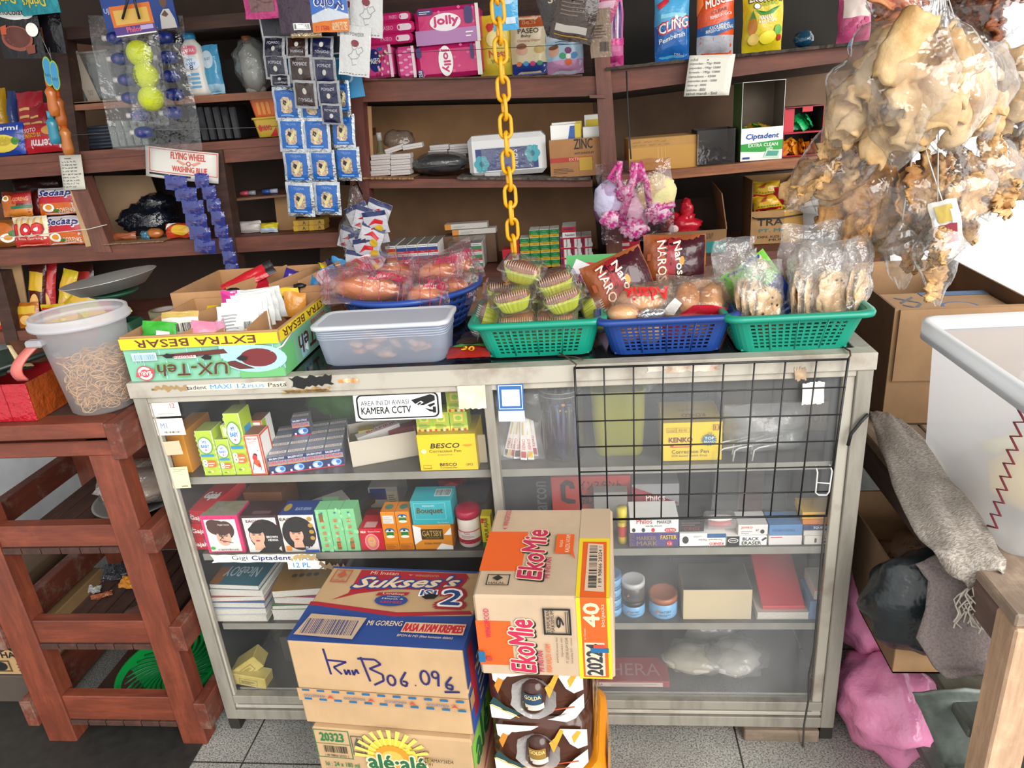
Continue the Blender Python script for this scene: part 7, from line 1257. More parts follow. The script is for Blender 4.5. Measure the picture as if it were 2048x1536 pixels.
# scale on the rack behind the bucket
p=at(224,572,Y=.27);sc_=thing('kitchen_scale','green shop scale with a shiny steel pan behind the bucket','scale',(p.x,.27,RZ));gsc=I('#1f4a36',.45);hp=p.z-RZ
shell(MB(),[(rrect(.06,.05,.012),0),(rrect(.055,.045,.012),hp*.45),(rrect(.035,.03,.01),hp*.6)],gsc).build('body',sc_);MB().lathe([(.012,hp*.55),(.012,hp-.02)],I('#2a2c2a'),12).build('post',sc_);MB().lathe([(0,hp-.024),(.04,hp-.024),(.055,hp-.016),(.055,hp-.012),(0,hp-.014)],gsc,32).build('pan_holder',sc_)
Mt=Matrix.Translation((0,0,hp))@Matrix.Rotation(-.1,4,'Y');MB().lathe([(0,-.008),(.075,-.006),(.105,.02),(.108,.021),(.107,.022),(.075,-.003),(0,-.005)],I('#c9c9c4',.3,.65,'steel'),56,M=Mt).build('pan',sc_)
# papers and strings on the shelf
def paper(name,label,cat,tl,tr,bl,m,pr,Y,curl=0.,parent=None):
 a,b,c=at(*tl,Y=Y),at(*tr,Y=Y),at(*bl,Y=Y);mb=MB();n=V((0,-1,0))
 fn=lambda u,v:(c+(b-a)*u+(a-c)*v+n*(curl*(2*u-1)**2*-1+.006*(1-v)*(1+.3*math.sin(5*u))),n)
 F=Face(mb,fn,(b-a).length,(a-c).length,3,0);F.rect(0,0,1,1,m);F.off=.0006
 if pr:pr(F)
 q=mb.build(name,parent,None,label=label,cat=cat);s=q.modifiers.new('thickness','SOLIDIFY');s.thickness=.0003;s.offset=1;return q
pen=I('#55565c',.6)
paper('price_list','small white handwritten price list pinned to upper left beam','paper',(118,311),(162,309),(130,380),I('#c9c5b8',.7),lambda F:(F.hand(9,.1,.06,.9,.86,pen,.0011,4),F.rect(.3,.9,.6,.92,pen)),YS-.008)
paper('price_list','larger white handwritten price list pinned to the right shelf edge','paper',(1379,111),(1471,108),(1367,193),I('#dbd8cc',.7),lambda F:([F.text(s,.04,.86-.105*i,.04+l,.93-.105*i,pen)for i,(s,l)in enumerate((('odol',.16),('pepsoden - 75gr 8500',.66),('pepsoden - 190gr 15000',.68),('formula - 190gr 15000',.68),('ciptadent - 4500',.6),('pepsoden anak - 5000',.64),('close up - 8000',.42),('kodomo - 8000',.42)))],F.text('sabut mandi - 5ml',.04,.03,.72,.1,I('#2a2a2e',.6),.01),F.ell(.42,.88,.015,.015,I('#5a2a2a',.5),8)),YS-.03)
def p_fly(F):r=I('#c8402e',.45);F.frame(.06,.2,.99,.96,r,.02).text('FLYING WHEEL',.38,.68,.84,.9,r,.035).text('WASHING BLUE',.4,.28,.86,.46,r,.035).ell(.62,.56,.03,.08,r).ell(.62,.56,.018,.05,I('#d8d4cc',.5)).poly([(.59,.56),(.48,.66),(.46,.62),(.55,.5)],I('#d8907a',.5)).poly([(.65,.56),(.76,.66),(.78,.62),(.69,.5)],I('#d8907a',.5)).rect(.06,.1,.35,.16,kk).rect(.37,.1,.65,.16,kk)
paper('sign_card','white card with red-framed lettering and a winged wheel','sign',(286,291),(433,307),(290,352),I('#d6d2ca',.5),p_fly,YS-.03,.012)
rod('string','thin white string stretched across the lower noodle shelf','string',[at(-60,480,Y=YS-.03),at(60,471,Y=YS-.03),at(150,461,Y=YS-.03),at(178,458,Y=YS-.03),at(214,449,Y=YS-.012)],.0014,I('#c9c4bc',.8),n=5)
rod('wire','thin dark wire stretched along the upper left shelves','wire',[at(-60,262,Y=YS-.04),at(120,272,Y=YS-.04),at(300,260,Y=YS-.04),at(520,255,Y=YS-.03),at(690,240,Y=YS-.02)],.0008,I('#5a5a5a',.5),n=5)
rod('wire','thin dark wire stretched across the tissue and wipes packs','wire',[at(690,112,Y=YS-.02),at(850,104,Y=YS-.03),at(1010,96,Y=YS-.03),at(1184,86,Y=YS-.02)],.0008,I('#3a3a3a',.5),n=5)
# ================= hanging goods
YH=.7
rail=MB().tube([(-1.7,YH,1.83),(1.3,YH,1.83)],.014,S_WOODV,10)
mark(rail.build('hanging_rail'),'wooden rail above the shelf from which sachet strips hang','rail')
for x in(-1.5,-.2,1.15):rod('rail_cord','cord tying the hanging rail to the ceiling','cord',[(x,YH,1.84),(x,YH,2.46)],.003,I('#2a2a2a',.8),group='rail cords',n=6)
def hang(name,label,cat,px,py,Y=YH,group=None,rot=(0,0,0),top=1.818,cord=True):
 """an empty at a hanging point, with its own string up to the rail"""
 p=at(px,py,Y=Y);o=thing(name,label,cat,p,rot,group)
 if cord:MB().tube([(0,0,0),(0,YH-Y,top-p.z)],.0008,I('#3a3a3a',.6),5).build('string',o)
 return o
def sz_(px,Y=YH):return px*.00143*(Y+1.326)/2.05*1.04
def hsach(o,cx,cy,wpx,hpx,c,pr=None,Y=YH,rx=0.,ry=0.,name='sachet',metal=0,border=None,seed=None,t=.008,yaw=0.):
 """one sachet of a strip: centre and size in pixels"""
 p=at(cx,cy,Y=Y)-o.location;w,h=sz_(wpx,Y),sz_(hpx,Y);mb=MB();F=pack(mb,w,h,t,FILM(border or c,.22,.45,40,metal),seed=seed or int(cx+cy),nx=6,ny=6,wr=.0025)
 if border:F.rect(.1,.1,.9,.9,FILM(c,.2,.3,40))
 if pr:pr(F)
 q=Matrix.Translation((0,0,-h/2));mb.xform(q);return mb.build(name,o,p,(rx,ry,yaw))
def p_choc(F):F.ell(.5,.8,.42,.13,ww).ell(.25,.8,.15,.1,ww).ell(.75,.78,.18,.1,ww).text('chocolatos',.1,.75,.9,.86,kk,.02).ell(.45,.35,.38,.22,I('#8a4a3a')).ell(.45,.37,.33,.18,I('#5a2a20')).poly([(.1,.55),(.25,.58),(.22,.42),(.08,.42)],I('#b8502a')).ell(.85,.5,.13,.12,ww).poly([(.6,.2),(.85,.25),(.8,.1),(.62,.08)],I('#7a3a2a'))
o=hang('sachet_strip','black drink sachet with white cloud picturing a cup of cocoa, top left corner','sachet',38,-20);hsach(o,38,60,84,96,'#141214',p_choc,ry=.08,seed=3)
o=hang('sachet_strip','second black sachet behind the cocoa one','sachet',85,-20,.73);hsach(o,92,55,62,84,'#17151a',lambda F:F.rect(.1,.2,.4,.5,I('#8a4a2a')),.73,ry=.12);rod('string','thin string running down to the sandal-shaped bottle tag','string',[at(98,95,Y=.72),at(103,122,Y=.71)],.0008,I('#8a8a8a',.5),n=5)
for i,(cx,cy,lb_)in enumerate(((18,-2,'teal sachet at the very top left corner'),(78,4,'teal sachet lettered in yellow above black sachets'))):o=hang('sachet_strip',lb_,'sachet',cx,-40,.66,'teal sachets at top left');hsach(o,cx,cy,74,40,'#1f7f88',lambda F:F.text('Drinks',.1,.3,.7,.7,I('#c0b03a'),.04,0,180),.66,metal=.4)
o=hang('bottle_strip','strip of small orange and teal bottles under a blue sandal-shaped tag','bottle strip',103,118,cord=False);MB().tube([(0,0,0),(-.012,0,.06)],.0008,I('#8a8a8a',.5),5).build('string',o)
for i,(cx,cy,c,cp_,hh)in enumerate(((104,195,'#b8662a','#e0551e',66),(118,215,'#a85a24','#e0551e',66),(106,255,'#2f7f96','#3a98b8',60),(132,275,'#b06a30','#e0551e',64))):
 p=at(cx,cy,Y=.71+.012*(i%2))-o.location;h=sz_(hh);b_=MB().lathe([(0,-h/2),(.014,-h/2),(.0155,-h*.3),(.013,0),(.0155,h*.15),(.007,h*.3)],I(c,.2),18).build('bottle',o,p,(0,.1,0));MB().lathe([(0,h*.29),(.009,h*.29),(.009,h/2),(0,h/2)],I(cp_,.35),14).build('cap',b_)
for s in(0,1):
 p=at(96+14*s,143+8*s,Y=.7-.004*s)-o.location;mb=MB();F=quadface(mb,(-.016,0,-.038),(.032,0,0),(0,0,.076));P=[(.5+.45*math.cos(a*.314)*(1-.25*math.exp(-((math.sin(a*.314))*3)**2)),.5+.5*math.sin(a*.314))for a in range(20)];F.poly(P,I('#8ab03a')).poly([(.5+(u-.5)*.85,.5+(v-.5)*.9)for u,v in P],I('#3a8ab8')).text('baby',.2,.3,.75,.45,I('#2a5a6a'),.02);mb.build('sandal_tag',o,p,(0,.15,0),solid=.002)
 # droppers and tennis balls
o=hang('dropper_card','blue card and clear bag of dark blue dropper bottles with white tips','hanging card',265,-30,.74);cbl=I('#1f3f86')
a,b=at(195,50,Y=.74),at(338,45,Y=.74);mb=MB();W_=(b-a).length;F=quadface(mb,(-W_/2,0,-.10),(W_,0,0),(0,0,.11));F.rect(0,0,1,1,cbl).text('UJALA',.02,.42,.24,.56,I('#b0b8d0'),.02).poly([(.76,.0),(.78,.3),(.84,.42),(.92,.42),(.97,.2),(.98,0)],I('#c8c4c0')).ell(.86,.6,.05,.15,I('#6a4a3a',.5)).ell(.86,.74,.055,.08,kk).poly([(.8,.3),(.86,.4),(.9,.3),(.86,.25)],I('#6a4a3a',.5));mb.build('card',o,V((0,0,-.01)),solid=.001)
drm=I('#16286e',.3)
for i,(cx,cy)in enumerate(((228,76),(237,118),(250,160),(257,196),(276,231),(283,265),(322,76),(330,115),(336,153),(344,189),(341,226))):
 p=at(cx,cy,Y=.745)-o.location;L=.062;M_=Matrix.Rotation(math.pi/2-.08,4,'Y');mb=MB().lathe([(0,-L/2),(.012,-L/2),(.016,-L*.3),(.0165,0),(.012,L*.22),(.007,L*.3)],drm,16,M=Matrix.Rotation(-math.pi/2+.06,4,'Y'));d=mb.build('dropper_bottle',o,p);MB().lathe([(0,L*.29),(.006,L*.29),(.0085,L*.5),(0,L*.52)],I('#c8c4c0',.35),12,M=Matrix.Rotation(-math.pi/2+.06,4,'Y')).build('white_cap',d);mb=MB();F=quadface(mb,(-.002,-.0168,-.008),(.016,0,0),(0,0,.016));F.ell(.5,.5,.45,.45,I('#2a3f8a')).ell(.5,.5,.15,.15,I('#a8503a'));mb.build('printed_seal',d)
p=at(292,170,Y=.745)-o.location;mb=MB();pack(mb,sz_(185),sz_(235),.05,CLEAR('#ffffff',0.,.06,.25,.7),seed=6,wr=.006);mb.xform(Matrix.Translation((0,0,-sz_(235)/2)));mb.build('plastic_bag',o,p,(0,.08,0))
o=hang('ball_pack','pack of three yellow tennis balls under an orange and purple header card','ball pack',265,-30,.63);tm=SPOT('#b8c41e','#c8d428',400,.4,.6,.95,.6)
for i,(cx,cy)in enumerate(((279,107),(291,151),(302,197))):
 bl_=MB().lathe([(.0322*math.cos(a),.0322*math.sin(a))for a in[math.radians(-90+15*k)for k in range(13)]],tm,24).build('ball',o,at(cx,cy,Y=.64)-o.location)
 if i==1:mb=MB();F=Face(mb,lambda u,v:((lambda d:(d*.0324,d))(V((math.sin((u-.5)*1.6-.4)*math.cos((v-.5)*1.4),-math.cos((u-.5)*1.6-.4)*math.cos((v-.5)*1.4),math.sin((v-.5)*1.4))))),.05,.045,0,.0006);F.text('Philos',.2,.1,.45,.95,I('#2a2a1a',.5),.04,0,90).text('TENNIS',.5,.1,.62,.8,I('#2a2a1a',.5),.03,0,90);mb.build('lettering',bl_)
 if i==0:MB().tube([(.0325*math.cos(t*.33),-.0325*abs(math.sin(t*.33+.5))*.9+.0,.0325*math.sin(t*.33)*.6)for t in range(2)],.0006,ww,4).build('seam',bl_)
p=at(290,150,Y=.64)-o.location;mb=MB();pack(mb,sz_(72,.64),sz_(170,.64),.07,CLEAR('#ffffff',.01,.06,.4,.8),seed=16,wr=.004);mb.xform(Matrix.Translation((0,0,-sz_(170,.64)/2)));mb.build('sleeve',o,p,(0,.14,0))
for i in range(2):mb=MB();F=quadface(mb,(-.055,0,-.033),(.11,0,0),(0,0,.066));F.rect(0,0,1,1,wp if i==0 else I('#c8661f'));(F.rect(0,0,1,.28,I('#4a2f78')).rect(.08,.35,.92,.85,I('#c8a04a')).text('Philos',.3,.06,.65,.24,I('#d05a6a'),.04).rect(.65,.1,.96,.25,I('#a89ac0'))if i else None);mb.build('header_card',o,at(266+i*-1,41-3*i,Y=.62-.003*i)-o.location,(0,-.03,0),solid=.0008)
for s in(-1,1):MB().tube([at(262+4*s,-20,Y=.61)-o.location,at(262+8*s,5,Y=.606)-o.location,at(262+17*s,38,Y=.608)-o.location],.003,I('#161616'),6).build('black_clip',o)
# pomade and cologne strips
o=hang('display_card','dark navy display card lettered POMADE at the head of sachet strips','hanging card',595,-20,.72);mb=MB();W_=sz_(160,.72);F=quadface(mb,(-W_/2,0,-.16),(W_,0,0),(0,0,.19));F.rect(0,0,1,1,I('#1a1c28')).frame(.01,.01,.99,.99,I('#b8b8bc'),.02).text('POMADE',.06,.55,.95,.72,I('#c8c8cc'),.05);mb.build('card',o,solid=.001)
mb=MB();F=quadface(mb,(-.12,0,-.15),(.24,0,0),(0,0,.13));F.rect(0,0,1,1,I('#2a80b0')).rr(.6,.3,.9,.8,I('#a8c8d8'),.2).rr(.62,.33,.88,.77,I('#2a80b0'),.2);mark(mb.build('display_card',None,at(622,85,Y=.745),(0,-.05,0),solid=.001),'sky blue display card at the head of silver-blue sachet strips','hanging card')
def p_pom(c,up):
 def f(F):F.text('POMADE',.2,.62 if up else .25,.8,.74 if up else .37,I('#a8a8b0'),.03,0,0 if up else 180).ell(.5,.42 if up else .62,.09,.11,I('#b8b4ac')).text('Gatsby',.35,.8 if up else .08,.65,.88 if up else .16,I('#7a7a80'),.01,0,0 if up else 180)
 return f
for col,(c,grp,L)in enumerate((('#1c1d2c','navy-black',((548,95,40,38,1),(552,134,42,42,1),(561,161,36,20,0))),('#2e1d18','brown',((594,95,40,38,0),(602,138,45,48,1),(611,189,43,48,0))),('#161a3c','dark blue',((644,96,42,40,0),(650,141,42,44,1),(658,187,42,42,1),(664,228,40,36,1))))):
 o=hang('sachet_strip',grp+' hair pomade sachet strip below the POMADE card, '+('left','middle','right')[col],'sachet strip',L[0][0],40,.69,'pomade sachet strips',cord=False);MB().tube([(0,.02,.02),(0,.0,0),(0,0,-.03)],.001,I('#3a3a3a',.5),5).build('string',o)
 for i,(cx,cy,w_,h_,up)in enumerate(L):hsach(o,cx,cy,w_,h_,c,p_pom(c,up),.69-.004*i,ry=.09,border='#8f9094',rx=-.25 if i==0 else .05)
sil='#a9adb2'
def p_tri(F):F.text('TRISMA',.3,.78,.7,.85,I('#6a8ac0'),.02).poly([(.28,.3),(.28,.62),(.4,.7),(.6,.7),(.72,.62),(.72,.3),(.62,.22),(.38,.22)],FILM('#b8a088',.25,.6,60,.5)).poly([(.4,.6),(.5,.5),(.62,.66),(.68,.6),(.55,.36),(.45,.3),(.38,.38),(.46,.46)],I('#c8c08a')).poly([(.4,.62),(.52,.56),(.46,.44),(.36,.5)],kk).rect(.25,.14,.75,.18,I('#6a9ad0'))
for col,L in enumerate((((574,208,50,58),(584,270,50,60),(595,334,52,62),(601,399,54,64)),((624,212,46,54),(634,270,52,60),(646,333,50,60),(655,397,52,62)),((686,194,26,58),(686,262,46,60),(695,327,50,62)))):
 o=hang('sachet_strip','silver-edged bright blue cologne sachet strip, %s of three'%('left','middle','right')[col],'sachet strip',L[0][0]-4,160,.72+.012*(col==2),'blue cologne sachet strips',cord=False);MB().tube([(0,0,0),(.0,.01,.05)],.001,I('#3a3a3a',.5),5).build('string',o)
 for i,(cx,cy,w_,h_)in enumerate(L):hsach(o,cx,cy,w_,h_,'#1656a0',p_tri,.72-.005*(i%2)+.012*(col==2),ry=.085,border=sil,rx=.04*(-1)**i,metal=.85,seed=7+i*3+col)
for i,(cx,cy,w_,h_,c,lb_,pr,Y)in enumerate(((524,10,66,44,'#a8306a','shiny pink sachet above the left of the POMADE card',lambda F:F.rect(.15,.25,.85,.95,FILM('#6a4a4a',.2,.6)),.66),(590,18,62,76,'#3a2a38','shiny dark purple sachet with a barcode over the POMADE card',lambda F:(F.rect(.05,.7,.95,1,FILM('#8a8490',.15,.8,40,.8)),F.rect(.4,.06,.9,.2,ww),F.bars(.42,.08,.88,.18,kk,16)),.655),(612,58,56,28,'#8a6a3a','gold crimped sachet edge below the purple sachet',lambda F:F.rect(0,.1,1,.5,FILM('#c8b89a',.15,.9,90,.8)),.668),(659,20,66,70,'#c4ccd6','upside-down laundry softener sachet with orange lower band',lambda F:(F.poly([(.0,.4),(.5,.55),(1,.4),(1,1),(0,1)],I('#3a6ab8')),F.text('Molto',.1,.5,.9,.78,ww,.07,0,180),F.text('Molto',.12,.52,.88,.76,I('#1f2f7a'),.04,0,180),F.poly([(0,0),(1,0),(1,.3),(0,.22)],I('#d0701e')),F.text('EKSTRA PARFUM',.55,.04,.95,.22,I('#e0c8a0'),.03,0,180),F.text('BELI 12',.08,.04,.45,.14,I('#b82a2a'),.03,0,180)),.655))):o=hang('sachet',lb_,'sachet',cx,-30,Y,'sachets hanging over the POMADE card');hsach(o,cx,cy,w_,h_,c,pr,Y,ry=.05,metal=.3 if i<3 else 0)
def p_bo(F):q=I('#6a6a70',.5);F.text('B.O.POWDER',.15,.8,.8,.87,q,.01).ell(.5,.66,.13,.07,I('#7a2a34')).line([(.4,.64),(.42,.56),(.5,.53),(.58,.58),(.57,.66)],q,.0008).line([(.46,.54),(.42,.46),(.3,.4),(.42,.34),(.6,.36),(.68,.42),(.58,.47),(.55,.54)],q,.0008).line([(.66,.44),(.8,.52),(.72,.6),(.62,.56)],q,.0008).line([(.42,.34),(.45,.22),(.58,.25)],q,.0008);[F.rect(.05+.1*i,.04,.11+.1*i,.055,q)for i in range(9)]
o=hang('sachet_strip','white powder sachets with line drawing of a person, right of blue strips','sachet strip',712,-30,.68)
for i,(cx,cy,w_,h_,ry)in enumerate(((698,25,44,76,.12),(733,22,58,82,.16),(710,103,56,82,.2))):hsach(o,cx,cy,w_,h_,'#c9c9c8',p_bo,.68-.006*i,ry=ry)
o=hang('sachet','light blue sachet hanging behind the top of yellow chain','sachet',1010,-30,.6);hsach(o,1010,18,44,66,'#3a98c8',lambda F:F.ell(.6,.75,.3,.15,I('#a8c8d8')).rect(.5,.15,.9,.3,I('#c0d0dc')),.6)
for i,(cx,cy,w_,h_,ry,c)in enumerate(((1118,8,70,84,-.25,'#2a2220'),(1150,28,74,86,.25,'#382a24'))):o=hang('coffee_pack','dark brown coffee pack above the pale blue wipes pouch, %s of two'%('left','right')[i],'coffee pack',cx,-40,.62-.015*i,'dark coffee packs');hsach(o,cx,cy,w_,h_,c,(lambda F:F.text('Stel',.25,.55,.7,.72,I('#b8a888'),.02))if i==0 else(lambda F:(F.rect(.1,.15,.85,.28,I('#a8a29a')),F.lines(.15,.45,.8,.8,I('#6a5a50',.5),5),F.rect(.1,.08,.9,.1,I('#a8843a')))),.62-.015*i,ry=ry,t=.02)
o=hang('paper_tag','brown paper tag with barcode hanging before the shelf post','tag',1200,-30,.64);hsach(o,1201,66,36,76,'#7a6450',lambda F:(F.bars(.45,.12,.9,.32,kk,14),F.lines(.1,.4,.8,.7,I('#4a3a2e',.5),5)),.64,t=.002)
o=hang('sachet','magenta and pink packet at the top near the shelf post','sachet',1205,-40,.66);hsach(o,1205,8,50,62,'#a83a6a',lambda F:F.poly([(.1,.2),(.9,.5),(.9,.7),(.1,.4)],I('#c8a0b0')),.66,ry=.4)
# yellow chain
ch=thing('plastic_chain','bright yellow plastic chain hanging in front of the shelf','chain',at(993,-12,Y=.3));p0,p1=at(992,-40,Y=.3),at(1028,508,Y=.3);n=15;pitch=(p1-p0).length/n;cy_=I('#e0a008',.35,0,'plastic')
def link():Lh,Wd=pitch*.66,pitch*.38;return[(Wd*.95*math.cos(t),0,(Lh-Wd)*(1 if math.sin(t)>=0 else-1)*min(1,abs(math.sin(t))*3)+Wd*math.sin(t))for t in[2*math.pi*k/20 for k in range(20)]]
lk=MB().tube(link(),pitch*.115,cy_,8,True).build('link',ch);dn=(p1-p0).normalized()
for i in range(n):
 q=lk if i==0 else copy_tree(lk,ch);q.location=p0+(p1-p0)*((i+.5)/n)-ch.location;q.rotation_euler=(0,math.atan2(-dn.x,-dn.z),.5 if i%2 else 1.9 if i%4 else 1.55)
MB().tube([p0-ch.location,V((p0.x,p0.y,2.46))-ch.location],.002,I('#c89008'),6).build('cord',ch)
# bath puffs, detergent bag, blue strips
rod('black_string','black plastic string tied to shelf edge, holding the bath puff bag','string',[at(1253,142,Y=.815),at(1255,200,Y=.8),at(1258,260,Y=.76),at(1262,318,Y=.72)],.0022,I('#2a2a2c',.5),n=6)
o=hang('bath_puff_bag','pink patterned bag of lilac, pink and yellow bath puffs on black string','bag',1262,316,.72,cord=False)
for i,(cx,cy,s,c)in enumerate(((1222,402,(.047,.032,.056),'#dcd6f4'),(1268,420,(.05,.034,.056),'#f4d8e6'),(1312,388,(.054,.036,.054),'#f0e6a8'),(1203,418,(.022,.022,.04),'#7a4a6a'))):
 p=at(cx,cy,Y=.72+.012*(i%2))-o.location;MB().blob((0,0,0),s,SPOT(c,mx(c,1)and c,60,.3,.7,.7,.9),i,.2,7,24,16).build('bath_puff',o,p)
pkm=FILM('#c82a86',.25)
for i,L in enumerate((((1240,322),(1236,350),(1243,395)),((1270,325),(1266,360),(1255,395),(1240,445)),((1278,325),(1292,365),(1300,415)),((1245,445),(1270,452),(1292,460)),((1300,430),(1325,415),(1350,408)))):
 mb=MB();P=[at(*q,Y=.69)-o.location for q in L];mb.tube(P,.009+.003*(i==1),SPOT('#c82a86','#e0b0c8',90,.45,.6,.3,.2),6);mb.build('pink_strap',o)
for i,(cx,cy,q)in enumerate(((1222,440,.03),(1268,458,.036),(1316,425,.034),(1250,385,.026))):
 p=at(cx,cy,Y=.69)-o.location;mb=MB();mb.blob((0,0,0),(q,.01,q*.8),SPOT('#cc2f8c','#ecc8da',70,.42,.55,.3,.3),i,.5,3.2,18,12);mb.build('pink_pouch',o,p)
for u,v,rt in((1236,320,.6),(1268,322,-.4)):mb=MB();F=quadface(mb,(-.012,0,-.035),(.024,0,0),(0,0,.04));F.rect(0,0,1,1,pkm).text('BATHPUF',.3,.1,.75,.9,kk,.03,0,90);mb.build('handle_strip',o,at(u,v+18,Y=.685)-o.location,(0,rt,0),solid=.001)
mb=MB();pack(mb,.2,.22,.09,CLEAR('#fbf0f6',.03,.08,.6,.9),seed=9,wr=.012);mb.xform(Matrix.Translation((0,0,-.22)));mb.build('plastic_bag',o,V((.005,0,-.005)),(0,-.05,0))
o=hang('detergent_bag','clear knotted bag of red, white and blue detergent sachets on the post','bag',706,372,.8,cord=False);R=random.Random(6)
for i in range(16):
 cx,cy=R.uniform(700,770),425+i*6.6;hsach(o,cx-(cy-430)*.12,cy,46,44,'#c4c4cc',(lambda k:lambda F:(F.rect(0,.8,1,1,I('#1f2a5a')),F.poly([(.15,.4),(.5,.7),(.85,.55),(.8,.4),(.45,.5)],rr_),F.ell(.6+.1*k,.25,.18,.16,I('#d0a82a')),F.poly([(.1,.1),(.3,.3),(.4,.1)],I(('#c02a30','#3a3a4a')[k%2],.4))))(i%3),.8-.012*(i%4),ry=R.uniform(-.3,.6),rx=R.uniform(-.2,.2),seed=i)
mb=MB();mb.grid(lambda u,v:(lambda k:V((math.cos(2*math.pi*u)*k*.075+v*.012+.012*noise.noise(V((u*6,v*5,1))),math.sin(2*math.pi*u)*k*.04+.008*noise.noise(V((u*6,v*5,2))),-.215*v)))(min(1,.08+v*1.5)*(1 if v<.9 else 1-(v-.9)*3)),22,16,CLEAR('#ffffff',.06,.08,.6,1.),True,True);mb.build('plastic_bag',o);MB().tube([(0,0,0),(.02,-.01,.01),(.024,0,-.025),(0,.04,.01)],.002,I('#1a1a1a'),6).build('black_tie',o)
vio=CLEAR('#5a68d0',.5,.12,.5,.7)
for s,(L,w_,h_)in enumerate((([(352,366),(372,388),(386,414),(393,440),(400,466),(410,492)],44,28),([(404,362),(418,385),(428,410),(436,436),(443,462),(452,488),(459,516),(464,540)],28,28))):
 o=hang('pouch_strip','strip of violet-blue transparent pouches under the washing blue card, %s one'%('wider left','narrower right')[s],'pouch strip',L[0][0],352,.79,'violet-blue pouch strips',cord=False)
 for i,(cx,cy)in enumerate(L):p=at(cx,cy,Y=.79)-o.location;mb=MB();F=pack(mb,sz_(w_,.79),sz_(h_,.79),.012,vio,seed=i+s,nx=8,ny=6);F.rect(.15,.3,.85,.42,I('#4a3a6a'));mb.xform(Matrix.Translation((0,0,-sz_(h_,.79)/2)));mb.build('pouch',o,p,(0,.15,0))
 # ================= bags of crackers at the right
CRK=[SPOT('#bd9158','#dcbc8c',22,.35,.65,.7,.8,None,6,.006),SPOT('#9c6834','#c8965a',30,.35,.65,.7,1.,None,6,.01),SPOT('#b08046','#d6ae78',26,.35,.65,.7,1.,None,6,.01),SPOT('#5a2a14','#8a4a24',30,.35,.65,.5,.8,None,6,.01),SPOT('#b0502a','#d08a5a',26,.35,.65,.6,.7,None,5,.008)]
clb=CLEAR('#ffffff',.06,.09,.6,1.,20)
ck=thing('cracker_rope','white rope knot from which the cracker bags hang','rope',at(1880,-55,Y=.12));kz=ck.location;MB().tube([(0,0,0),(0,0,2.45-kz.z)],.005,I('#c8c4bc',.8),8).blob((0,0,0),(.02,.02,.02),I('#c8c4bc',.8),3,.3).build('rope',ck)
def cracker(kind,w,h,seed):
 mb=MB();o=V((seed*3.7,seed*1.3,0));m=CRK[kind];lump_=kind not in(0,4)
 def fn(u,v):
  e=1-.25*abs(2*v-1)**3;ed=1+.22*noise.noise(V((v*7,u>.5,5))+o);a=(u-.5)*(3.6 if not lump_ else 2.)*ed
  x=w*.5*math.sin(a)/math.sin(1.5 if not lump_ else 1.)*e*.85;y=w*(.35 if not lump_ else .25)*(1-math.cos(a));n1=noise.noise(V((u*3,v*4,0))+o)*.014+(noise.noise(V((u*9,v*14,3))+o)*.012 if lump_ else 0)
  return V((x+noise.noise(V((v*3,2,0))+o)*.012,y+n1,(v-.5)*h+noise.noise(V((u*4,9,v))+o)*.014))
 mb.grid(fn,14,18,m);return mb
def crackbag(label,tp,bt,wpx,Y,n,kind,seed,wide=.62):
 a,b=at(*tp,Y=Y),at(*bt,Y=Y);L=(b-a).length;w=sz_(wpx,Y);d=(b-a).normalized();o=thing('cracker_bag',label,'cracker bag',a,(0,math.atan2(-d.x,-d.z),0),'hanging cracker bags');R=random.Random(seed)
 MB().tube([(0,0,0),Euler((0,-o.rotation_euler.y,0)).to_matrix()@(kz-a)],.0012,I('#c8c8c4',.5),5).build('string',o)
 n=int(n*1.7)
 for i in range(n):
  f=(i+.6)/n;c=cracker(kind,w*R.uniform(.42,.68),L*R.uniform(.3,.46),seed*10+i).build('cracker',o,V((R.uniform(-.24,.24)*w,R.uniform(-.28,.28)*w,-L*(.26+.56*f))),(R.uniform(-.3,.3),R.uniform(-.4,.4),R.uniform(-1.3,1.3)),solid=.004)
 def fn(u,v):
  k=(.1+.9*min(1,max(0,v-.06)/.3)**.8)*(1 if v<wide else 1-((v-wide)/(1-wide))**1.3*.9);a_=2*math.pi*u;p=V((u*5,v*6,seed));q=1+.3*noise.noise(V((math.cos(a_)*2,math.sin(a_)*2,v*5+seed)))
  return V((math.cos(a_)*w*.56*k*q,math.sin(a_)*w*.4*k*q,-L*v*1.02+.012*noise.noise(p)))
 MB().grid(fn,26,22,clb,True,True).build('plastic_bag',o);return o
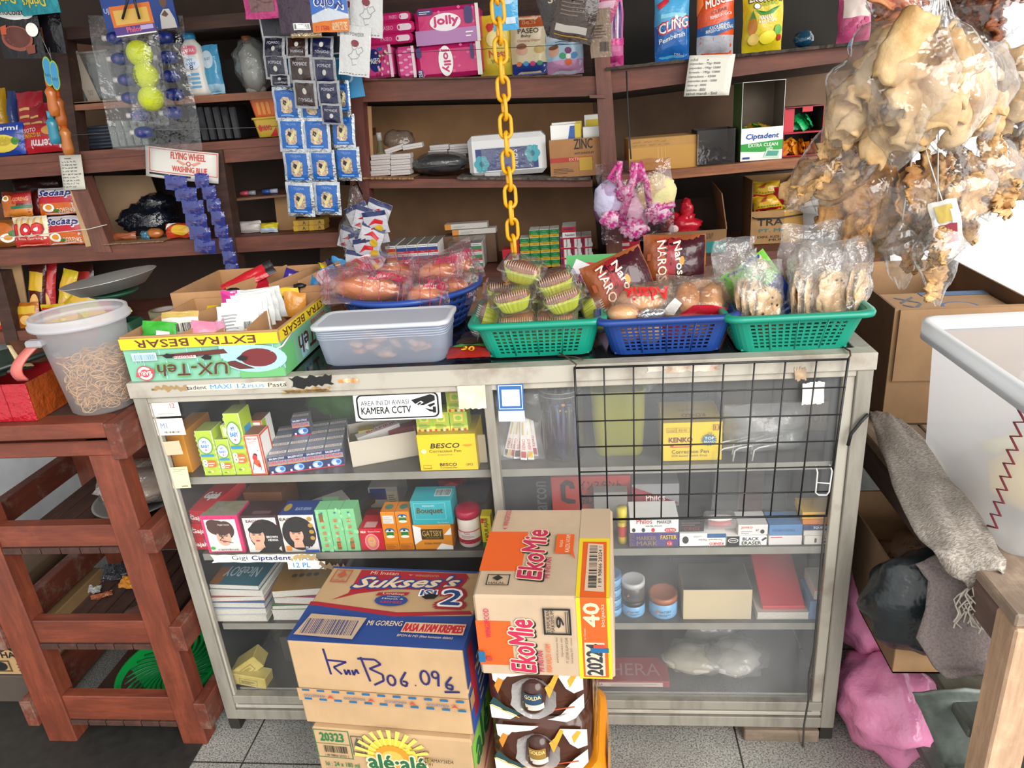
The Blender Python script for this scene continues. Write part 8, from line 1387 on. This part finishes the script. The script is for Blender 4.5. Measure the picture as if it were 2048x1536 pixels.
for i,A in enumerate((('bag of large curled crackers, upper left of the bunch',(1862,10),(1668,285),135,.02,6,0,1),('bag of curled crackers hanging straight in the middle of the bunch',(1872,10),(1790,330),125,-.02,6,0,2),('bag of rolled pale crackers, right of the middle bag',(1892,20),(1912,300),125,-.03,6,0,3),('bag of pale crackers behind, at upper right of the bunch',(1910,40),(1972,275),115,.06,5,0,4),('long bag of lumpy brown crackers reaching furthest left',(1790,210),(1578,418),105,.1,5,2,5),('bag of dark lumpy crackers at lower left of bunch',(1810,260),(1660,505),140,.16,6,1,6),('bag of lumpy crackers at the bottom centre of bunch',(1850,270),(1790,525),150,.14,6,1,7),('bag of lumpy crackers hanging below the rolled pale crackers',(1905,270),(1885,525),135,.1,6,2,8),('bag of lumpy crackers at lower right of bunch',(1945,240),(1985,440),110,.12,5,2,9),('narrow pointed bag of crackers, lowest of the bunch',(1875,420),(1874,606),85,.04,2,2,10,.3),('nearly empty pointed bag tip left of the lowest bag',(1805,440),(1802,574),75,.08,1,1,11,.3),('bag of dark brown glossy crackers at top right',(1975,-60),(1985,95),130,.1,5,3,12),('bag of red-orange prawn crackers at top of bunch',(1830,-60),(1790,60),105,.06,4,4,13),('bag of pale crackers at the right edge, below dark crackers',(2015,60),(2030,270),120,.14,5,0,14),('bag of brown crackers at right edge of the photo',(2030,180),(2045,400),110,.2,5,2,15))):crackbag(*A)
p=at(1893,450,Y=.03);mb=MB();F=pack(mb,.045,.085,.008,FILM('#c8c4be',.3),seed=4);F.rect(.05,.1,.85,.5,FILM('#8a1f30',.25)).rect(.2,.55,.8,.9,I('#b8a04a')).rect(.7,.5,.95,.8,ww);mb.xform(Matrix.Translation((0,0,-.04)));so_=mb.build('sauce_sachet',None,p,(0,-.25,-.3));mark(so_,'red and white sauce sachet tucked among the lower cracker bags','sachet');MB().tube([(0,.004,.04),(-.01,.03,.12),(-.02,.05,.3)],.001,ww,5).build('string',so_)
# ================= cartons in the foreground
kraft=CARD('#b3946e',.12)
def bigbox(name,label,FL,FR,d,h,z,m,pr,yaw=None,fm=None):
 a,b=V(FL),V(FR);w=(b-a).length;yaw=math.atan2(b.y-a.y,b.x-a.x)if yaw is None else yaw;mb=MB().box(-w/2,w/2,0,d,0,h,m,.004,fm);F=boxfaces(mb,w,d,h)
 for k,f in pr.items():f(F[k])
 return mb.build(name,None,V(((a.x+b.x)/2,(a.y+b.y)/2,z)),(0,0,yaw),label=label,cat='box')
nb,dr,cr=I('#24407f',.6),I('#9a1f2e',.6),I('#d8c0a0',.6)
def halal(F,u,v,w,h,c):F.frame(u,v,u+w,v+h,c,.012).poly([(u+w*.5,v+h*.95),(u+w*.78,v+h*.55),(u+w*.5,v+h*.3),(u+w*.22,v+h*.55)],c).text('HALAL',u+w*.15,v+h*.08,u+w*.85,v+h*.22,c,.03)
def wings(F,u,v,w,c):F.poly([(u,v),(u+w*.5,v-w*.5),(u+w,v),(u+w*.5,v-w*.2)],c)
def s_top(F):
 F.poly([(0,0),(1,0),(1,.42),(.98,.4),(.55,.18+.17),(.04,.44),(0,.44)],nb).poly([(.0,.44),(.0,.49),(.04,.49),(.55,.4),(.97,.46),(.99,.42),(.55,.345),(.04,.44)],dr).rect(0,.97,1,1,nb)
 F.poly([(.12,.52),(.2,.62),(.2,.96),(.87,.96),(.9,.9),(.86,.72),(.46,.7),(.26,.62)],dr).text('Mi Instan',.27,.9,.45,.945,cr,.01).text('WINGSFOOD',.56,.89,.71,.92,I('#b8906a',.6),.02);wings(F,.515,.915,.03,cr)
 F.textq("Sukses's",(.2,.69),(.63,.06),(.04,.17),nb,.14,.1).textq("Sukses's",(.205,.695),(.62,.06),(.04,.155),cr,.05,.1)
 F.text('ISI',.64,.62,.74,.7,ww,.16).text('ISI',.645,.625,.735,.695,nb,.06).text('2',.77,.5,.91,.72,dr,.24).text('2',.78,.51,.9,.71,ww,.14).text('2',.785,.515,.895,.705,nb,.05).poly([(.66,.6),(.7,.65),(.76,.63),(.74,.58),(.69,.57)],I('#15151a',.8))
 F.poly([(.38,.59),(.39,.63),(.58,.65),(.57,.61)],dr).text('Lengkap',.42,.6,.55,.635,cr).ell(.49,.53,.1,.075,nb).text('Dengan',.455,.57,.53,.588,cr).text('Minyak &',.43,.535,.56,.56,cr,.01).text('KREMEES',.43,.49,.56,.52,I('#b8384a',.6),.02)
 F.poly([(.03,.05),(.06,.31),(.4,.29),(.38,.03)],I('#b39a80',.6)).bars(.06,.07,.365,.25,I('#3a3f6a',.6),30).textq('MI GORENG',(.42,.2),(.2,.01),(0,.06),cr,.02).poly([(.63,.14),(.635,.26),(.98,.27),(.98,.14)],I('#c8a888',.6)).textq('RASA AYAM KREMEES',(.64,.155),(.33,.005),(.005,.09),I('#b02030',.6),.06).text('BPOM RI MD (lihat kemasan dalam)',.62,.08,.93,.115,cr,0,.1)
 halal(F,.05,.74,.11,.18,I('#a8503a',.6));q=I('#b8806a',.6);F.line([(.9,.78),(.9,.86),(.93,.9),(.95,.95),(.97,.9),(.98,.84),(.98,.76),(.93,.74),(.9,.78)],q,.001)
def s_front(F):
 p=I('#23205a',.5);L=lambda*P:F.line(P,p,.0045)
 L((.21,.93),(.225,.63));L((.22,.8),(.33,.79),(.25,.72),(.29,.64));L((.31,.7),(.315,.64),(.335,.7),(.34,.64));L((.355,.7),(.36,.64),(.38,.71),(.39,.66));L((.42,.86),(.45,.58));L((.4,.84),(.5,.84),(.53,.79),(.46,.73),(.53,.67),(.53,.6),(.47,.54))
 oval=lambda u,v,a,b:L(*[(u+a*math.cos(t*.45),v+b*math.sin(t*.45))for t in range(15)])
 oval(.575,.61,.022,.06);L((.665,.72),(.63,.62),(.63,.57),(.655,.55),(.665,.6),(.64,.61));F.ell(.71,.57,.004,.008,p);oval(.77,.67,.024,.08);oval(.83,.71,.018,.04);L((.848,.72),(.84,.58));L((.92,.7),(.885,.62),(.885,.57),(.915,.55),(.92,.6),(.89,.61));L((.87,.52),(.955,.53))
 F.rect(0,.3,1,.45,I('#b5906a',.3));t=I('#1f5f8a')
 for i in range(11):F.rect(.03+.09*i,.42,.075+.09*i,.445,t).rect(.035+.09*i,.315,.08+.09*i,.34,t)
 for i in range(4):F.text('WINGSFOOD',.04+.24*i,.365,.17+.24*i,.395,I('#3a5a80'),.02,0,180).poly([(.18+.24*i,.36),(.2+.24*i,.4),(.225+.24*i,.36),(.2+.24*i,.37)],I('#b8402e'))
s_side=lambda F:(F.rect(0,.55,1,1,nb),F.rect(0,0,1,.5,I('#2a4f9a',.6)),F.rect(.1,.1,.25,.9,dr),F.lines(.3,.1,.5,.7,cr,6),F.rect(0,.3,.12,.45,I('#b5906a',.3)))
bigbox('noodle_carton','large brown, blue and red noodle carton with handwriting on its front',(-.366,-.3,.0),(-.026,-.325,.0),.228,.204,.3165,kraft,dict(top=s_top,front=s_front,right=s_side))
def a_front(F):
 g,o_=I('#1f6a3a',.6),I('#d8871e',.6);F.frame(.01,.5,.24,.99,g,.012).text('20323',.05,.8,.2,.94,g,.06).rect(.015,.75,.235,.757,g).bars(.06,.6,.21,.72,kk,22).text('1 89 98866 20323 1',.06,.53,.21,.57,kk).text('Isi : 24 x 180 ml',.05,.36,.27,.44,g,.02);halal(F,.25,.6,.08,.33,I('#4a4a48',.6))
 F.ell(.5,.62,.16,.33,I('#e0c03a',.6),28);[F.poly([(.5,.6),(.5+.24*math.cos(a),.6+.5*math.sin(a)),(.5+.24*math.cos(a+.12),.6+.5*math.sin(a+.12))],I('#d8c05a',.6))for a in[.25*k for k in range(13)]];F.ell(.5,.6,.115,.24,o_,28).ell(.5,.62,.07,.13,I('#e0a84a',.6))
 F.text('alé·alé',.34,.42,.71,.68,cr,.14).text('alé·alé',.345,.43,.705,.67,I('#1f5f3a',.6),.06).text('MBB04MAY26D4',.68,.62,.88,.68,kk).text('15 41',.69,.56,.75,.61,kk).text('WINGSFOOD',.62,.78,.74,.82,kk,.01);wings(F,.58,.83,.03,kk)
 F.poly([(0,.18),(.3,.08),(1,.02),(1,0),(0,0)],I('#7ab84a',.6)).poly([(.05,.24),(.3,.17),(.3,.12),(.05,.19)],o_).text('Mango',.28,-.02,.62,.18,cr,.06).text('seger alamnya',.6,.3,.74,.34,g,.01).frame(.06,.18,.14,.34,kk,.01).text('15',.075,.2,.125,.29,kk,.05);F.ell(.86,.2,.1,.2,o_).ell(.95,.27,.06,.17,I('#6aa83a',.6));[F.line([(.8+.03*k,.05),(.84+.03*k,.36)],I('#b8661a',.6),.0015)for k in range(4)]
bigbox('drink_carton','brown and green mango drink carton under the large noodle carton',(-.352,-.312,0),(-.03,-.336,0),.222,.15,.166,kraft,dict(front=a_front,right=lambda F:(F.rect(0,.5,1,.9,I('#7ab84a',.6)),F.text('alé',.1,.4,.6,.9,I('#1f5f3a',.6),.06),F.poly([(.1,0),(.9,.4),(.9,.2)],I('#a84a6a',.6)))))
bigbox('drink_carton','purple-banded carton on the floor at the bottom of the left stack',(-.352,-.312,0),(-.03,-.336,0),.222,.2,FZ,kraft,dict(front=lambda F:F.rect(0,.7,1,1,I('#7a3a70',.6))))
eo,mg,yl=I('#d0561a',.6),I('#b01f4a',.6),I('#d8c01e',.6)
def ekolog(F,u,v,w,h):
 """upright-reading brand lettering turned a quarter left"""
 for d,c,b in((.014,kk,.09),(0,cr,.1),(0,mg,.045)):F.text('EkoMie',u+d,v-d,u+w+d,v+h-d,c,b,.15,90)
 F.text('MI INSTAN',u+w*1.12,v+h*.02,u+w*1.34,v+h*.42,mg,.03,0,90)
def k_band(F,top):
 F.rect(.74,0,.98,1,yl).rect(.77,0 if top else .02,.955,.97 if top else 1,eo)
 if top:F.rect(.74,.62,.98,1,I('#b59e84',.8)).rect(.74,.58,.98,.62,yl).poly([(.8,.06),(.81,.56),(.93,.55),(.94,.05)],I('#c8b098',.6)).bars(.825,.09,.885,.54,kk,30,5,1).text('1 89 98866 20224 1',.895,.1,.92,.52,kk,.01,0,90)
 else:F.rect(.785,.04,.93,.46,I('#c8b8a0',.6)).text('20224',.8,.05,.91,.44,I('#2f3236',.6),.06,0,90).text('40',.79,.66,.9,.94,cr,.06,0,90).text('bks/packs',.91,.66,.945,.93,I('#d8a888',.6),.03,0,90).text('Isi / Content:',.785,.5,.8,.64,cr,0,0,90).rect(.83,.34,.96,.4,I('#1f5f8a')).rect(.85,.4,.93,.44,I('#b8402e'))
def k_top(F):
 F.rect(0,.25,.32,.7,eo);k_band(F,1);ekolog(F,.3,.16,.18,.55);F.text('WINGSFOOD',.1,.76,.145,.97,mg,.02,0,90).text('',0,0,1,1,mg);wings(F,.1,.74,.05,mg);F.frame(.08,.09,.25,.2,kk,.008).text('HALAL',.1,.1,.22,.12,kk,.03).poly([(.16,.19),(.2,.16),(.16,.13),(.12,.16)],kk).poly([(.56,.43),(.7,.43),(.7,.65),(.56,.65)],eo).poly([(.68,.43),(.72,.36),(.7,.46)],eo).text('RASA',.59,.5,.615,.58,cr,.01,0,90).text('KALDU AYAM',.635,.44,.67,.64,cr,.03,0,90)
def k_front(F):
 F.rect(0,.14,.26,.7,eo);k_band(F,0);ekolog(F,.24,.07,.18,.66);F.text('WINGSFOOD',.07,.5,.11,.86,mg,.02,0,90).text('RASA KALDU AYAM',.5,.08,.54,.44,eo,.02,.1,90).frame(.5,.56,.7,.88,kk,.02).text('TUMPUKAN',.525,.58,.55,.86,kk,.02,0,90).text('MAKSIMUM',.555,.58,.58,.86,kk,.02,0,90).text('9',.595,.65,.648,.79,kk,.05,0,90).rect(.66,.59,.665,.85,kk).rect(.675,.59,.68,.85,kk)
 for i,t in enumerate(('BPOM RI MD (lihat kemasan dalam)','Diproduksi oleh:','PT. LESTARI ALAM SEGAR','Deli Serdang 20371 - Indonesia')):F.text(t,.58+.035*i,.22+.08*(i==1),.6+.035*i,.54-.0*i,kk,.01,0,90)
 F.rect(0,.2,.05,.34,I('#1f5f8a')).rect(.06,.22,.1,.27,I('#a83a3a'))
bigbox('noodle_carton','tan and orange noodle carton standing on drink bottle packs',(.006,-.338,0),(.242,-.346,0),.275,.172,.478,CARD('#b59e84',.1),dict(top=k_top,front=k_front))
# shrink-wrapped bottle packs
def bpack(label,x,y,z,w,d,h,m1,m2,m3,seed,orange=0):
 o=thing('bottle_pack',label,'bottle pack',(x,y,z),-.05,'shrink-wrapped bottle packs');mb=MB();mb.blob((0,d/2,h/2),(1,1,1),m1,1,0);mb=MB();k=.3
 def fn(u,v):
  a=2*math.pi*u;c,s=math.cos(a),math.sin(a);e=lambda t,n:math.copysign(abs(t)**n,t);q=1+.03*noise.noise(V((c*3,s*3,v*6+seed)));r=(1-abs(2*v-1)**6*.14)
  return V((w/2*e(c,k)*q*r,d/2+d/2*e(s,k)*q*r,h*v))
 mb.grid(fn,64,14,m1,True,True);mb.add([fn(i/64,0)for i in range(64)],[tuple(range(64))[::-1]],m1);mb.add([fn(i/64,1)for i in range(64)],[tuple(range(64))],m1);n=V((0,-1,0))
 F=Face(mb,lambda u,v:(V((-w*.46+w*.92*u,-.004-.004*math.sin(v*3.1),h*(.04+.92*v))),n),w,h,2,.0008)
 if not orange:wt=FILM('#d4d2cc',.18,.3,14);F.poly([(.05,1),(.5,1),(.42,.92),(.2,.85),(.12,.7),(.06,.8)],wt).poly([(.6,.04),(.72,.1),(.86,.4),(1,.62),(1,.35),(.9,.1),(.8,0)],wt).poly([(.72,.98),(.82,.7),(.9,.62),(1,.7),(1,1)],wt).poly([(0,.02),(.2,.0),(.3,.12),(.14,.2),(.05,.35),(0,.3)],wt).poly([(.0,.34),(.1,.26),(.28,.1),(.34,.14),(.16,.3),(.05,.48)],I('#23403f',.3)).poly([(.64,.5),(.76,.95),(.72,.98),(.66,.8),(.6,.7)],FILM('#d89a34',.2)).poly([(.1,.55),(.17,.8),(.12,.85),(.07,.7)],FILM('#b87a2a',.2)).poly([(.86,.72),(.94,.95),(.9,.97),(.84,.85)],FILM('#d89a34',.2)).line([(.66,.26),(.9,.36)],I('#b8502a',.3),.003).line([(.0,.32),(.12,.22),(.3,.06)],I('#d8b83a',.3),.002)
 else:F.ell(.3,.4,.25,.4,m2).text('Min',.55,.1,.95,.6,ww,.06)
 R=Face(mb,lambda u,v:(V((w/2*.985+.006,d*(.08+.84*u),h*(.08+.84*v))),V((1,0,0))),d,h,2,.001);R.poly([(0,0),(.35,.0),(.6,1),(.2,1)],m3)
 if not orange:R.text('GOLDA',.12,.3,.9,.72,I('#6a4a1e',.3),.05)
 mb.build('wrap',o)
 if not orange:
  hx=-.005;P=[(hx+.042*math.cos(t*.35)*(1+.1*math.sin(t*2)),-.012,h*.5+h*.38*math.sin(t*.35))for t in range(18)];h_=MB();h_.add([(p[0],p[1],p[2])for p in P]+[(hx+.022*math.cos(t*.35),.0,h*.5+h*.26*math.sin(t*.35))for t in range(18)],[(i,(i+1)%18,18+(i+1)%18,18+i)for i in range(18)],CLEAR('#ffffff',.45,.1,.6,.9),True);h_.build('torn_hole_edge',o)
  b=MB().lathe([(0,-.035),(.021,-.035),(.024,-.028),(.024,.02),(.012,.036)],FILM('#3a1a10',.15,.1),20,M=Matrix.Translation((hx,.006,h*.5))@Matrix.Rotation(.15,4,'Y'));G=cylface(b,.0246,h*.5-.022,h*.5+.02,-50,50,hx,.006);G.rect(.0,0,1,.3,I('#c8c0b4')).rect(.1,.32,.9,.9,I('#23405a' if seed%2 else '#8a6a2a',.4)).text('GOLDA',.15,.6,.85,.8,I('#d8c080'),.04);b.build('bottle',o)
 return o
GX=.098;fw_=FILM('#4a2a1e',.18,.4,14);fb,fg=FILM('#3a1e16',.2,.3,14),FILM('#b8823a',.2,.3,14)
bpack('brown, gold and white bottle pack directly under the tan noodle carton',GX,-.315,.347,.19,.24,.13,fw_,fb,fg,3)
bpack('second brown and white bottle pack, under the first',GX-.0,-.318,.217,.195,.245,.1292,fw_,fb,fg,4)
bpack('orange bottle pack at the bottom of the right stack',GX+.012,-.325,.092,.215,.25,.124,FILM('#d8871a',.2,.3,14),FILM('#e0b040',.2),FILM('#e0a83a',.2),5,1)
bpack('lowest orange bottle pack standing on the floor',GX+.012,-.325,FZ,.215,.25,.126,FILM('#d8871a',.2,.3,14),FILM('#e0b040',.2),FILM('#e0a83a',.2),6,1)
# ================= right side: bench, cartons, bin, cloths, bags
bn=thing('wooden_bench','weathered low wooden bench right of the counter, draped with sacking','bench');bwd=WOOD('#8a7868','#a8937e',(22,3,22),.8,.3);lw=WOOD('#b8977a','#c8a88a',(25,25,3),.7,.2)
for i in range(5):MB().box(.88+.14*i,1.016+.14*i,-.33,.9,.575,.6,bwd,.003).build('plank',bn)
for x in(.88,1.5):
 for y in(-.335,.84):MB().box(x,x+.06,y,y+.06,FZ,.574,lw,.004).build('leg',bn)
 MB().box(x+.004,x+.05,-.274,.839,.5,.574,WOOD('#5f4c44','#6d5850',(22,3,22),.8,.2),.003).build('side_rail',bn)
for z in(.05,.26):MB().box(.886,1.55,-.26,.835,z,z+.02,WOOD('#4a4f4a','#5d625a',(22,3,22),.5,.4),.003).build('lower_shelf',bn)
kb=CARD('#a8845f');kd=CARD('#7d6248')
ca=thing('open_carton','large open brown carton on the bench behind the clear bin','box',(1.075,.37,.6006),-.05);W2,D2,H2=.29,.44,.3
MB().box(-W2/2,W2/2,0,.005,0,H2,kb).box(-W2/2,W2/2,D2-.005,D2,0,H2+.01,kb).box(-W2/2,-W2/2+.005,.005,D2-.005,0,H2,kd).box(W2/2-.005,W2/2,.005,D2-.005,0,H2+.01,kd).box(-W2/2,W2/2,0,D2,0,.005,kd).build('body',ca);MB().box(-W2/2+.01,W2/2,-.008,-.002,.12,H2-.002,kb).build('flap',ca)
mb=MB().box(-.13,.13,.02,.2,.006,.28,kb,.002);F=quadface(mb,(-.13,.02,.28),(.26,0,0),(0,.18,0));F.ell(.6,.3,.16,.2,I('#3a5a80',.6)).ell(.6,.3,.13,.16,I('#a8845f',.8)).text('KX',.14,.2,.3,.8,I('#4a5a6a',.6),.03,0,90).rect(.4,.8,1,1,I('#3a5f88',.6));mark(mb.build('carton',None,ca.location,(0,0,-.05)),'smaller carton with blue ring mark inside the large open carton','box')
bi=thing('clear_bin','large frosted clear plastic bin laced with red string at its corner','bin',(1.2,.0,.6006));fbm=FROST('#f4f6fa',.5)
shell(MB(),[(rrect(.255,.175,.03),0),(rrect(.262,.182,.035),.01),(rrect(.268,.215,.04),.3)],fbm).build('body',bi);shell(MB(),[(rrect(.266,.213,.04),.3),(rrect(.285,.232,.045),.302),(rrect(.287,.234,.045),.288),(rrect(.287,.234,.045),.325),(rrect(.275,.222,.04),.328),(rrect(.268,.214,.04),.3)],FROST('#eef0f2',.12),False).build('rim',bi)
mark(MB().blob((0,0,.07),(.1,.08,.07),FILM('#d8b01e',.4),3,.25).build('yellow_bag',None,(1.065,-.05,.612)),'yellow plastic bag inside the frosted bin, seen through its side','plastic bag');mark(MB().blob((0,0,.06),(.13,.09,.05),FILM('#d8cc8a',.4),6,.25).build('yellow_bag',None,(1.16,.07,.612)),'pale yellow plastic bag on the floor of frosted bin','plastic bag');mark(MB().box(-.06,.06,-.04,.04,0,.24,I('#2f6a9a',.5),.01).build('blue_container',None,(1.2,-.12,.612)),'blue container standing inside the frosted bin at its right','container')
pts=[V((.933-.006*(i/18),-.12-.03*(i/18)-.028*(i%2),.63+.25*i/18))for i in range(19)];rod('red_lacing','dark red string laced up the cracked corner of the frosted bin','string',pts,.0022,I('#7a2430',.6),n=6)
def sheet(name,label,cat,rows,m,nv=20,nu=8,wr=.01,seed=1,th=.003):
 """a cloth through rows of (left pixel, left Z, right pixel, right Z)"""
 L=[(at(*a,Z=za),at(*b,Z=zb))for a,za,b,zb in rows];N=len(L)-1
 def fn(u,v):
  t=v*N;i=min(int(t),N-1);f=t-i;A=L[i][0].lerp(L[i+1][0],f);B=L[i][1].lerp(L[i+1][1],f);q=noise.noise(V((u*4,v*9,seed)));return A.lerp(B,u)+V((0,-.3*wr*q,wr*(q+.8*math.sin(u*3.1))))
 return mark(MB().grid(fn,nu,nv,m).build(name,None,None,None,th),label,cat)
sk=SPOT('#8f857a','#c2bab0',160,.4,.62,.95,.8,(1,3,1))
bl=sheet('burlap_sack','dusty woven sack draped along the bench edge under the bin','sack',[((1738,822),.66,(1815,850),.66),((1752,870),.645,(1872,905),.645),((1772,935),.625,(1905,965),.635),((1798,1000),.615,(1950,1010),.63),((1822,1050),.61,(1985,1075),.625),((1862,1105),.6,(2010,1125),.615),((1905,1150),.58,(2010,1150),.6),((1938,1178),.55,(2004,1142),.58)],sk,28,10,.016)
R=random.Random(9);mb=MB()
for i in range(26):
 p=at(1934+2.4*i,1176-1.2*i,Z=.55+.001*i);P=[p]
 for k in range(5):P.append(P[-1]+V((R.uniform(-.02,.02),R.uniform(-.012,.006),-R.uniform(.006,.026))))
 mb.tube(P,.0016,I('#c8c1b5',.9),4)
mb.build('fringe',bl)
sheet('grey_rag','worn grey terry rag hanging over black bag at the bench front','cloth',[((1830,1128),.56,(1925,1100),.58),((1856,1160),.535,(1962,1190),.525),((1850,1220),.49,(1975,1240),.48),((1832,1275),.44,(1990,1280),.44),((1866,1330),.4,(1996,1330),.4),((1893,1358),.385,(1996,1352),.39)],SPOT('#6f6462','#857a77',240,.35,.65,.98,.9),20,10,.006,4,.006)
p=at(1858,1275,Z=.44);bb=MB().blob((0,0,0),(.13,.075,.115),FILM('#1b2226',.3,.6,20),4,.18,2.2,30,20);mark(bb.build('black_bag',None,p+V((.045,.105,.0))),'full black plastic bag hanging at the bench front behind grey rag','plastic bag')
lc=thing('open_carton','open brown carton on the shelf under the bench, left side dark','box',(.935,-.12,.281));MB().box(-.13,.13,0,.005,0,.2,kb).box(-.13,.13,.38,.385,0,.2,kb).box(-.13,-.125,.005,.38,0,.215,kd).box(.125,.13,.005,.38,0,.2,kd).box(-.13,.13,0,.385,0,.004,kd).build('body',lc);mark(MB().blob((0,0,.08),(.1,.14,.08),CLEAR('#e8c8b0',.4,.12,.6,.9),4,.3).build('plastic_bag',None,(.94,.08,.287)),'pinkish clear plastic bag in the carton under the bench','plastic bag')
mb=MB().box(-.13,.13,0,.25,0,.185,kb,.003);F=quadface(mb,(-.13,0,0),(.26,0,0),(0,0,.185));F.ell(.3,.55,.14,.25,I('#5f2a44',.6)).ell(.36,.55,.08,.16,I('#b89a78',.6));mark(mb.build('carton',None,(1.03,.24,.0706)),'brown carton with a purple ring on the lowest bench shelf','box')
pkb=FILM('#e08cb4',.25,.6,26)
for i,(x,y,z,s,lb_)in enumerate(((.835,.14,.24,(.06,.1,.13),'upper pink plastic bag beside the right end of counter'),(.86,.02,.065,(.105,.13,.115),'lower pink plastic bag on the floor beside the counter'))):mb=MB().blob((0,0,0),s,pkb,5+i,.22,2.6,36,26);mark(mb.build('pink_bag',None,(x+.01,y,z)),lb_,'plastic bag','pink plastic bags')
rod('jute_string','pale string dangling above the pink bags','string',[(.863,-.02,.5),(.856,-.02,.42),(.845,-.02,.36),(.838,-.02,.3)],.0018,I('#c8b8a8',.9),n=5)
sheet('grey_tarp','dull grey-green tarpaulin spread below black bag','tarpaulin',[((1825,1385),.3,(1990,1380),.3),((1850,1440),.24,(1985,1440),.24),((1890,1536),.14,(1975,1536),.14)],SPOT('#4a534d','#76807a',9,.4,.65,.35,.3),14,8,.008,7)
# cartons left of the red rack
mb=MB().box(-.2,.2,0,.28,0,.15,CARD('#a8875c'),.003);F=quadface(mb,(-.2,0,0),(.4,0,0),(0,0,.15));F.text('PUCUK',.58,.55,.96,.85,kk,.08).text('HARUM',.66,.4,.92,.53,kk,.05).frame(.55,.08,.7,.34,I('#4a3f30',.6),.03).ell(.625,.21,.05,.1,kk).lines(.75,.1,.95,.32,I('#5a4a38',.6),3)
p=at(70,1350,Z=.06);mark(mb.build('carton',None,(-1.475,p.y,.06)),'brown tea carton with black lettering, left of red rack','box');mark(MB().box(-.24,.22,0,.3,FZ,.059,CARD('#4a4038'),.003).build('carton',None,(-1.5,p.y-.005,0)),'dark grey carton on the floor under the tea carton','box');mark(MB().box(-.2,.17,0,.28,0,.14,CARD('#5a4632'),.003).build('carton',None,(-1.47,p.y+.005,.211)),'dark worn carton standing on the tea carton behind the rack','box')
